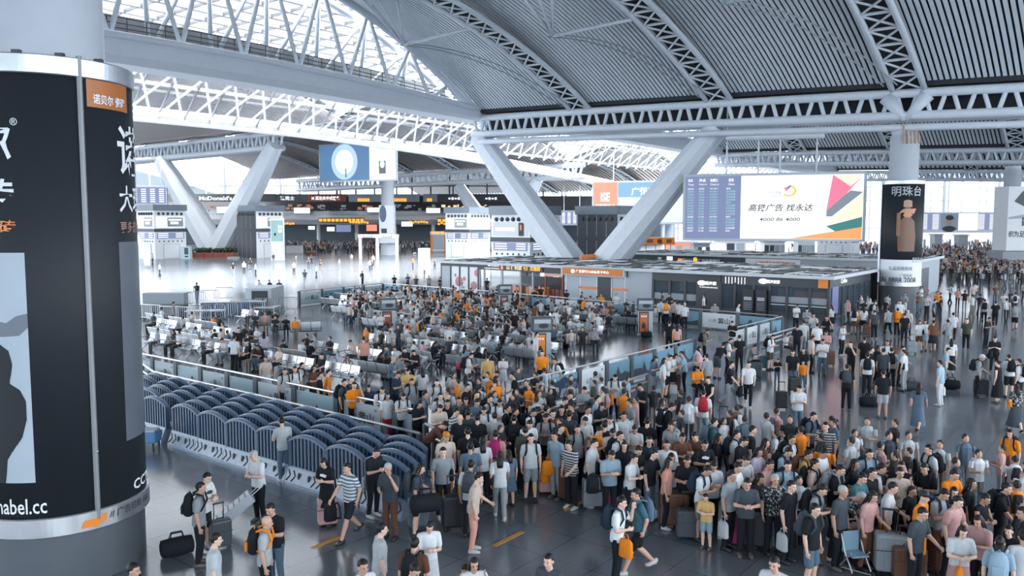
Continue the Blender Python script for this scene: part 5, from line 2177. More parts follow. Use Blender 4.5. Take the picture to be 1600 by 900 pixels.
# ================================================================ television totems
def totem(px, py, label, body=PRINTR, rz=0.0):
    c = Wz(px, py)
    t = thing('television_totem', label, 'television stand', c, rz, 'television totems')
    m_ = MB()
    m_.box((0, 0, 0.06), (0.95, 0.6, 0.12), GREY, bev=0.03)
    m_.build('base', None, t)
    m_ = MB()
    m_.box((0, 0, 0.82), (0.85, 0.45, 1.42), PRINTG, bev=0.02)
    m_.build('column', None, t)
    m_ = MB()
    m_.box((-0.1, -0.24, 0.85), (0.56, 0.04, 1.28), INK)
    m_.box((-0.1, -0.265, 0.85), (0.46, 0.02, 1.14), body)
    m_.lathe([(0.02, 0.2), (0.10, 0.2), (0.11, 0.42), (0.05, 0.5), (0.04, 0.58), (0.0, 0.58)], (-0.1, -0.30, 0.3), INK, n=12)
    for q in range(3):
        m_.box((-0.22 + 0.12 * q, -0.28, 1.22), (0.09, 0.01, 0.10), PRINTW)
    m_.build('poster', None, t)
    m_ = MB()
    m_.box((0, 0, 1.90), (1.0, 0.5, 0.74), DARK, bev=0.03)
    m_.build('television', None, t)
    m_ = MB()
    m_.box((0, -0.255, 1.92), (0.86, 0.02, 0.56), GLOWS)
    m_.box((0, -0.27, 2.06), (0.8, 0.01, 0.18), PRINTG)
    m_.ball((0.05, -0.27, 1.85), (0.25, 0.01, 0.12), INK)
    m_.build('screen', None, t)
    return t


DR = mat('wine_red', (0.30, 0.10, 0.06), 0.4)
totem(607, 524, 'television totem with a red brick-coloured poster among the benches at the bright end', DR, 0.25)
totem(789, 493, 'television totem in front of the snack shop fence', DR, 0.2)
totem(846, 567, 'television totem with orange poster where a man in white stands', ORANGE, 0.15)
totem(1008, 525, 'television totem with glowing orange bottle poster next to the open floor', mat('bottle_orange', (0.55, 0.16, 0.05), 0.4), -0.1)

# ================================================================ security gear behind the steel crowd barriers
def crowd_barrier(px, py, rz, label, w_=2.0):
    c = Wz(px, py)
    t = thing('crowd_barrier', label, 'crowd barrier', c, rz, 'steel crowd barriers')
    m_ = MB()
    H = 1.1
    m_.tube([(-w_ / 2, 0, 0.12), (-w_ / 2, 0, H - 0.15), (-w_ / 2 + 0.12, 0, H), (w_ / 2 - 0.12, 0, H), (w_ / 2, 0, H - 0.15), (w_ / 2, 0, 0.12)], 0.028, n=6)
    m_.tube([(-w_ / 2, 0, 0.2), (w_ / 2, 0, 0.2)], 0.02, n=6)
    m_.build('frame', CHROME, t)
    m_ = MB()
    for q in range(9):
        x = -w_ / 2 + w_ * (q + 1) / 10
        m_.tube([(x, 0, 0.2), (x, 0, H)], 0.014, n=5)
    m_.build('bars', CHROME, t)
    m_ = MB()
    for x in (-w_ / 2 + 0.2, w_ / 2 - 0.2):
        m_.tube([(x, -0.28, 0.02), (x, -0.2, 0.12), (x, 0.2, 0.12), (x, 0.28, 0.02)], 0.02, n=5)
    m_.build('feet', CHROME, t)
    return t


k = 0
for (px, py) in ((222, 500), (238, 501), (263, 504), (289, 505)):
    crowd_barrier(px, py, -0.35, 'steel crowd barrier beside the dark security bench, %s from the advertising pillar' % ORD[k], 1.7)
    k += 1
for k, (px, py) in enumerate(((312, 502), (334, 500), (354, 497), (374, 494), (394, 491))):
    crowd_barrier(px, py, 0.25, 'steel crowd barrier before the blue tables, %s from the advertising pillar' % ORD[k], 1.5)
for k, (px, py) in enumerate(((284, 479), (305, 477), (328, 474), (350, 469))):
    crowd_barrier(px, py, 0.3, 'steel crowd barrier in the back row of the security area, %s from the advertising pillar' % ORD[k], 1.6)
for k, (px, py) in enumerate(((413, 489), (430, 489), (449, 487))):
    crowd_barrier(px, py, 0.1, 'steel crowd barrier around the scanner ramp, %s from the scanner' % ORD[k], 1.5)
c = Wz(243, 497)
t = thing('security_bench', 'dark grey security bench with raised back beside the advertising pillar', 'security bench', c, 0.0)
m_ = MB()
m_.box((0.3, 0.5, 0.45), (3.2, 1.4, 0.9), mat('bench_dark', (0.07, 0.09, 0.11), 0.5), bev=0.03)
m_.build('table', None, t)
m_ = MB()
m_.box((0.2, 1.3, 1.15), (3.0, 0.8, 1.1), mat('bench_grey', (0.27, 0.31, 0.35), 0.5), bev=0.03)
m_.build('back', None, t)
c = Wz(365, 490)
t = thing('inspection_table', 'long inspection table with blue front behind the steel barriers', 'table', c, 0.22)
m_ = MB()
m_.box((0, 0.4, 0.42), (4.6, 0.8, 0.84), mat('table_blue', (0.10, 0.15, 0.28), 0.5), bev=0.02)
m_.build('blue_front', None, t)
m_ = MB()
m_.box((0, 0.4, 0.87), (4.8, 1.0, 0.06), WHITE, bev=0.01)
m_.build('table_top', None, t)
c = Wz(318, 500)
t = thing('roller_table', 'low silver roller table slanting beside the inspection table', 'table', c, 0.1)
m_ = MB()
m_.box((0, 0.5, 0.6), (2.6, 0.9, 0.08), CHROME, bev=0.01)
m_.build('table_top', None, t)
for x in (-1.1, 1.1):
    m_ = MB()
    m_.span((x, 0.1, 0), (x - 0.3, 0.1, 0.6), 0.06, 0.06)
    m_.span((x, 0.9, 0), (x - 0.3, 0.9, 0.6), 0.06, 0.06)
    m_.build('leg', DARK, t)
c = Wz(405, 487)
t = thing('baggage_scanner', 'white baggage scanner with dark tunnel mouth at the end of the barriers', 'baggage scanner', c, 0.0)
m_ = MB()
m_.box((0, 1.6, 0.9), (2.0, 3.4, 1.8), PRINTG, bev=0.06)
m_.build('housing', None, t)
m_ = MB()
m_.box((0.1, -0.12, 1.15), (1.2, 0.06, 0.9), INK)
m_.box((0.1, -0.5, 0.65), (1.1, 1.0, 0.1), DARK)
m_.build('tunnel', None, t)
m_ = MB()
m_.box((1.0, -1.2, 0.5), (1.6, 1.8, 0.08), CHROME, bev=0.02)
for x in (0.3, 1.7):
    for y in (-2.0, -0.4):
        m_.span((x, y, 0), (x, y, 0.5), 0.06, 0.06)
m_.build('ramp', CHROME, t)

# ================================================================ steel benches of the waiting area
SEATM = mat('bench_steel', (0.52, 0.56, 0.60), 0.34, 0.7, noise=0.1, nscale=4)


def make_bench(ns=4):
    t = thing('steel_bench', '', 'bench')
    w_ = 0.6 * ns
    for q in range(ns):
        x = -w_ / 2 + 0.6 * (q + 0.5)
        m_ = MB()
        pr_ = [(-0.26, 0.44), (-0.20, 0.47), (0.0, 0.44), (0.18, 0.43), (0.25, 0.52), (0.32, 0.74), (0.35, 0.86), (0.38, 0.87)]
        vs, fs = [], []
        for (y, z) in pr_:
            vs += [(x - 0.27, y, z), (x + 0.27, y, z), (x - 0.27, y + 0.02, z - 0.025), (x + 0.27, y + 0.02, z - 0.025)]
        for k in range(len(pr_) - 1):
            a = 4 * k
            fs += [(a, a + 1, a + 5, a + 4), (a + 2, a + 6, a + 7, a + 3), (a, a + 4, a + 6, a + 2), (a + 1, a + 3, a + 7, a + 5)]
        fs += [(0, 2, 3, 1), (28, 29, 31, 30)]
        m_.add(vs, fs)
        m_.build('seat', SEATM, t)
    m_ = MB()
    m_.box((0, 0.05, 0.36), (w_, 0.09, 0.07))
    m_.build('beam', DARK, t)
    for x in (-w_ / 2 + 0.3, w_ / 2 - 0.3):
        m_ = MB()
        m_.span((x, -0.32, 0.02), (x, 0.02, 0.33), 0.05, 0.05)
        m_.span((x, 0.42, 0.02), (x, 0.08, 0.33), 0.05, 0.05)
        m_.build('leg', CHROME, t)
    m_ = MB()
    for q in range(ns + 1):
        x = -w_ / 2 + 0.6 * q
        m_.tube([(x, -0.2, 0.42), (x, -0.2, 0.62), (x, 0.16, 0.64), (x, 0.24, 0.45)], 0.018, n=5)
    m_.build('armrests', DARK, t)
    return t


def project(p):
    v = Vector(p) - Vector((0, 0, CAMH))
    F = Vector((0, math.cos(PITCH), -math.sin(PITCH)))
    U = Vector((0, math.sin(PITCH), math.cos(PITCH)))
    d = v.dot(F)
    return (800 + FPX * v.x / d, 450 - FPX * v.dot(U) / d)


def inside(x, y, poly):
    c = False
    j = len(poly) - 1
    for i in range(len(poly)):
        if ((poly[i][1] > y) != (poly[j][1] > y)) and (x < (poly[j][0] - poly[i][0]) * (y - poly[i][1]) / (poly[j][1] - poly[i][1]) + poly[i][0]):
            c = not c
        j = i
    return c


SEATPOLY = [(224, 505), (330, 512), (395, 545), (470, 560), (565, 552), (598, 530), (520, 500), (500, 490), (520, 472), (600, 468), (790, 478), (985, 492), (1000, 520), (930, 538), (880, 545), (850, 575), (800, 580), (700, 592), (640, 628), (560, 612), (400, 582), (224, 548)]
SEATS = []      # free seat places: (point, rz, row, idx)
bench0 = make_bench(4)
bench3 = make_bench(3)
cm = childmap()
usedb = {4: False, 3: False}
OW = fl(662, 645)
nb = 0
for row in range(24):
    idx = 0
    for k in range(-5, 16):
        c = OW + AX * (k * 3.0 + (row % 3) * 0.5) + BX * (1.4 + row * 1.75)
        pp = project(c)
        if not inside(pp[0], pp[1], SEATPOLY):
            continue
        if rb.random() < 0.10:
            continue
        face = 1 if row % 2 == 0 else -1
        rz = math.atan2(-AX.y, -AX.x) + (0 if face > 0 else math.pi) + rb.uniform(-.03, .03)
        ns = 4 if rb.random() < 0.75 else 3
        src = bench0 if ns == 4 else bench3
        if not usedb[ns]:
            o = src
            o.location = c
            o.rotation_euler = (0, 0, rz)
            usedb[ns] = True
        else:
            o = copy_tree(src, cm, c, rz)
        idx += 1
        nb += 1
        tag(o, '%s-seat steel bench, %s from the queue end in the %s row behind the poster fence' % ({3: 'three', 4: 'four'}[ns], ORD[idx - 1], ORD[row]), 'bench', 'steel benches of the waiting area')
        for q in range(ns):
            off = -0.3 * ns + 0.6 * (q + 0.5)
            SEATS.append((c + Vector((math.cos(rz) * off, math.sin(rz) * off, 0)), rz, row))
for k, (px, py, rz) in enumerate(((415, 517, 0.35), (447, 524, 0.30), (478, 527, 0.28), (385, 505, -0.6), (1040 - 130, 548, 0.0))):
    c = Wz(px, py)
    o = copy_tree(bench3, cm, c, rz)
    tag(o, 'detached three-seat steel bench on the open floor, %s toward the queue' % ORD[k], 'bench', 'detached steel benches')
    for q in range(3):
        off = 0.6 * (q - 1)
        SEATS.append((c + Vector((math.cos(rz) * off, math.sin(rz) * off, 0)), rz, 90 + k))

# ================================================================ people
SKIN = mat('skin', (1, 1, 1), 0.5, objcol=True)
CLOTH = mat('cloth', (1, 1, 1), 0.85, objcol=True, noise=0.16, nscale=14, spec=0.2)
HAIRM = mat('hair', (1, 1, 1), 0.5, objcol=True, spec=0.3)
LEATHER = mat('shoe_leather', (1, 1, 1), 0.45, objcol=True)
EYEM = mat('eye_dark', (0.02, 0.015, 0.015), 0.3)


def pattern(name, kind, c1, c2, scale):
    m = bpy.data.materials.new(name)
    m.use_nodes = True
    t = m.node_tree
    b = t.nodes['Principled BSDF']
    b.inputs['Roughness'].default_value = 0.85
    tx = t.nodes.new('ShaderNodeTexCoord')
    rp_ = t.nodes.new('ShaderNodeValToRGB')
    rp_.color_ramp.interpolation = 'CONSTANT'
    rp_.color_ramp.elements[0].color = tuple(c1) + (1,)
    rp_.color_ramp.elements[1].color = tuple(c2) + (1,)
    rp_.color_ramp.elements[1].position = 0.5
    if kind == 'stripe':
        wv = t.nodes.new('ShaderNodeTexWave')
        wv.bands_direction = 'Z'
        wv.inputs['Scale'].default_value = scale
        t.links.new(tx.outputs['Object'], wv.inputs['Vector'])
        t.links.new(wv.outputs['Fac'], rp_.inputs['Fac'])
    else:
        wv = t.nodes.new('ShaderNodeTexNoise')
        wv.inputs['Scale'].default_value = scale
        rp_.color_ramp.elements[1].position = 0.56
        t.links.new(tx.outputs['Object'], wv.inputs['Vector'])
        t.links.new(wv.outputs['Fac'], rp_.inputs['Fac'])
    t.links.new(rp_.outputs['Color'], b.inputs['Base Color'])
    return m


PAT = {'S': pattern('stripe_blue_white', 'stripe', (0.10, 0.15, 0.20), (0.62, 0.68, 0.70), 4.2),
       'Z': pattern('stripe_black_white', 'stripe', (0.012, 0.015, 0.02), (0.45, 0.48, 0.5), 5.0),
       'F': pattern('floral_black', 'noise', (0.015, 0.018, 0.022), (0.40, 0.42, 0.43), 22),
       'P': pattern('plaid_rose', 'stripe', (0.45, 0.25, 0.22), (0.60, 0.52, 0.50), 9)}
PATN = {'S': 'blue and white striped', 'Z': 'black and white striped', 'F': 'black floral', 'P': 'rose checked'}
CL = {'w': ((0.62, 0.66, 0.70), 'white'), 'k': ((0.014, 0.017, 0.022), 'black'), 'g': ((0.26, 0.30, 0.33), 'grey'), 'x': ((0.055, 0.07, 0.085), 'dark grey'),
      'n': ((0.02, 0.035, 0.06), 'navy'), 'b': ((0.28, 0.40, 0.50), 'light blue'), 'd': ((0.09, 0.14, 0.20), 'denim blue'), 'o': ((0.82, 0.25, 0.02), 'orange'),
      'p': ((0.58, 0.34, 0.34), 'pink'), 'r': ((0.40, 0.03, 0.05), 'red'), 'y': ((0.60, 0.40, 0.16), 'yellow'), 't': ((0.05, 0.14, 0.18), 'teal'),
      'c': ((0.58, 0.50, 0.44), 'cream'), 'm': ((0.13, 0.06, 0.04), 'brown'), 'l': ((0.42, 0.40, 0.50), 'lilac'), 's': ((0.62, 0.30, 0.24), 'salmon'),
      'u': ((0.20, 0.19, 0.15), 'khaki'), 'a': ((0.45, 0.49, 0.52), 'pale grey'), 'v': ((0.06, 0.07, 0.055), 'olive'), 'q': ((0.35, 0.02, 0.12), 'magenta')}
V3 = Vector


def tcap(mb, p0, r0, p1, r1, n=14, rings=3, sq=1.0, ref=None):
    """tapered capsule"""
    p0, p1 = V3(p0), V3(p1)
    d = (p1 - p0)
    ln = max(d.length, 1e-5)
    d = d / ln
    X = (V3(ref) if ref else V3((1, 0, 0)))
    X = X - d * X.dot(d)
    if X.length < 0.1:
        X = d.orthogonal()
    X.normalize()
    Y = d.cross(X)
    prof = []
    for i in range(rings + 1):
        a = math.pi / 2 * (1 - i / rings)
        prof.append((p0 - d * (r0 * math.sin(a)), r0 * math.cos(a)))
    for i in range(rings + 1):
        a = math.pi / 2 * (i / rings)
        prof.append((p1 + d * (r1 * math.sin(a)), r1 * math.cos(a)))
    vs, fs = [], []
    for (c, r) in prof:
        r = max(r, 1e-4)
        for k in range(n):
            a = 2 * math.pi * k / n
            vs.append(c + X * (r * math.cos(a)) + Y * (r * sq * math.sin(a)))
    for i in range(len(prof) - 1):
        for k in range(n):
            k2 = (k + 1) % n
            fs.append((i * n + k, i * n + k2, (i + 1) * n + k2, (i + 1) * n + k))
    fs += [tuple(range(n - 1, -1, -1)), tuple((len(prof) - 1) * n + k for k in range(n))]
    mb.add(vs, fs)


def loft(mb, rings, n=20):
    """rings: (centre, rx, ry, axis X, axis Y)"""
    vs, fs = [], []
    for (c, rx, ry, X, Y) in rings:
        for k in range(n):
            a = 2 * math.pi * k / n
            ca, sa = math.cos(a), math.sin(a)
            vs.append(V3(c) + X * (rx * math.copysign(abs(ca) ** 0.85, ca)) + Y * (ry * math.copysign(abs(sa) ** 0.85, sa)))
    for i in range(len(rings) - 1):
        for k in range(n):
            k2 = (k + 1) % n
            fs.append((i * n + k, i * n + k2, (i + 1) * n + k2, (i + 1) * n + k))
    fs += [tuple(range(n - 1, -1, -1)), tuple((len(rings) - 1) * n + k for k in range(n))]
    mb.add(vs, fs)


def fuse(mb, name, vox, target, m, smooth_it=2):
    """one continuous surface from the overlapping shapes"""
    me = mb.mesh(name)
    o = bpy.data.objects.new('tmp_fuse', me)
    COL.objects.link(o)
    a = o.modifiers.new('r', 'REMESH')
    a.mode = 'VOXEL'
    a.voxel_size = vox
    if smooth_it:
        s = o.modifiers.new('s', 'SMOOTH')
        s.factor = 0.5
        s.iterations = smooth_it
    dg = bpy.context.evaluated_depsgraph_get()
    dg.update()
    n = len(o.evaluated_get(dg).data.polygons)
    if n > target:
        d = o.modifiers.new('d', 'DECIMATE')
        d.ratio = target / (n * 2)
        dg.update()
    out = bpy.data.meshes.new_from_object(o.evaluated_get(dg))
    bpy.data.objects.remove(o)
    bpy.data.meshes.remove(me)
    out.name = name
    out.materials.clear()
    out.materials.append(m)
    out.polygons.foreach_set('use_smooth', [True] * len(out.polygons))
    return out


def rotx(p, c, a):
    """lean point p forward (towards -y) about centre c"""
    p, c = V3(p), V3(c)
    return c + Matrix.Rotation(a, 3, 'X') @ (p - c)


def skeleton(pose):
    J = {}
    sit = pose in ('t', 'u')
    pz = 0.53 if sit else 0.92
    J['pel'] = V3((0, 0, pz))
    lean = {'s': 2, 'p': 6, 'w': 4, 'h': 7, 'e': 4, 'c': 6, 't': -8, 'u': 12, 'b': 42}[pose]
    nod = {'s': 4, 'p': 24, 'w': 6, 'h': 10, 'e': 6, 'c': 14, 't': 6, 'u': 26, 'b': 20}[pose]
    la = R(lean)

    def up(p):
        return rotx(V3(p) + V3((0, 0, pz)), J['pel'], la)
    J['waist'] = up((0, 0, 0.14))
    J['chest'] = up((0, 0, 0.34))
    J['neck0'] = up((0, 0.005, 0.50))
    J['neck'] = up((0, -0.01, 0.56))
    J['up'] = la
    ha = la + R(nod)
    J['ha'] = ha
    J['head'] = J['neck'] + Matrix.Rotation(ha * 0.9, 3, 'X') @ V3((0, -0.018, 0.115))
    for s, n in ((1, 'L'), (-1, 'R')):
        J['sh' + n] = up((0.175 * s, 0.0, 0.455))
        J['hip' + n] = J['pel'] + V3((0.088 * s, 0, -0.03))
        if sit:
            sp = {'t': 0.13, 'u': 0.10}[pose]
            J['kn' + n] = V3((sp * s, -0.44, 0.50))
            J['an' + n] = V3((sp * s * 1.1, -0.44 + (-0.06 if pose == 't' else 0.08) + (0.03 * s), 0.085))
        elif pose == 'w':
            if s > 0:
                J['kn' + n] = V3((0.095 * s, -0.20, 0.50))
                J['an' + n] = V3((0.085 * s, -0.34, 0.09))
            else:
                J['kn' + n] = V3((0.09 * s, 0.02, 0.48))
                J['an' + n] = V3((0.085 * s, 0.34, 0.17))
        else:
            J['kn' + n] = V3((0.10 * s, -0.02, 0.49))
            J['an' + n] = V3((0.115 * s, 0.02, 0.085))
        sh = J['sh' + n]
        A_ = {'s': ((0.06, 0.02, -0.27), (0.00, -0.05, -0.25)),
              'p': ((0.035, -0.05, -0.26), (-0.11, -0.21, 0.07)),
              'w': ((0.05, 0.10 if s > 0 else -0.12, -0.24), (0.0, -0.06 if s > 0 else -0.18, -0.20)),
              'h': ((0.05, -0.08, -0.26), (-0.02, -0.20, -0.12)) if s > 0 else ((0.06, 0.03, -0.27), (0, -0.05, -0.24)),
              'e': ((0.10, -0.16, -0.20), (-0.10, -0.06, 0.25)) if s > 0 else ((0.07, -0.02, -0.27), (-0.10, -0.17, 0.02)),
              'c': ((0.06, -0.07, -0.25), (-0.20, -0.16, 0.02)),
              't': ((0.05, -0.10, -0.24), (-0.05, -0.22, -0.05)),
              'u': ((0.04, -0.12, -0.24), (-0.12, -0.20, 0.07)),
              'b': ((0.03, -0.14, -0.24), (0.0, -0.16, -0.18))}[pose]
        e, w2 = A_
        J['el' + n] = sh + V3((e[0] * s, e[1], e[2]))
        J['wr' + n] = J['el' + n] + V3((w2[0] * s, w2[1], w2[2]))
    return J


def headmat(J):
    return Matrix.Translation(J['head']) @ Matrix.Rotation(J['ha'], 4, 'X')


def make_hand(mb, el, wr, s, curl, detail):
    d = (wr - el).normalized()
    side = V3((0, -1, 0)) if abs(d.z) > 0.7 else V3((0, 0, 1))
    side = (side - d * side.dot(d)).normalized()     # thumb side
    pn = d.cross(side) * s                            # palm normal
    c = wr + d * 0.045
    tcap(mb, wr + d * 0.01, 0.026, wr + d * 0.07, 0.036, 10, 2, 0.55, side)
    if not detail:
        tcap(mb, wr + d * 0.07, 0.034, wr + d * 0.14 + pn * 0.03, 0.022, 8, 2, 0.5, side)
        return
    for k, ln in enumerate((0.066, 0.076, 0.070, 0.055)):
        b = wr + d * 0.085 + side * (0.030 - 0.020 * k)
        m_ = b + d * (ln * 0.55) * math.cos(curl) + pn * (ln * 0.5) * math.sin(curl)
        t = m_ + d * (ln * 0.5) * math.cos(curl * 2) + pn * (ln * 0.5) * math.sin(curl * 2)
        tcap(mb, b, 0.0095, m_, 0.009, 7, 2)
        tcap(mb, m_, 0.009, t, 0.0075, 7, 2)
    b = wr + d * 0.03 + side * 0.024
    m_ = b + d * 0.03 + side * 0.026 + pn * 0.008
    tcap(mb, b, 0.0125, m_, 0.0105, 7, 2)
    tcap(mb, m_, 0.0105, m_ + d * 0.028 + side * 0.006 + pn * 0.012, 0.008, 7, 2)


def body_mesh(pose, hi):
    J = skeleton(pose)
    mb = MB()
    X = V3((1, 0, 0))
    Y = Matrix.Rotation(J['up'], 3, 'X') @ V3((0, 1, 0))
    loft(mb, [(J['pel'] - V3((0, 0, 0.09)), 0.10, 0.07, X, Y), (J['pel'] - V3((0, 0, 0.03)), 0.155, 0.105, X, Y), (J['pel'].lerp(J['waist'], .5), 0.148, 0.10, X, Y), (J['waist'], 0.130, 0.088, X, Y),
              (J['chest'].lerp(J['waist'], .4), 0.145, 0.10, X, Y), (J['chest'], 0.158, 0.108, X, Y), (J['chest'].lerp(J['neck0'], .6), 0.150, 0.085, X, Y), (J['neck0'], 0.075, 0.06, X, Y)])
    tcap(mb, J['neck0'], 0.058, J['neck'] + (J['head'] - J['neck']) * 0.35, 0.050)
    H = headmat(J)

    def hp(x, y, z):
        return H @ V3((x, y, z))
    ax3 = tuple((H.to_3x3() @ V3(v)) for v in ((1, 0, 0), (0, 1, 0), (0, 0, 1)))
    nn = (18, 12) if hi else (12, 8)
    mb.ball(hp(0, 0.012, 0.025), (0.074, 0.092, 0.092), None, nn[0], nn[1], ax3)
    mb.ball(hp(0, -0.022, -0.040), (0.056, 0.062, 0.072), None, nn[0], nn[1], ax3)
    mb.ball(hp(0, -0.058, -0.092), (0.024, 0.022, 0.020), None, 8, 6, ax3)
    tcap(mb, hp(0, -0.080, 0.012), 0.009, hp(0, -0.102, -0.028), 0.014, 8, 2)
    for s in (1, -1):
        mb.ball(hp(0.076 * s, 0.01, -0.01), (0.012, 0.022, 0.032), None, 8, 6, ax3)
        mb.ball(hp(0.032 * s, -0.072, 0.026), (0.026, 0.014, 0.008), None, 8, 6, ax3)
        mb.ball(hp(0.036 * s, -0.060, -0.028), (0.022, 0.018, 0.022), None, 8, 6, ax3)
    mb.ball(hp(0, -0.083, -0.058), (0.022, 0.010, 0.009), None, 8, 6, ax3)
    for s, n in ((1, 'L'), (-1, 'R')):
        sh, el, wr = J['sh' + n], J['el' + n], J['wr' + n]
        tcap(mb, J['neck0'].lerp(sh, .3), 0.055, sh, 0.056)
        tcap(mb, sh, 0.053, el, 0.039)
        tcap(mb, el, 0.039, el.lerp(wr, .35), 0.040)
        tcap(mb, el.lerp(wr, .35), 0.040, wr, 0.026)
        make_hand(mb, el, wr, s, 0.75 if pose in ('p', 'u', 'h', 'c') else 0.4, hi)
        hip, kn, an = J['hip' + n], J['kn' + n], J['an' + n]
        tcap(mb, hip, 0.086, kn, 0.056)
        tcap(mb, kn, 0.055, kn.lerp(an, .3) + V3((0, 0.012, 0)), 0.056)
        tcap(mb, kn.lerp(an, .3) + V3((0, 0.012, 0)), 0.056, an, 0.036)
        tcap(mb, an + V3((0, 0.03, -0.03)), 0.036, an + V3((0, -0.13, -0.045)), 0.030)
    return fuse(mb, 'body_' + pose, 0.0085 if hi else 0.016, 5200 if hi else 1500, SKIN, 1)


def top_mesh(pose, hi, kind='tee'):
    J = skeleton(pose)
    mb = MB()
    X = V3((1, 0, 0))
    Y = Matrix.Rotation(J['up'], 3, 'X') @ V3((0, 1, 0))
    sit = pose in ('t', 'u')
    lo = J['pel'] - V3((0, 0, 0.02 if sit else 0.07))
    loft(mb, [(lo, 0.182, 0.133, X, Y), (J['pel'] + V3((0, 0, 0.05)), 0.178, 0.130, X, Y), (J['waist'], 0.165, 0.120, X, Y), (J['chest'].lerp(J['waist'], .3), 0.172, 0.124, X, Y),
              (J['chest'] + (J['neck0'] - J['chest']) * .25, 0.182, 0.124, X, Y), (J['chest'].lerp(J['neck0'], .72), 0.168, 0.098, X, Y), (J['neck0'] + V3((0, 0, 0.005)), 0.080, 0.070, X, Y)])
    for s, n in ((1, 'L'), (-1, 'R')):
        sh, el, wr = J['sh' + n], J['el' + n], J['wr' + n]
        tcap(mb, J['neck0'].lerp(sh, .25) - V3((0, 0, .01)), 0.068, sh, 0.068)
        if kind == 'vest':
            continue
        tcap(mb, sh, 0.070, sh.lerp(el, 0.66), 0.064)
        if kind == 'long':
            tcap(mb, sh.lerp(el, .6), 0.060, el, 0.054)
            tcap(mb, el, 0.054, el.lerp(wr, .85), 0.042)
    return fuse(mb, 'top_' + kind + pose, 0.013 if hi else 0.022, 2600 if hi else 800, CLOTH, 2)


def bottom_mesh(pose, hi, kind):
    J = skeleton(pose)
    mb = MB()
    X, Y = V3((1, 0, 0)), V3((0, 1, 0))
    sit = pose in ('t', 'u')
    if kind in ('K', 'D') and not sit:
        zl_ = 0.50 if kind == 'K' else 0.24
        kn = (J['knL'] + J['knR']) / 2
        loft(mb, [(V3((kn.x, kn.y * (1.3 if pose == 'w' else 0.3), zl_)), 0.25, 0.22 if pose != 'w' else 0.30, X, Y), (V3((0, 0, 0.72)), 0.205, 0.17, X, Y), (J['pel'], 0.180, 0.132, X, Y), (J['pel'] + V3((0, 0, 0.13)), 0.150, 0.115, X, Y)])
        return fuse(mb, 'skirt' + pose, 0.016 if hi else 0.024, 1600 if hi else 600, CLOTH, 1)
    loft(mb, [(J['pel'] - V3((0, 0, 0.09)), 0.13, 0.09, X, Y), (J['pel'] - V3((0, 0, 0.02)), 0.170, 0.120, X, Y), (J['pel'] + V3((0, 0, 0.11)), 0.150, 0.108, X, Y)])
    for s, n in ((1, 'L'), (-1, 'R')):
        hip, kn, an = J['hip' + n], J['kn' + n], J['an' + n]
        if kind == 'S':
            tcap(mb, hip, 0.098, hip.lerp(kn, .82), 0.090, rings=2)
        elif kind in ('K', 'D'):
            tcap(mb, hip, 0.105, kn + V3((0, 0, .01)), 0.085, rings=2)
        else:
            tcap(mb, hip, 0.098, kn, 0.070)
            tcap(mb, kn, 0.070, an + V3((0, 0.01, 0.02)), 0.054, rings=2)
    return fuse(mb, 'bottom_' + kind + pose, 0.013 if hi else 0.022, 2400 if hi else 800, CLOTH, 1)


def shoes_mesh(pose, hi, side):
    J = skeleton(pose)
    mb = MB()
    for n in side:
        an = J['an' + n]
        z = max(0.045, an.z - 0.045)
        tilt = 0.07 if (pose == 'w' and n == 'R') else 0
        loft(mb, [(V3((an.x, an.y + 0.075, z + tilt)), 0.030, 0.040, V3((1, 0, 0)), V3((0, 0, 1))), (V3((an.x, an.y + 0.02, z + 0.012 + tilt * .6)), 0.044, 0.056, V3((1, 0, 0)), V3((0, 0, 1))),
                  (V3((an.x, an.y - 0.09, z - 0.005)), 0.050, 0.042, V3((1, 0, 0)), V3((0, 0, 1))), (V3((an.x, an.y - 0.175, z - 0.014)), 0.034, 0.026, V3((1, 0, 0)), V3((0, 0, 1)))], 12)
    me = mb.mesh('shoe_' + pose, LEATHER, True)
    return me


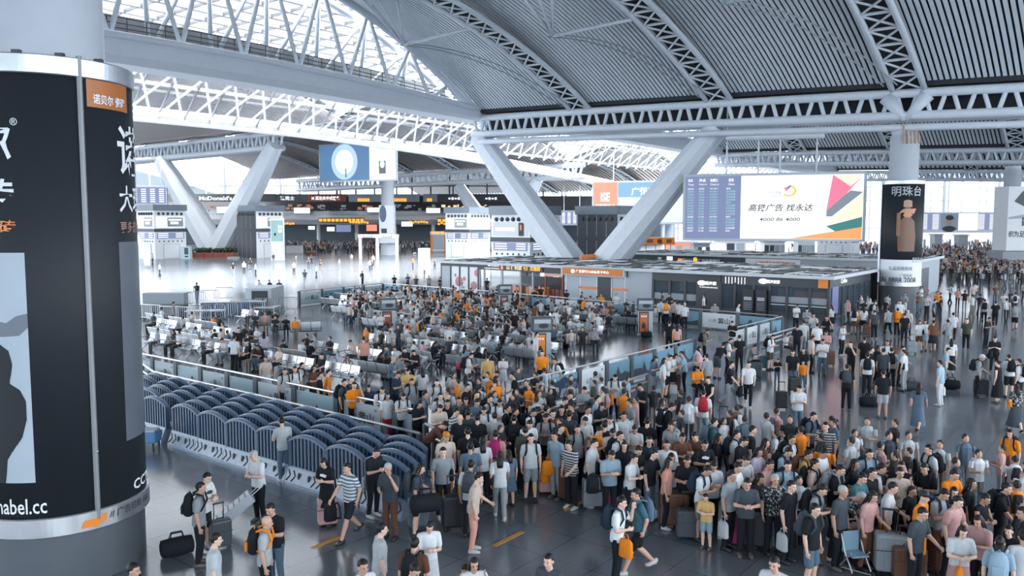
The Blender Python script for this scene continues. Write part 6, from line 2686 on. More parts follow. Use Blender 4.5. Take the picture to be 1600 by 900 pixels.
def hair_mesh(pose, kind, hi):
    J = skeleton(pose)
    H = headmat(J)
    n, h = (20, 14) if hi else (12, 9)
    vs, fs = [], []
    mb = MB()
    mb.ball((0, 0, 0), (1, 1, 1), None, n, h)
    out = MB()
    for p in mb.v:
        x, y, z = p
        r_ = V3((0.081 * x, 0.014 + 0.099 * y, 0.031 + 0.096 * z))
        lowlim = {'s': -0.02, 'l': -0.10, 'u': -0.03, 'g': -0.02, 'b': 9, 'c': 0.01}.get(kind, -0.02)
        face = (r_.y < -0.030 and r_.z < 0.072 - abs(r_.x) * 0.25)
        low = r_.z < lowlim + (0.035 - 0.25 * (r_.y + 0.03) if r_.y < 0.03 else -0.05)
        if face or low:
            r_ = V3((r_.x * 0.72, 0.014 + (r_.y - 0.014) * 0.72, r_.z * 0.8 if r_.z > 0 else r_.z * 0.45))
        out.v.append(tuple(H @ r_))
    out.f, out.m = mb.f, mb.m
    if kind == 'l':
        q = MB()
        back = [H @ V3((0, 0.07, 0.03)), H @ V3((0, 0.085, -0.08)), J['neck0'] + V3((0, 0.085, 0.02)), J['chest'].lerp(J['neck0'], .5) + V3((0, 0.125, 0))]
        X = V3((1, 0, 0))
        Y = V3((0, 1, 0))
        loft(q, [(back[0], 0.070, 0.045, X, Y), (back[1], 0.080, 0.045, X, Y), (back[2], 0.085, 0.04, X, Y), (back[3], 0.07, 0.025, X, Y)][::-1], 12)
        for s in (1, -1):
            tcap(q, H @ V3((0.072 * s, 0.0, 0.02)), 0.022, H @ V3((0.078 * s, 0.01, -0.11)), 0.020, 8, 2)
        out.add([V3(p) for p in q.v], q.f)
    if kind == 'u':
        out.ball(H @ V3((0, 0.12, 0.05)), 0.038, None, 10, 7)
    if kind == 'c':
        X3 = tuple((H.to_3x3() @ V3(v)) for v in ((1, 0, 0), (0, 1, 0), (0, 0, 1)))
        out.ball(H @ V3((0, -0.10, 0.055)), (0.065, 0.06, 0.010), None, 12, 5, X3)
        out.ball(H @ V3((0, 0.01, 0.065)), (0.088, 0.105, 0.078), None, n, 8, X3)
    return out.mesh('hair_' + kind + pose, HAIRM, True)


def eyes_mesh(pose):
    J = skeleton(pose)
    H = headmat(J)
    ax3 = tuple((H.to_3x3() @ V3(v)) for v in ((1, 0, 0), (0, 1, 0), (0, 0, 1)))
    m_ = MB()
    for s in (1, -1):
        m_.ball(H @ V3((0.031 * s, -0.084, 0.004)), (0.014, 0.006, 0.006), None, 8, 5, ax3)
        m_.ball(H @ V3((0.033 * s, -0.086, 0.028)), (0.018, 0.005, 0.004), None, 8, 5, ax3)
    m_.ball(H @ V3((0, -0.090, -0.058)), (0.018, 0.005, 0.003), None, 8, 5, ax3)
    return m_.mesh('face_' + pose, EYEM, True)


CACHE = {}


def M_(kind, *a):
    k = (kind,) + a
    if k not in CACHE:
        CACHE[k] = {'body': body_mesh, 'top': top_mesh, 'bottom': bottom_mesh, 'shoes': shoes_mesh, 'hair': hair_mesh, 'eyes': eyes_mesh}[kind](*a)
    return CACHE[k]


def part(name, me, parent, col):
    o = bpy.data.objects.new(name, me)
    COL.objects.link(o)
    o.parent = parent
    o.color = tuple(col) + (1,)
    return o


HAIRC = {'s': (0.012, 0.011, 0.012), 'l': (0.014, 0.012, 0.012), 'u': (0.014, 0.012, 0.012), 'g': (0.38, 0.39, 0.40), 'c': (0.02, 0.025, 0.03), 'W': (0.5, 0.52, 0.54), 'O': (0.5, 0.2, 0.03)}


# bags -----------------------------------------------------------------
def bag_mesh_parts(kind):
    if ('bag', kind) in CACHE:
        return CACHE[('bag', kind)]
    parts = []
    if kind == 'backpack':
        m_ = MB()
        loft(m_, [(V3((0, 0, 0.0)), 0.13, 0.07, V3((1, 0, 0)), V3((0, 1, 0))), (V3((0, 0.01, 0.03)), 0.155, 0.095, V3((1, 0, 0)), V3((0, 1, 0))), (V3((0, 0.01, 0.25)), 0.15, 0.10, V3((1, 0, 0)), V3((0, 1, 0))),
                  (V3((0, 0, 0.38)), 0.125, 0.08, V3((1, 0, 0)), V3((0, 1, 0))), (V3((0, -0.01, 0.44)), 0.07, 0.04, V3((1, 0, 0)), V3((0, 1, 0)))], 16)
        parts.append(('bag_body', m_.mesh('bag_body', CLOTH, True)))
        m_ = MB()
        m_.box((0, 0.115, 0.13), (0.21, 0.06, 0.18), bev=0.025)
        parts.append(('pocket', m_.mesh('pocket', CLOTH, True)))
        m_ = MB()
        for s in (1, -1):
            m_.tube([(0.09 * s, -0.06, 0.40), (0.115 * s, -0.16, 0.45), (0.12 * s, -0.29, 0.40), (0.125 * s, -0.33, 0.25), (0.15 * s, -0.26, 0.12), (0.13 * s, -0.07, 0.06)], 0.022, n=6)
        m_.tube([(-0.03, -0.02, 0.43), (0, -0.02, 0.48), (0.03, -0.02, 0.43)], 0.01, n=5)
        parts.append(('strap', m_.mesh('strap', CLOTH, True)))
    elif kind == 'suitcase':
        m_ = MB()
        m_.box((0, 0, 0.37), (0.44, 0.26, 0.60), bev=0.05)
        for q in range(7):
            x = -0.17 + 0.0567 * q
            m_.box((x, -0.131, 0.37), (0.02, 0.012, 0.50), bev=0.003)
            m_.box((x, 0.131, 0.37), (0.02, 0.012, 0.50), bev=0.003)
        parts.append(('shell', m_.mesh('shell', LEATHER, False)))
        m_ = MB()
        for x in (-0.10, 0.10):
            m_.tube([(x, 0.08, 0.66), (x, 0.08, 1.00)], 0.011, n=6)
        m_.box((0, 0.08, 1.01), (0.24, 0.035, 0.035), BLACK, bev=0.01)
        parts.append(('pull_handle', m_.mesh('pull_handle', CHROME, True)))
        m_ = MB()
        m_.tube([(-0.07, 0, 0.67), (-0.06, 0, 0.70), (0.06, 0, 0.70), (0.07, 0, 0.67)], 0.012, n=6)
        m_.box((0, -0.135, 0.42), (0.46, 0.004, 0.012))
        parts.append(('carry_handle', m_.mesh('carry_handle', BLACK)))
        for x in (-0.17, 0.17):
            for y in (-0.08, 0.08):
                m_ = MB()
                m_.ball((x, y, 0.033), (0.018, 0.033, 0.033), None, 10, 6)
                m_.box((x, y, 0.06), (0.03, 0.04, 0.03))
                parts.append(('wheel', m_.mesh('wheel', BLACK, True)))
    elif kind == 'duffel':
        m_ = MB()
        m_.tube([(-0.28, 0, 0.17), (-0.26, 0, 0.17), (-0.1, 0, 0.17), (0.1, 0, 0.17), (0.26, 0, 0.17), (0.28, 0, 0.17)], 0.17, None, 14, radii=[0.10, 0.155, 0.17, 0.17, 0.155, 0.10])
        parts.append(('bag_body', m_.mesh('bag_body', CLOTH, True)))
        m_ = MB()
        for y in (-0.06, 0.06):
            m_.tube([(-0.12, y, 0.31), (-0.09, y * .5, 0.43), (0.09, y * .5, 0.43), (0.12, y, 0.31)], 0.012, n=5)
        parts.append(('handles', m_.mesh('handles', CLOTH, True)))
    else:  # shopping bag
        m_ = MB()
        loft(m_, [(V3((0, 0, 0.0)), 0.15, 0.07, V3((1, 0, 0)), V3((0, 1, 0))), (V3((0, 0, 0.02)), 0.16, 0.08, V3((1, 0, 0)), V3((0, 1, 0))), (V3((0, 0, 0.30)), 0.155, 0.06, V3((1, 0, 0)), V3((0, 1, 0))), (V3((0, 0, 0.36)), 0.12, 0.02, V3((1, 0, 0)), V3((0, 1, 0)))], 14)
        parts.append(('bag_body', m_.mesh('bag_body', CLOTH, True)))
        m_ = MB()
        m_.tube([(-0.07, 0, 0.34), (-0.04, 0, 0.46), (0.04, 0, 0.46), (0.07, 0, 0.34)], 0.010, n=5)
        parts.append(('handles', m_.mesh('handles', CLOTH, True)))
    CACHE[('bag', kind)] = parts
    return parts


BAGS = []
TRIM_ = {'m': (0.05, 0.03, 0.02)}


def bag(kind, colk, loc, rz, scale, where, trim=None):
    t = bpy.data.objects.new({'shopping': 'shopping_bag', 'duffel': 'duffel_bag'}.get(kind, kind), None)
    COL.objects.link(t)
    t.location = loc
    t.rotation_euler = (0, 0, rz)
    t.scale = (scale,) * 3 if not hasattr(scale, '__len__') else scale
    c = CL[colk][0]
    for nm, me in bag_mesh_parts(kind):
        cc = c
        if trim and nm in ('pocket', 'strap'):
            cc = CL[trim][0]
        part(nm, me, t, cc)
    d_ = {'backpack': '%s backpack', 'suitcase': '%s wheeled suitcase with raised handle', 'duffel': '%s soft travel bag', 'shopping': '%s carrier bag'}[kind] % CL[colk][1]
    if trim:
        d_ += ' with %s trim' % CL[trim][1]
    BAGS.append([t, d_, where, kind])
    return t


# list of people: head-top pixel, pose, facing, top colour, bottom colour+kind, hair, extras
# facing: 0 to the camera, 90 to the right of the picture, 180 away, 270 to the left
PEOPLE = """
309 755 s 80 g kT s Bk|316 739 c 50 w kS s|332 835 s 90 a kT s|403 704 c 310 w kT g|429 785 c 320 k dT s|412 808 s 80 a kT b Bk.o|203 881 s 60 k kT s
442 655 c 200 a dT s|510 715 p 330 k kK l|547 723 w 310 S kS s Hk|582 699 p 40 k kT s Sg|609 723 e 330 x mT g|649 726 h 80 x kS l Bx|692 699 s 5 g kT s Xk
739 740 h 85 c sT s|735 721 s 170 a kT s Bx|735 693 s 180 d dK s|754 685 s 190 w kT l|774 674 s 175 p kT s Bq|781 707 w 185 w gT l Xk|796 704 s 200 d dK l =0.86
592 819 s 100 a gT s Xk|669 812 p 10 w wD l|646 843 s 160 m kT s Bk|639 879 p 40 k kT s|564 874 s 30 w kT s|722 880 p 30 o kT s =0.8|739 869 e 10 w kT l
860 865 s 330 x kT s|965 776 e 75 w kT s Bn Ho|1000 764 w 290 t kS s Bd|1213 869 e 340 w kT s|1270 787 s 60 k dS s Bx
829 678 s 10 a gS s Bk|869 675 s 320 b gT s Ho|896 688 h 320 Z kT s|919 686 h 70 w kT s|955 703 p 20 b kT s|982 709 c 60 w kT u|1018 701 h 60 k dT s|1039 707 c 20 g kT l
1050 716 s 80 s kT l|1066 712 c 0 k kT s|1097 727 p 60 w uS s Bn|1116 720 p 20 w kT s|1112 771 c 340 y bS s =0.72|1139 737 s 60 g kT s Ha|1160 744 c 10 x kT s
1141 722 c 60 w kT s|1099 687 c 20 k kT s|1120 678 s 90 k kT l|1145 674 s 80 w kT s Bn|1154 681 p 60 k kT s|1173 666 s 90 k kT s|1193 686 s 90 m kT l|1181 699 e 60 l kT l
1196 718 c 60 p kT s|1160 711 p 40 w kT s|1182 740 c 60 k kT l|1209 741 s 20 F kT g|1232 751 s 60 k kT s Ha|1229 720 s 20 b kT s Bn|1256 702 c 80 y kT s Bm|1275 701 p 60 w kT s
1270 718 s 80 P kT s Bk|1305 726 c 70 k kT s Bg|1280 757 p 70 g kT s Bk|1308 758 s 60 x kT g|1304 772 b 85 F kT g|1113 654 s 100 t kT s Bd|1092 675 p 330 m kT s|1228 699 p 60 b kT s Bk
1234 680 s 60 w kT s Bk|1267 644 e 60 d kT s Bk|1291 660 s 350 Z kT s|1305 655 s 290 d kT u|1357 702 s 30 b kT s Bn|1332 718 s 80 k kT l|1344 737 c 60 t kT s|1358 731 s 60 k kT s
1371 727 c 90 w kT s Bn|1400 728 e 20 c kT s|1408 722 s 0 k kT s|1385 754 h 85 w oS s|1422 760 s 60 k kT s =0.85|1448 724 c 340 k kT s Bk|1455 696 s 300 w kT s Bk|1484 733 c 50 o oT s
1439 768 s 70 o kT c|1469 762 p 60 g kT s Bn|1494 763 s 20 k kT l|1514 748 s 80 k kT l|1487 774 h 60 p kT s|1432 792 h 60 x kT s|1523 769 c 60 k dS u|1566 754 w 80 k kT s Bk
1501 820 c 20 a pD l Ho|1566 841 s 180 b kT l Bb|1546 806 c 330 p kT l|1573 820 s 340 k kT s =0.85|1597 795 s 300 x kT s Bk|1598 832 s 200 w kT s|1355 767 h 60 p mT l
1324 570 s 180 k kT s Bx|1381 579 s 185 k aS s|1436 600 w 170 d dD l Xp|1247 602 p 20 w dT s|1471 564 s 250 b wT s Hw|1529 555 h 90 g kT W Bk|1555 526 p 0 k kT s Hk|1561 564 s 250 k kD u
1579 556 p 200 w kS s Bk|1595 562 s 250 w kS s Bk|1590 601 w 200 F xD l Xo|1580 672 s 340 o kT l Bk|1477 544 h 90 b gT s|1487 530 s 180 w kD l|1414 547 s 250 w gT s Xk|1406 541 h 90 b kT s
1393 544 s 180 g kT s Bk|1381 545 s 170 x kT s|1371 540 s 120 k kT l|1356 552 s 180 w kT s Bk|1360 543 s 90 k kT s|1351 527 s 180 k kT s|1331 534 e 330 k kT s|1386 532 s 20 w kT s Bx
1286 530 p 0 w dT s|1291 517 p 0 p kT s|1269 525 s 90 c kT s|1239 547 h 0 k dT s|1256 544 s 350 k kT l|1215 560 p 10 k dT s =0.68|1255 564 s 0 o dT s =0.7
1316 506 p 60 w kT s Bg|1277 506 s 180 w kT s|1246 508 s 180 k kT s|1256 501 s 180 w aT s Xk|1272 490 e 340 w kT s|1244 476 p 30 w kT s|1261 482 p 0 g kT s|1292 494 e 0 k kT s
1300 477 s 240 w kK l|1335 481 s 180 w mS l Bk|1350 480 s 190 w kS l|1367 485 s 200 x kT s|1366 471 s 90 w kT s Bk|1389 482 w 200 g kT s|1403 482 s 180 o kT s Bo|1407 470 s 0 w kT s
1420 483 s 330 w kT s|1414 490 s 180 k kT c|1414 457 s 0 g kT s|1437 501 w 10 w mS l Xk|1446 500 w 0 w bK l|1459 501 w 180 m kK s|1482 500 w 190 g aT s Xk|1490 489 w 180 w kT s
1511 498 s 0 v kT s|1542 496 p 60 k kT s|1556 471 w 180 k kT s|1532 459 w 180 k kK l|1539 468 w 180 g kT s Bk|1570 457 w 0 w kT l|1587 456 w 180 w kT s Bk|1587 475 w 180 g kS s Bg
1435 457 s 60 m kT s|1449 460 s 330 w kT s Xo|1460 468 s 90 d kS s|1471 463 c 90 k kT s|1497 450 s 0 s mK l|1508 453 s 180 k kT s Ho|1466 455 s 0 o kT s
960 585 p 10 w nT s Bk Ho|911 604 p 20 g kT s|932 619 s 90 b kT s|937 628 p 20 k kT l|986 624 s 290 g kT s|1006 600 p 300 k kT s Ho|1020 557 p 60 d gT l|1036 560 s 90 w aS l|1042 555 p 80 w kS s
1051 553 p 70 w kK l|1070 550 h 270 b kT s|1087 542 p 90 g kT s|1095 546 c 270 p kT s|1103 554 s 220 g uS s|1101 515 p 90 u kT s Bk|1121 543 b 150 k xS s|1137 529 p 100 w kT s Bk|1156 525 c 190 k kT s
1172 540 u 90 g kT s|1145 502 p 350 k aT s|1110 589 h 320 k kT u|1140 565 w 80 k gT s|1170 565 w 0 w kT s Hk|1099 610 s 180 w gT s Br|1032 624 s 120 w kT l|1042 631 p 90 k kD s Bk
1204 523 p 60 w vS s Bk|1058 507 s 180 p kT l Xo|1046 502 s 180 k kT s|1090 573 u 20 o kT s|1228 521 u 60 w mT l
662 612 s 80 g kT s Bd|687 614 s 20 w kT s Bk|699 625 s 0 k kT s|685 632 p 20 c uT s Xk|707 638 c 60 S kT s|719 648 s 0 k kT b|718 620 s 10 x kT s|731 620 c 0 m kT l|742 623 p 30 d kT s
728 600 s 60 k kT s|727 586 s 180 w kT l|738 613 s 60 x kT s|760 596 b 140 o kT s|755 584 b 90 o kT s|774 594 c 200 o oT s|763 618 s 60 w kT s Bk|779 623 p 10 w kT s Bk|756 635 p 0 w kT s Bk
731 641 s 170 x kT s|746 649 s 180 k kT s|731 670 s 180 k kT s|773 646 s 180 a gT s|803 650 s 180 k kT s Bk|796 634 s 90 k kT s|806 636 s 90 k kT s|820 668 s 160 v kT s Bv|830 638 p 60 w kT s Bk
843 636 s 120 w kT s Bk|825 656 p 20 w kT s Xk|853 647 c 0 g kT s Bk|861 640 s 20 m kT s|667 664 b 80 m kT s|696 676 s 20 c oT O|682 593 s 10 w kT s Bk|806 583 h 270 k wT s
885 612 p 60 k kT s|876 621 p 80 k kT s|878 634 s 10 k kT s|896 632 s 300 x kT s|889 643 s 170 x kT s|912 634 s 60 w kT s|912 651 p 20 a kT s|904 664 s 20 g kT s Bk|874 663 s 60 k kT s
944 660 s 180 k kT s|951 669 p 0 w kT s|934 667 p 60 o kT s|957 648 p 20 w kT s Bk|967 645 s 20 a kT s|965 674 s 60 w kT s Bk|997 663 p 0 w kT u|1006 655 s 170 k kT s|975 690 s 10 k kT l
996 697 p 40 k kT s|1014 682 s 10 n kT s|1042 688 s 0 w kT s|1066 676 c 20 m kT s|1050 660 s 330 a kT s Bg|444 576 s 20 a kT s Bk|460 573 s 20 w kT s Bk|415 557 s 10 c wK u Hq
511 578 s 90 o kT s|498 582 s 80 k kT s|487 571 e 60 m kT l|470 567 s 90 w kT s Bk|536 593 s 60 x kT s Bk|549 588 s 20 x kT s|552 597 e 20 o kT s|576 601 p 0 n kT l|595 604 p 20 w kT s Bk
604 614 s 30 w rT l|629 614 p 10 w kT s Bk|651 626 p 40 k kT l|642 592 s 30 g kT s Bk|610 558 c 90 d kT g|617 581 p 60 n kT s|637 576 p 0 y kT s|660 575 e 200 w kT l|716 558 b 90 r kT s
731 552 p 90 w aT s Bk|568 527 s 185 s kT s|412 519 p 180 l dS l|786 557 p 0 w wK l =0.9|762 569 s 180 b bK s =0.72|762 555 s 180 y kT s|870 560 w 300 w kT s Bk|837 520 s 90 w aT s|847 548 s 0 o kK s
270 472 s 90 g dT s|372 512 s 20 k kT s|365 525 s 150 w kT s Xk|804 465 s 0 k kT s|804 486 s 0 k kT s|766 460 s 180 o kT s|734 451 c 0 k kT s|307 441 w 200 d dS s Bk|566 423 s 60 x kT s Bk
530 404 w 60 g kT s|580 404 w 180 b kT s Bx|494 414 w 90 w aT l|459 409 w 350 w kT s|427 396 w 0 x kT s|476 421 s 180 x kT s|436 437 s 20 x kT s|405 437 s 60 w kT s|421 437 s 40 k kT s|645 402 w 90 o oT s
583 398 w 20 a xT s|576 390 w 200 k kT s|238 396 w 60 w kT s|249 411 w 90 c cT s Hk|364 410 s 0 k kT s|381 408 p 20 w kT s|391 403 s 0 k kT s Sg|399 411 s 90 w wT s|670 430 s 0 g kT s Bk|687 433 p 300 k kT s
637 428 s 30 d kT s|650 431 c 340 x kT s|616 429 s 20 k kT s|761 434 s 180 k kT s|1100 460 s 270 w kT s Bk|1117 473 c 0 g kT s|1153 474 s 90 w kT s|1035 456 s 90 x kT s|1046 459 s 0 k kT s|663 412 w 60 w kT s
1033 468 s 180 w kT s|1041 470 s 180 w kT s Bo|1054 469 s 170 c kT s|1062 471 s 190 w kT s|1070 474 s 180 w kT W|835 451 s 0 k kT s|885 452 s 200 k kT s|963 458 s 0 w kT s"""
"""extras: B backpack, S suitcase, H bag in the hand, X shoulder bag, = scale"""

WHERE = [
    (lambda x, y: x < 480 and y > 690, 'near the advertising pillar'),
    (lambda x, y: x < 480 and y > 640, 'against the blue barriers'),
    (lambda x, y: x < 720 and y > 690, 'before the blue barriers'),
    (lambda x, y: x < 830 and y > 800, 'below the barriers'),
    (lambda x, y: y > 860, 'alone below the queue'),
    (lambda x, y: 840 < x < 1020 and y > 755, 'on the empty dark floor'),
    (lambda x, y: x < 830 and y > 670, 'at the queue tail'),
    (lambda x, y: x < 1110 and y > 700, 'on the queue front edge'),
    (lambda x, y: x < 1240 and y > 700, 'in the middle queue'),
    (lambda x, y: x < 1400 and y > 690, 'in the dense queue'),
    (lambda x, y: x >= 1400 and y > 690, 'at the queue corner'),
    (lambda x, y: x > 1560 and y > 660, 'on the bare grey floor'),
    (lambda x, y: x < 770 and 545 < y and x > 655 and y > 600, 'leaving the benches'),
    (lambda x, y: x < 870 and y > 600, 'in the thick queue'),
    (lambda x, y: x < 1010 and y > 600, 'below the waterfall poster'),
    (lambda x, y: x < 1130 and y > 640, 'beyond the queue'),
    (lambda x, y: x < 1320 and y > 630, 'at the open floor edge'),
    (lambda x, y: 1010 < x < 1130 and 530 < y, 'along the landscape fence'),
    (lambda x, y: 1010 < x < 1240 and 495 < y, 'by the fence gap'),
    (lambda x, y: 1000 < x < 1180 and y < 500, 'before the dark tea shop'),
    (lambda x, y: x > 1420 and y > 515, 'on the wide open floor'),
    (lambda x, y: x > 1225 and y > 515, 'in the loose group'),
    (lambda x, y: x > 1425, 'toward the distant crowd'),
    (lambda x, y: x > 1320, 'beside the liquor pillar'),
    (lambda x, y: x > 1225, 'outside the corner shop'),
    (lambda x, y: y < 450 and x < 720, 'in the bright hall'),
    (lambda x, y: y < 456, 'before the snack shops'),
    (lambda x, y: x < 520 and y > 550, 'behind the pillar-side fence'),
    (lambda x, y: x < 665 and y > 550, 'behind the queue-side fence'),
    (lambda x, y: x < 480, 'at the pillar-end benches'),
    (lambda x, y: True, 'among the benches'),
]
POSEW = {'s': 'standing', 'p': 'on the phone', 'w': 'walking', 'h': 'reaching forward', 'e': 'hand raised', 'c': 'arms folded', 't': 'sitting', 'u': 'sitting', 'b': 'bending forward'}
BOTN = {'T': 'trousers', 'S': 'shorts', 'K': 'skirt', 'D': 'long skirt'}
HAIRN = {'s': '', 'l': 'long-haired ', 'u': 'bun-haired ', 'g': 'grey-haired ', 'b': 'bald ', 'c': 'capped ', 'W': 'white-hatted ', 'O': 'orange-capped '}
PX = []
for tok in PEOPLE.replace('\n', '|').split('|'):
    tok = tok.split()
    if len(tok) < 7:
        continue
    x, y, ps, fc, tp, bt, hr = tok[:7]
    ex = tok[7:]
    sc_ = 1.0
    for e in ex:
        if e[0] == '=':
            sc_ = float(e[1:])
    x, y = float(x), float(y)
    female = hr in 'lu'
    sc_ *= (0.955 if female else 1.0)
    hgt = {'t': 1.26, 'u': 1.22, 'b': 1.38, 'p': 1.66, 'c': 1.67, 'h': 1.67}.get(ps, 1.69) * sc_
    g_ = Wz(x, y, hgt)
    PX.append(dict(px=x, py=y, ps=ps, fc=float(fc), tp=tp, bc=bt[0], bk=bt[1], hr=hr, ex=[e for e in ex if e[0] != '='], sc=sc_, loc=V3((g_.x, g_.y, 0)), child=sc_ < 0.9))

# keep people from standing inside one another
for it in range(30):
    for i, a in enumerate(PX):
        for b in PX[i + 1:]:
            d = b['loc'] - a['loc']
            if abs(d.x) > 0.5 or abs(d.y) > 0.5:
                continue
            L_ = d.length
            if L_ < 0.46:
                d = d / L_ if L_ > 0.01 else V3((1, 0, 0))
                # move apart mostly along the line of sight so that they stay where they are seen
                m_ = d * (0.46 - L_) * 0.25
                a['loc'] -= m_
                b['loc'] += m_

rs = random.Random(21)
# seated people on free bench seats
SEATED = []
for (p, rz, row) in SEATS:
    pp = project(p)
    dens = 0.80 if pp[0] > 560 else 0.52
    if 400 < pp[0] < 560 and pp[1] > 520:
        dens = 0.45
    if row >= 90:
        dens = 0.7
    if rs.random() > dens:
        continue
    if any((p - q['loc']).length < 0.42 for q in PX):
        continue
    SEATED.append((p, rz))
tops = 'wwwwwwkkkkkkkggaaaxxbdnocpk'
for (p, rz) in SEATED:
    ps = rs.choice('uut')
    pp = project(p)
    f_ = V3((math.sin(rz), -math.cos(rz), 0))
    PX.append(dict(px=pp[0], py=pp[1] - 25, ps=ps, fc=None, rz=rz + rs.uniform(-.15, .15), tp=rs.choice(tops), bc=rs.choice('kkkxdgkn'), bk=rs.choice('TTTS'), hr=rs.choice('sssslluc'), ex=[], sc=rs.uniform(0.93, 1.02), loc=p + f_ * 0.02, child=False, auto=True))

NIND = 312
for q in PX:
    q['size'] = q['sc'] * (0.72 if q['ps'] in 'tu' else 1.0) / q['loc'].y
PX.sort(key=lambda q: -q['size'])
INDIV, REST = PX[:NIND], PX[NIND:]


def face_rz(q):
    if q['fc'] is None:
        return q['rz']
    az = math.atan2(q['loc'].x, q['loc'].y)
    return R(q['fc']) - az


def desc(q):
    if q['child']:
        who = 'child'
    else:
        who = 'person'
    tn = PATN[q['tp']] if q['tp'] in PATN else CL[q['tp']][1]
    if q['bk'] == 'D' and q['tp'] == q['bc']:
        cl = 'in a %s dress' % tn
    else:
        cl = 'in %s top, %s %s' % (tn, CL[q['bc']][1], BOTN[q['bk']])
    return '%s%s %s' % (HAIRN[q['hr']], who, cl)


for q in INDIV:
    q['desc'] = desc(q)
    q['zone'] = [z for f, z in WHERE if f(q['px'], q['py'])][0]
    q['short'] = (PATN[q['tp']] if q['tp'] in PATN else CL[q['tp']][1]) + ' top'
for q in INDIV:
    q['label'] = q['desc'] + ', ' + POSEW[q['ps']] + ' ' + q['zone']
    b_ = [e for e in q['ex'] if e[0] == 'B']
    if b_:
        q['label'] = q['desc'] + ', ' + CL[b_[0][1]][1] + ' backpack, ' + q['zone']
by = {}
for q in INDIV:
    by.setdefault(q['label'], []).append(q)
for lab, v in by.items():
    if len(v) > 1:
        v.sort(key=lambda q: q['px'])
        for i, q in enumerate(v):
            q['label'] = ORD[min(i, len(ORD) - 1)] + ' ' + q['label'] + ' from the pillar'


def trim_label(s):
    for a, b in ((' from the pillar', ' from pillar'), (' in the ', ' in '), (' of the ', ' of '), (' beside the ', ' beside '), (', standing', ','), (' top, ', ', ')):
        if len(s.split()) <= 16:
            break
        s = s.replace(a, b)
    w_ = s.split()
    if len(w_) > 16:
        w_ = w_[:16]
        while w_[-1].strip(',') in ('at', 'the', 'in', 'of', 'on', 'by', 'to', 'before', 'blue', 'pale', 'wide', 'and', 'a', 'black', 'behind', 'long', 'from', 'worn', 'along', 'toward', 'among', 'dark'):
            w_.pop()
    return ' '.join(w_)


for q in INDIV:
    q['label'] = trim_label(q['label'])
seen = {}
for q in INDIV:
    seen.setdefault(q['label'], []).append(q)

SKINC = [(0.58, 0.36, 0.27), (0.66, 0.43, 0.33), (0.50, 0.30, 0.22), (0.70, 0.48, 0.38)]


PRINTS = {(429, 785): 'adidas', (1099, 687): '', (316, 739): '', (510, 715): ''}


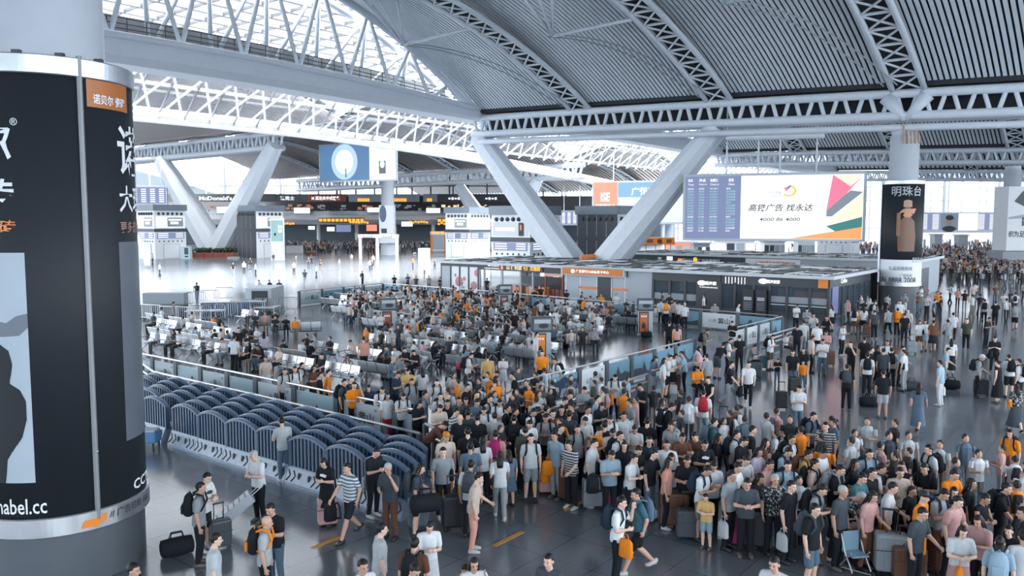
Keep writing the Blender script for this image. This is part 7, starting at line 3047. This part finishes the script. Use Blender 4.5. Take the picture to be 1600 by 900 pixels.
def make_person(q):
    y = q['loc'].y
    hi = y < 24.5
    t = bpy.data.objects.new('person', None)
    COL.objects.link(t)
    t.location = q['loc']
    rz = face_rz(q)
    t.rotation_euler = (0, 0, rz)
    t.scale = (q['sc'] * (0.95 if q['hr'] in 'lu' else 1.0), q['sc'], q['sc'])
    ps = q['ps']
    part('body', M_('body', ps, hi), t, SKINC[int(q['px'] * 7 + q['py']) % 4])
    kind = 'vest' if (q['hr'] == 'u' and q['tp'] == 'k') else 'tee'
    me = M_('top', ps, hi, kind)
    if q['tp'] in PAT:
        k = ('pat', me.name, q['tp'])
        if k not in CACHE:
            m2 = me.copy()
            m2.materials.clear()
            m2.materials.append(PAT[q['tp']])
            CACHE[k] = m2
        me = CACHE[k]
    col = CL[q['tp']][0] if q['tp'] in CL else (1, 1, 1)
    j = rs.uniform(0.82, 1.15)
    part('shirt', me, t, [min(1, c * j) for c in col])
    if q['ex'] and False:
        pass
    jb = rs.uniform(0.8, 1.2)
    bm_ = M_('bottom', ps, hi, q['bk'])
    part({'T': 'trousers', 'S': 'shorts'}.get(q['bk'], 'skirt'), bm_, t, [c * jb for c in CL[q['bc']][0]])
    shc = rs.choice([(0.5, 0.52, 0.54), (0.02, 0.02, 0.025), (0.02, 0.02, 0.025), (0.10, 0.09, 0.08)])
    for sd_ in 'LR':
        part('shoe', M_('shoes', ps, hi, sd_), t, shc)
    hr = q['hr']
    if hr != 'b':
        hk = {'g': 's', 'W': 'c', 'O': 'c'}.get(hr, hr)
        part('cap' if hk == 'c' else 'hair', M_('hair', ps, hk, hi), t, HAIRC.get(hr, (0.012, 0.011, 0.012)))
    if hi:
        o = bpy.data.objects.new('face', M_('eyes', ps))
        COL.objects.link(o)
        o.parent = t
    pr_ = PRINTS.get((int(q['px']), int(q['py'])))
    if pr_ is not None:
        m_ = MB()
        ch = skeleton(ps)['chest']
        if pr_:
            words_on(m_, pr_, (-0.10, ch.y - 0.128, ch.z - 0.03), (1, 0, 0), (0, 0, 1), w=0.2, h=0.07)
        else:
            m_.poly([(-0.09, ch.y - 0.136, ch.z), (0.07, ch.y - 0.136, ch.z - 0.03), (0.10, ch.y - 0.136, ch.z + 0.03), (0.0, ch.y - 0.136, ch.z + 0.06), (-0.08, ch.y - 0.136, ch.z + 0.05)])
        if pr_ == 'adidas':
            for k in range(3):
                m_.poly([(-0.05 + 0.035 * k, ch.y - 0.136, ch.z + 0.06), (-0.025 + 0.035 * k, ch.y - 0.136, ch.z + 0.06), (-0.035 + 0.035 * k, ch.y - 0.136, ch.z + 0.10 + 0.03 * k), (-0.055 + 0.035 * k, ch.y - 0.136, ch.z + 0.085 + 0.03 * k)])
        m_.build('shirt_print', PRINTW if q['tp'] == 'k' else INK, t)
    tag(t, q['label'], 'child' if q['child'] else 'person', 'travellers in the station')
    fwd = V3((math.sin(rz), -math.cos(rz), 0))
    sid = V3((math.cos(rz), math.sin(rz), 0))
    s = q['sc']
    J = skeleton(ps)
    own = q['desc'] + ' ' + q['zone']
    for e in q['ex']:
        if e[0] == 'B':
            b0_ = J['waist'] + V3((0, 0.185, 0.0))
            bag('backpack', e[1], t.location + (sid * b0_.x - fwd * b0_.y * 1.0 + UPZ * b0_.z) * s, rz, 1.0 * s, 'on the back of ' + own, e[3] if len(e) > 3 else None)
        elif e[0] == 'H':
            wr = J['wrR']
            wp = t.location + (sid * wr.x - fwd * wr.y + UPZ * wr.z) * s
            z = max(0.0, wp.z - 0.50)
            bag('shopping' if e[1] != 'k' else 'backpack', e[1], V3((wp.x, wp.y, z)) + sid * -0.05, rz + 1.2, 0.95, 'carried by ' + own)
        elif e[0] == 'X':
            b0_ = J['pel'] + V3((0.20, -0.02, 0.0))
            bag('shopping', e[1], t.location + (sid * b0_.x - fwd * b0_.y + UPZ * b0_.z) * s, rz + 1.5, 0.75, 'hanging at the hip of ' + own)
        elif e[0] == 'S':
            p = t.location + sid * 0.45 + fwd * 0.15
            bag('suitcase', e[1], V3((p.x, p.y, 0)), rz, 1.0, 'beside ' + own)
    return t


for q in INDIV:
    make_person(q)

# luggage standing on the floor: foot pixel, colour, scale (w, d, h), turn
LUG = """512 822 p 1 1.0 0.1 beside the black-clad woman at the blue barriers|583 788 g 1.2 1.1 0.2 between the phone user and the blue barriers|655 826 d 1.1 1.1 0.3 pushed by the person with glasses before the barriers|708 828 k 1.1 1.2 0.2 next to the grey polo shirt before the barriers|855 771 p 1 0.9 0.1 at the feet of the person in light blue, front of the queue
884 781 m 0.85 1.3 0.9 held by the person in black and white stripes|926 794 g 1.15 1.1 0.2 with an orange sticker beside the white shirt at the queue front|950 790 q 1.0 0.95 0.1 between the grey suitcase and the white-shirted person|1053 824 m 1.5 1.25 0.1 biggest case at the front edge of the queue|1076 842 x 1.25 1.0 0.15 beside the big brown case
1156 852 q 1.1 0.9 0.1 under a black bag near the child in yellow|1130 694 k 1.2 1.15 0.1 beside the wine red backpack on the open floor|1221 640 k 1.0 1.0 0.1 held by the man with two children|1193 577 t 1.0 0.95 0.1 by the phone user near the fence gap|1297 572 m 0.9 1.1 0.3 behind the white-shirted phone user
1052 612 m 1.3 1.1 0.0 topped by a pale bag at the slanting fence|1390 897 g 1.35 1.25 0.2 held by the person in orange shorts|1418 905 m 1.4 1.0 0.3 under the orange box bag|1480 895 m 1.6 1.3 0.5 with quilted dark pattern beside the pink shirt|1424 553 g 1.0 1.0 0.2 alone on the floor in the loose group
1533 618 k 1.3 0.95 0.1 held by the white-hatted person|1354 524 m 0.9 1.0 0.2 by the child near the corner shop|1460 546 x 0.9 1.0 0.1 trailing behind the grey shirt on the wide floor|1270 552 w 1.2 1.0 0.0 white bag-like case near the shop rail|1205 500 k 0.9 1.0 0.1 by the fence post at the shop corner
1322 872 p 1.2 1.1 0.3 behind the stroller|1360 880 m 1.2 1.1 0.2 with patterned shell next to the stroller|1215 855 g 0.9 0.8 0.6 grey gift case in the middle queue|345 857 x 1.0 0.95 0.3 beside the man in the white graphic shirt|391 421 g 1.0 1.0 0.0 on the bright floor of the opposite hall
1178 858 k 1.3 1.3 0.1 black case in the dense middle queue|1240 612 k 1.0 0.9 0.4 small case between the two children|1180 590 x 1.2 1.0 0.2 dark case where a person sits on the floor|1147 575 g 0.8 1.2 0.0 grey case by the phone users at the gap"""
for ln in LUG.replace('\n', '|').split('|'):
    a = ln.split(None, 6)
    p = Wz(float(a[0]), float(a[1]))
    bag('suitcase', a[2], p, -math.atan2(p.x, p.y) + float(a[5]), (float(a[3]), float(a[3]), float(a[4])), a[6])
DUF = """277 868 k 0 duffel on the floor behind the backpack man near the pillar|511 770 k 0.66 backpack on top of the pink suitcase|665 800 k 0.85 duffel on the blue suitcase before the barriers|926 770 k 0.78 backpack on the grey suitcase at the queue front|856 742 o 0.62 shopping on the pink suitcase at the queue front|1156 790 k 0.62 backpack on the magenta suitcase
1432 865 o 0.72 shopping standing on the brown case held by the grey shirt|1052 572 w 0.75 duffel on the brown suitcase at the slanting fence|1132 842 a 0 shopping on the floor beside the child in yellow|1030 622 w 0 shopping standing at the foot of the slanting fence|1052 615 w 0 shopping standing beside the brown suitcase at the fence
1424 610 x 0 duffel in the loose group on the open floor|1357 636 k 0 duffel behind the bare-kneed person on the open floor|1486 608 k 0 duffel beside the white trousers on the wide floor|1562 800 k 0.4 duffel carried over by the person at the picture corner|884 545 k 0 backpack on the floor before the loose bench|1010 528 k 0 duffel at the orange bottle totem"""
for ln in DUF.replace('\n', '|').split('|'):
    a = ln.split(None, 5)
    z = float(a[3])
    kind = a[4]
    p = Wz(float(a[0]), float(a[1]), z)
    bag(kind, a[2], p, -math.atan2(p.x, p.y) + 0.2, 1.15 if kind == 'duffel' else 1.0, a[5])

# unique bag labels
by = {}
for b_ in BAGS:
    lab = '%s %s' % (b_[1], b_[2])
    lab = lab.replace(' top, ', ' and ')
    for x_, y_ in ((' wheeled suitcase with raised handle', ' suitcase'), (' top and ', ' and '), ('in the middle front of the queue', 'in middle queue'), (' of the waiting area', ''), (' of the opposite hall', ''), ('on the back of', 'worn by'), ('hanging at the hip of', 'worn by'), ('in the dense queue below the open floor', 'in dense queue'),
                   ('in the thick of the queue beside the slanting fence', 'in thick queue'), ('where the queue leaves the waiting area', 'leaving the benches'), ('behind the poster fence beside the queue', 'behind the fence'), ('where the queue meets the open floor', 'at the floor edge'), (' person in ', ' one in '), ('beside the liquor advertisement pillar', 'by the liquor pillar'), (' a ', ' ')):
        if len(lab.split()) <= 15:
            break
        lab = lab.replace(x_, y_)
    b_.append(lab)
    by.setdefault(lab, []).append(b_)
for lab, v in by.items():
    for i, b_ in enumerate(sorted(v, key=lambda b: b[0].location.x)):
        l2 = lab if len(v) == 1 else ORD[i] + ' ' + lab
        tag(b_[0], trim_label(l2), {'backpack': 'backpack', 'suitcase': 'suitcase', 'duffel': 'bag', 'shopping': 'bag'}[b_[3]], {'backpack': 'backpacks', 'suitcase': 'suitcases', 'duffel': 'travel bags', 'shopping': 'carrier bags'}[b_[3]])

# folding stroller pushed in the queue
c = Wz(1336, 898)
t = thing('stroller', 'pale blue folding stroller pushed by the grey-haired man in the floral shirt', 'stroller', c, 0.2)
SB = mat('stroller_blue', (0.22, 0.36, 0.45), 0.4)
m_ = MB()
for s in (-0.2, 0.2):
    m_.tube([(s, -0.25, 0.08), (s, 0.05, 0.45), (s, 0.30, 1.0)], 0.014, n=6)
    m_.tube([(s, 0.25, 0.08), (s, -0.15, 0.5)], 0.014, n=6)
m_.tube([(-0.2, 0.30, 1.0), (0.2, 0.30, 1.0)], 0.018, n=6)
m_.tube([(-0.2, 0.25, 0.08), (0.2, -0.25, 0.08)], 0.012, n=6)
m_.build('frame', CHROME, t)
m_ = MB()
m_.box((0, 0.0, 0.42), (0.36, 0.34, 0.03), bev=0.01)
m_.box((0, 0.18, 0.62), (0.36, 0.03, 0.40), bev=0.01)
m_.build('seat', SB, t)
for x in (-0.2, 0.2):
    for y in (-0.25, 0.25):
        m_ = MB()
        m_.ball((x, y, 0.08), (0.02, 0.08, 0.08), None, 12, 6)
        m_.build('wheel', BLACK, t)
# luggage trolley and aluminium case beside the pillar
c = Wz(367, 825)
t = thing('aluminium_case', 'ribbed aluminium case on wheels tilted toward the man in white', 'case', c, 0.4)
m_ = MB()
axc = (V3((0.8, 0, 0.6)), V3((0, 1, 0)), V3((-0.6, 0, 0.8)))
m_.box((0, 0, 0.42), (0.95, 0.34, 0.24), PRINTG, axc, bev=0.02)
for q in range(6):
    m_.box(V3((0, 0, 0.42)) + axc[0] * (-0.38 + 0.15 * q) + axc[2] * 0.125, (0.03, 0.34, 0.01), DARK, axc)
m_.build('shell', None, t)
for s in (-0.13, 0.13):
    m_ = MB()
    m_.ball((-0.36, s, 0.07), (0.07, 0.025, 0.07), BLACK)
    m_.build('wheel', None, t)
m_ = MB()
m_.tube([(0.36, -0.1, 0.72), (0.62, -0.1, 0.93), (0.62, 0.1, 0.93), (0.36, 0.1, 0.72)], 0.012, CHROME)
m_.build('handle', None, t)

# ================================================================ the crowd nobody could count
PALN = ['w', 'w', 'w', 'w', 'k', 'k', 'k', 'k', 'g', 'a', 'a', 'x', 'b', 'd', 'n', 'o', 'p', 'c', 'm']
PALM = {}
for k_ in set(PALN + ['k', 'd', 'x', 'u']):
    PALM[k_] = mat('crowd_' + CL[k_][1].replace(' ', '_'), CL[k_][0], 0.8)
CSK = mat('crowd_skin', (0.54, 0.33, 0.24), 0.6)
CHR = mat('crowd_hair', (0.015, 0.013, 0.013), 0.6)


def tiny(mb, loc, rz, sc, seated, tc_, bc_, rs_, bagc=None):
    ca, sa = math.cos(rz), math.sin(rz)

    def T(x, y, z):
        return V3((loc.x + (x * ca - y * sa) * sc, loc.y + (x * sa + y * ca) * sc, loc.z + z * sc))

    def ring(pts, m0, n=6):
        vs, fs = [], []
        for (x, y, z, rx, ry) in pts:
            for k in range(n):
                a = 2 * math.pi * k / n
                vs.append(T(x + rx * math.cos(a), y + ry * math.sin(a), z))
        for i in range(len(pts) - 1):
            for k in range(n):
                fs.append((i * n + k, i * n + (k + 1) % n, (i + 1) * n + (k + 1) % n, (i + 1) * n + k))
        fs.append(tuple((len(pts) - 1) * n + k for k in range(n)))
        mb.add(vs, fs, m0)
    b = 0.0
    if seated:
        b = -0.40
        for s in (-0.1, 0.1):
            ring([(s, -0.42, 0.0, .05, .06), (s, -0.42, 0.46, .06, .06)], bc_, 5)
            mb.add([T(s - .08, 0, .44), T(s + .08, 0, .44), T(s + .07, -.48, .42), T(s - .07, -.48, .42), T(s - .08, 0, .60), T(s + .08, 0, .60), T(s + .07, -.48, .54), T(s - .07, -.48, .54)],
                   [(0, 1, 2, 3), (4, 5, 6, 7), (0, 1, 5, 4), (1, 2, 6, 5), (2, 3, 7, 6), (3, 0, 4, 7)], bc_)
    else:
        st = rs_.uniform(-.16, .16)
        for s in (-0.09, 0.09):
            ring([(s, st * (1 if s > 0 else -1), 0.0, .05, .08), (s, 0, 0.5, .06, .07), (s, 0, 0.92, .085, .09)], bc_, 5)
    ring([(0, 0, .88 + b, .17, .12), (0, 0, 1.12 + b, .155, .11), (0, 0, 1.34 + b, .19, .11), (0, 0, 1.44 + b, .08, .06)], tc_, 8)
    ph = rs_.random() < 0.5
    for s in (-1, 1):
        sh, el = T(.19 * s, 0, 1.38 + b), T(.24 * s, -.02, 1.12 + b)
        wr = T(.10 * s, -.25, 1.16 + b) if ph else T(.22 * s, -.08, .88 + b)
        mb.tube([sh, sh.lerp(el, .6)], .055, tc_, 5)
        mb.tube([sh.lerp(el, .5), el, wr], .035, CSK, 5)
    mb.ball(T(0, -.01, 1.55 + b), (.075 * sc, .085 * sc, .105 * sc), CSK, 7, 5)
    mb.ball(T(0, .02, 1.59 + b), (.085 * sc, .09 * sc, .095 * sc), CHR, 7, 5)
    if bagc:
        ring([(0, .17, 1.0 + b, .12, .07), (0, .19, 1.2 + b, .13, .09), (0, .16, 1.4 + b, .08, .05)], bagc, 6)


cr = MB()
rc = random.Random(11)


def pick():
    return PALM[rc.choice(PALN)]


def pickb():
    return PALM[rc.choice(['k', 'k', 'k', 'x', 'd', 'n', 'g', 'u'])]


for q in REST:
    if q['tp'] not in PALM and q['tp'] in CL:
        PALM[q['tp']] = mat('crowd_' + CL[q['tp']][1].replace(' ', '_'), CL[q['tp']][0], 0.8)
    bq = [e for e in q['ex'] if e[0] == 'B']
    tiny(cr, q['loc'], face_rz(q), q['sc'], q['ps'] in 'tu', PALM.get(q['tp'], PALM['w']), pickb(), rc, PALM['k'] if bq else None)
taken = [(q['loc'].x, q['loc'].y) for q in PX[:420]]


def fill(poly, n, rot=None, seated=False, jitter=1.0, mind=0.55, pal=None, bags=0.3):
    """scatter people on the floor inside a pixel outline; even by area on the ground"""
    xs = [p[0] for p in poly]
    ys = [p[1] for p in poly]
    G_ = [Wz(*p) for p in poly]
    wx0, wx1 = min(p.x for p in G_), max(p.x for p in G_)
    wy0, wy1 = min(p.y for p in G_), max(p.y for p in G_)
    c_, tries = 0, 0
    while c_ < n and tries < n * 60:
        tries += 1
        p = V3((rc.uniform(wx0, wx1), rc.uniform(wy0, wy1), 0))
        pp = project(p)
        if not inside(pp[0], pp[1], poly):
            continue
        if any(abs(p.x - a) < mind and abs(p.y - b) < mind for (a, b) in taken[-600:]):
            continue
        if any(abs(p.x - a) < mind and abs(p.y - b) < mind for (a, b) in taken[:420]):
            continue
        taken.append((p.x, p.y))
        tiny(cr, p, rc.uniform(0, 6.28) if rot is None else rot + rc.uniform(-1, 1), rc.uniform(0.9, 1.03), seated, pick(), pickb(), rc, pick() if rc.random() < bags else None)
        c_ += 1


# distant concourse
fill([(1440, 395), (1480, 384), (1600, 382), (1600, 470), (1560, 452), (1480, 445), (1445, 460)], 520, mind=0.5)
fill([(1480, 398), (1600, 398), (1600, 440), (1480, 436)], 260, mind=0.4)
fill([(1290, 384), (1372, 384), (1372, 400), (1290, 396)], 150, mind=0.5)
fill([(1050, 388), (1250, 388), (1250, 394), (1050, 394)], 30)
# waiting crowd across the opposite hall
fill([(448, 383), (672, 383), (668, 393), (560, 395), (452, 396)], 420, mind=0.5)
fill([(876, 385), (915, 385), (912, 400), (876, 400)], 60, mind=0.5)
fill([(230, 386), (290, 386), (290, 392), (230, 392)], 30)
fill([(440, 410), (700, 405), (690, 440), (470, 445)], 9, mind=2)
# standing and seated people deep in the waiting area
fill([(560, 482), (800, 470), (985, 500), (940, 530), (800, 560), (690, 590), (560, 560)], 70, mind=0.45, bags=0.4)
fill([(610, 470), (770, 468), (780, 500), (620, 500)], 25, mind=0.45)
# thick of the queue
QUEUE = [(690, 690), (860, 660), (1010, 650), (1075, 690), (1260, 730), (1380, 745), (1560, 790), (1600, 830), (1600, 935), (1450, 930), (1200, 850), (1100, 830), (960, 800), (840, 770), (740, 750)]
fill(QUEUE, 60, mind=0.50, bags=0.5)
fill([(700, 640), (850, 640), (860, 700), (720, 720)], 16, mind=0.48, bags=0.4)
fill([(1320, 495), (1430, 480), (1430, 530), (1330, 540)], 12, mind=0.6)
fill([(1430, 470), (1600, 470), (1600, 505), (1440, 505)], 16, mind=0.8)
# diners on the gallery
for q in range(150):
    px_ = rc.uniform(235, 1000)
    p = V3((xpix(px_, GY + rc.uniform(0, 6)), GY + rc.uniform(-0.5, 7), 8.45))
    tiny(cr, p, rc.uniform(0, 6.28), 1.0, rc.random() < 0.5, pick(), pickb(), rc)
o = cr.build('crowd')
tag(o, 'distant and densely packed travellers filling the far halls, gallery and queue', kind='stuff')
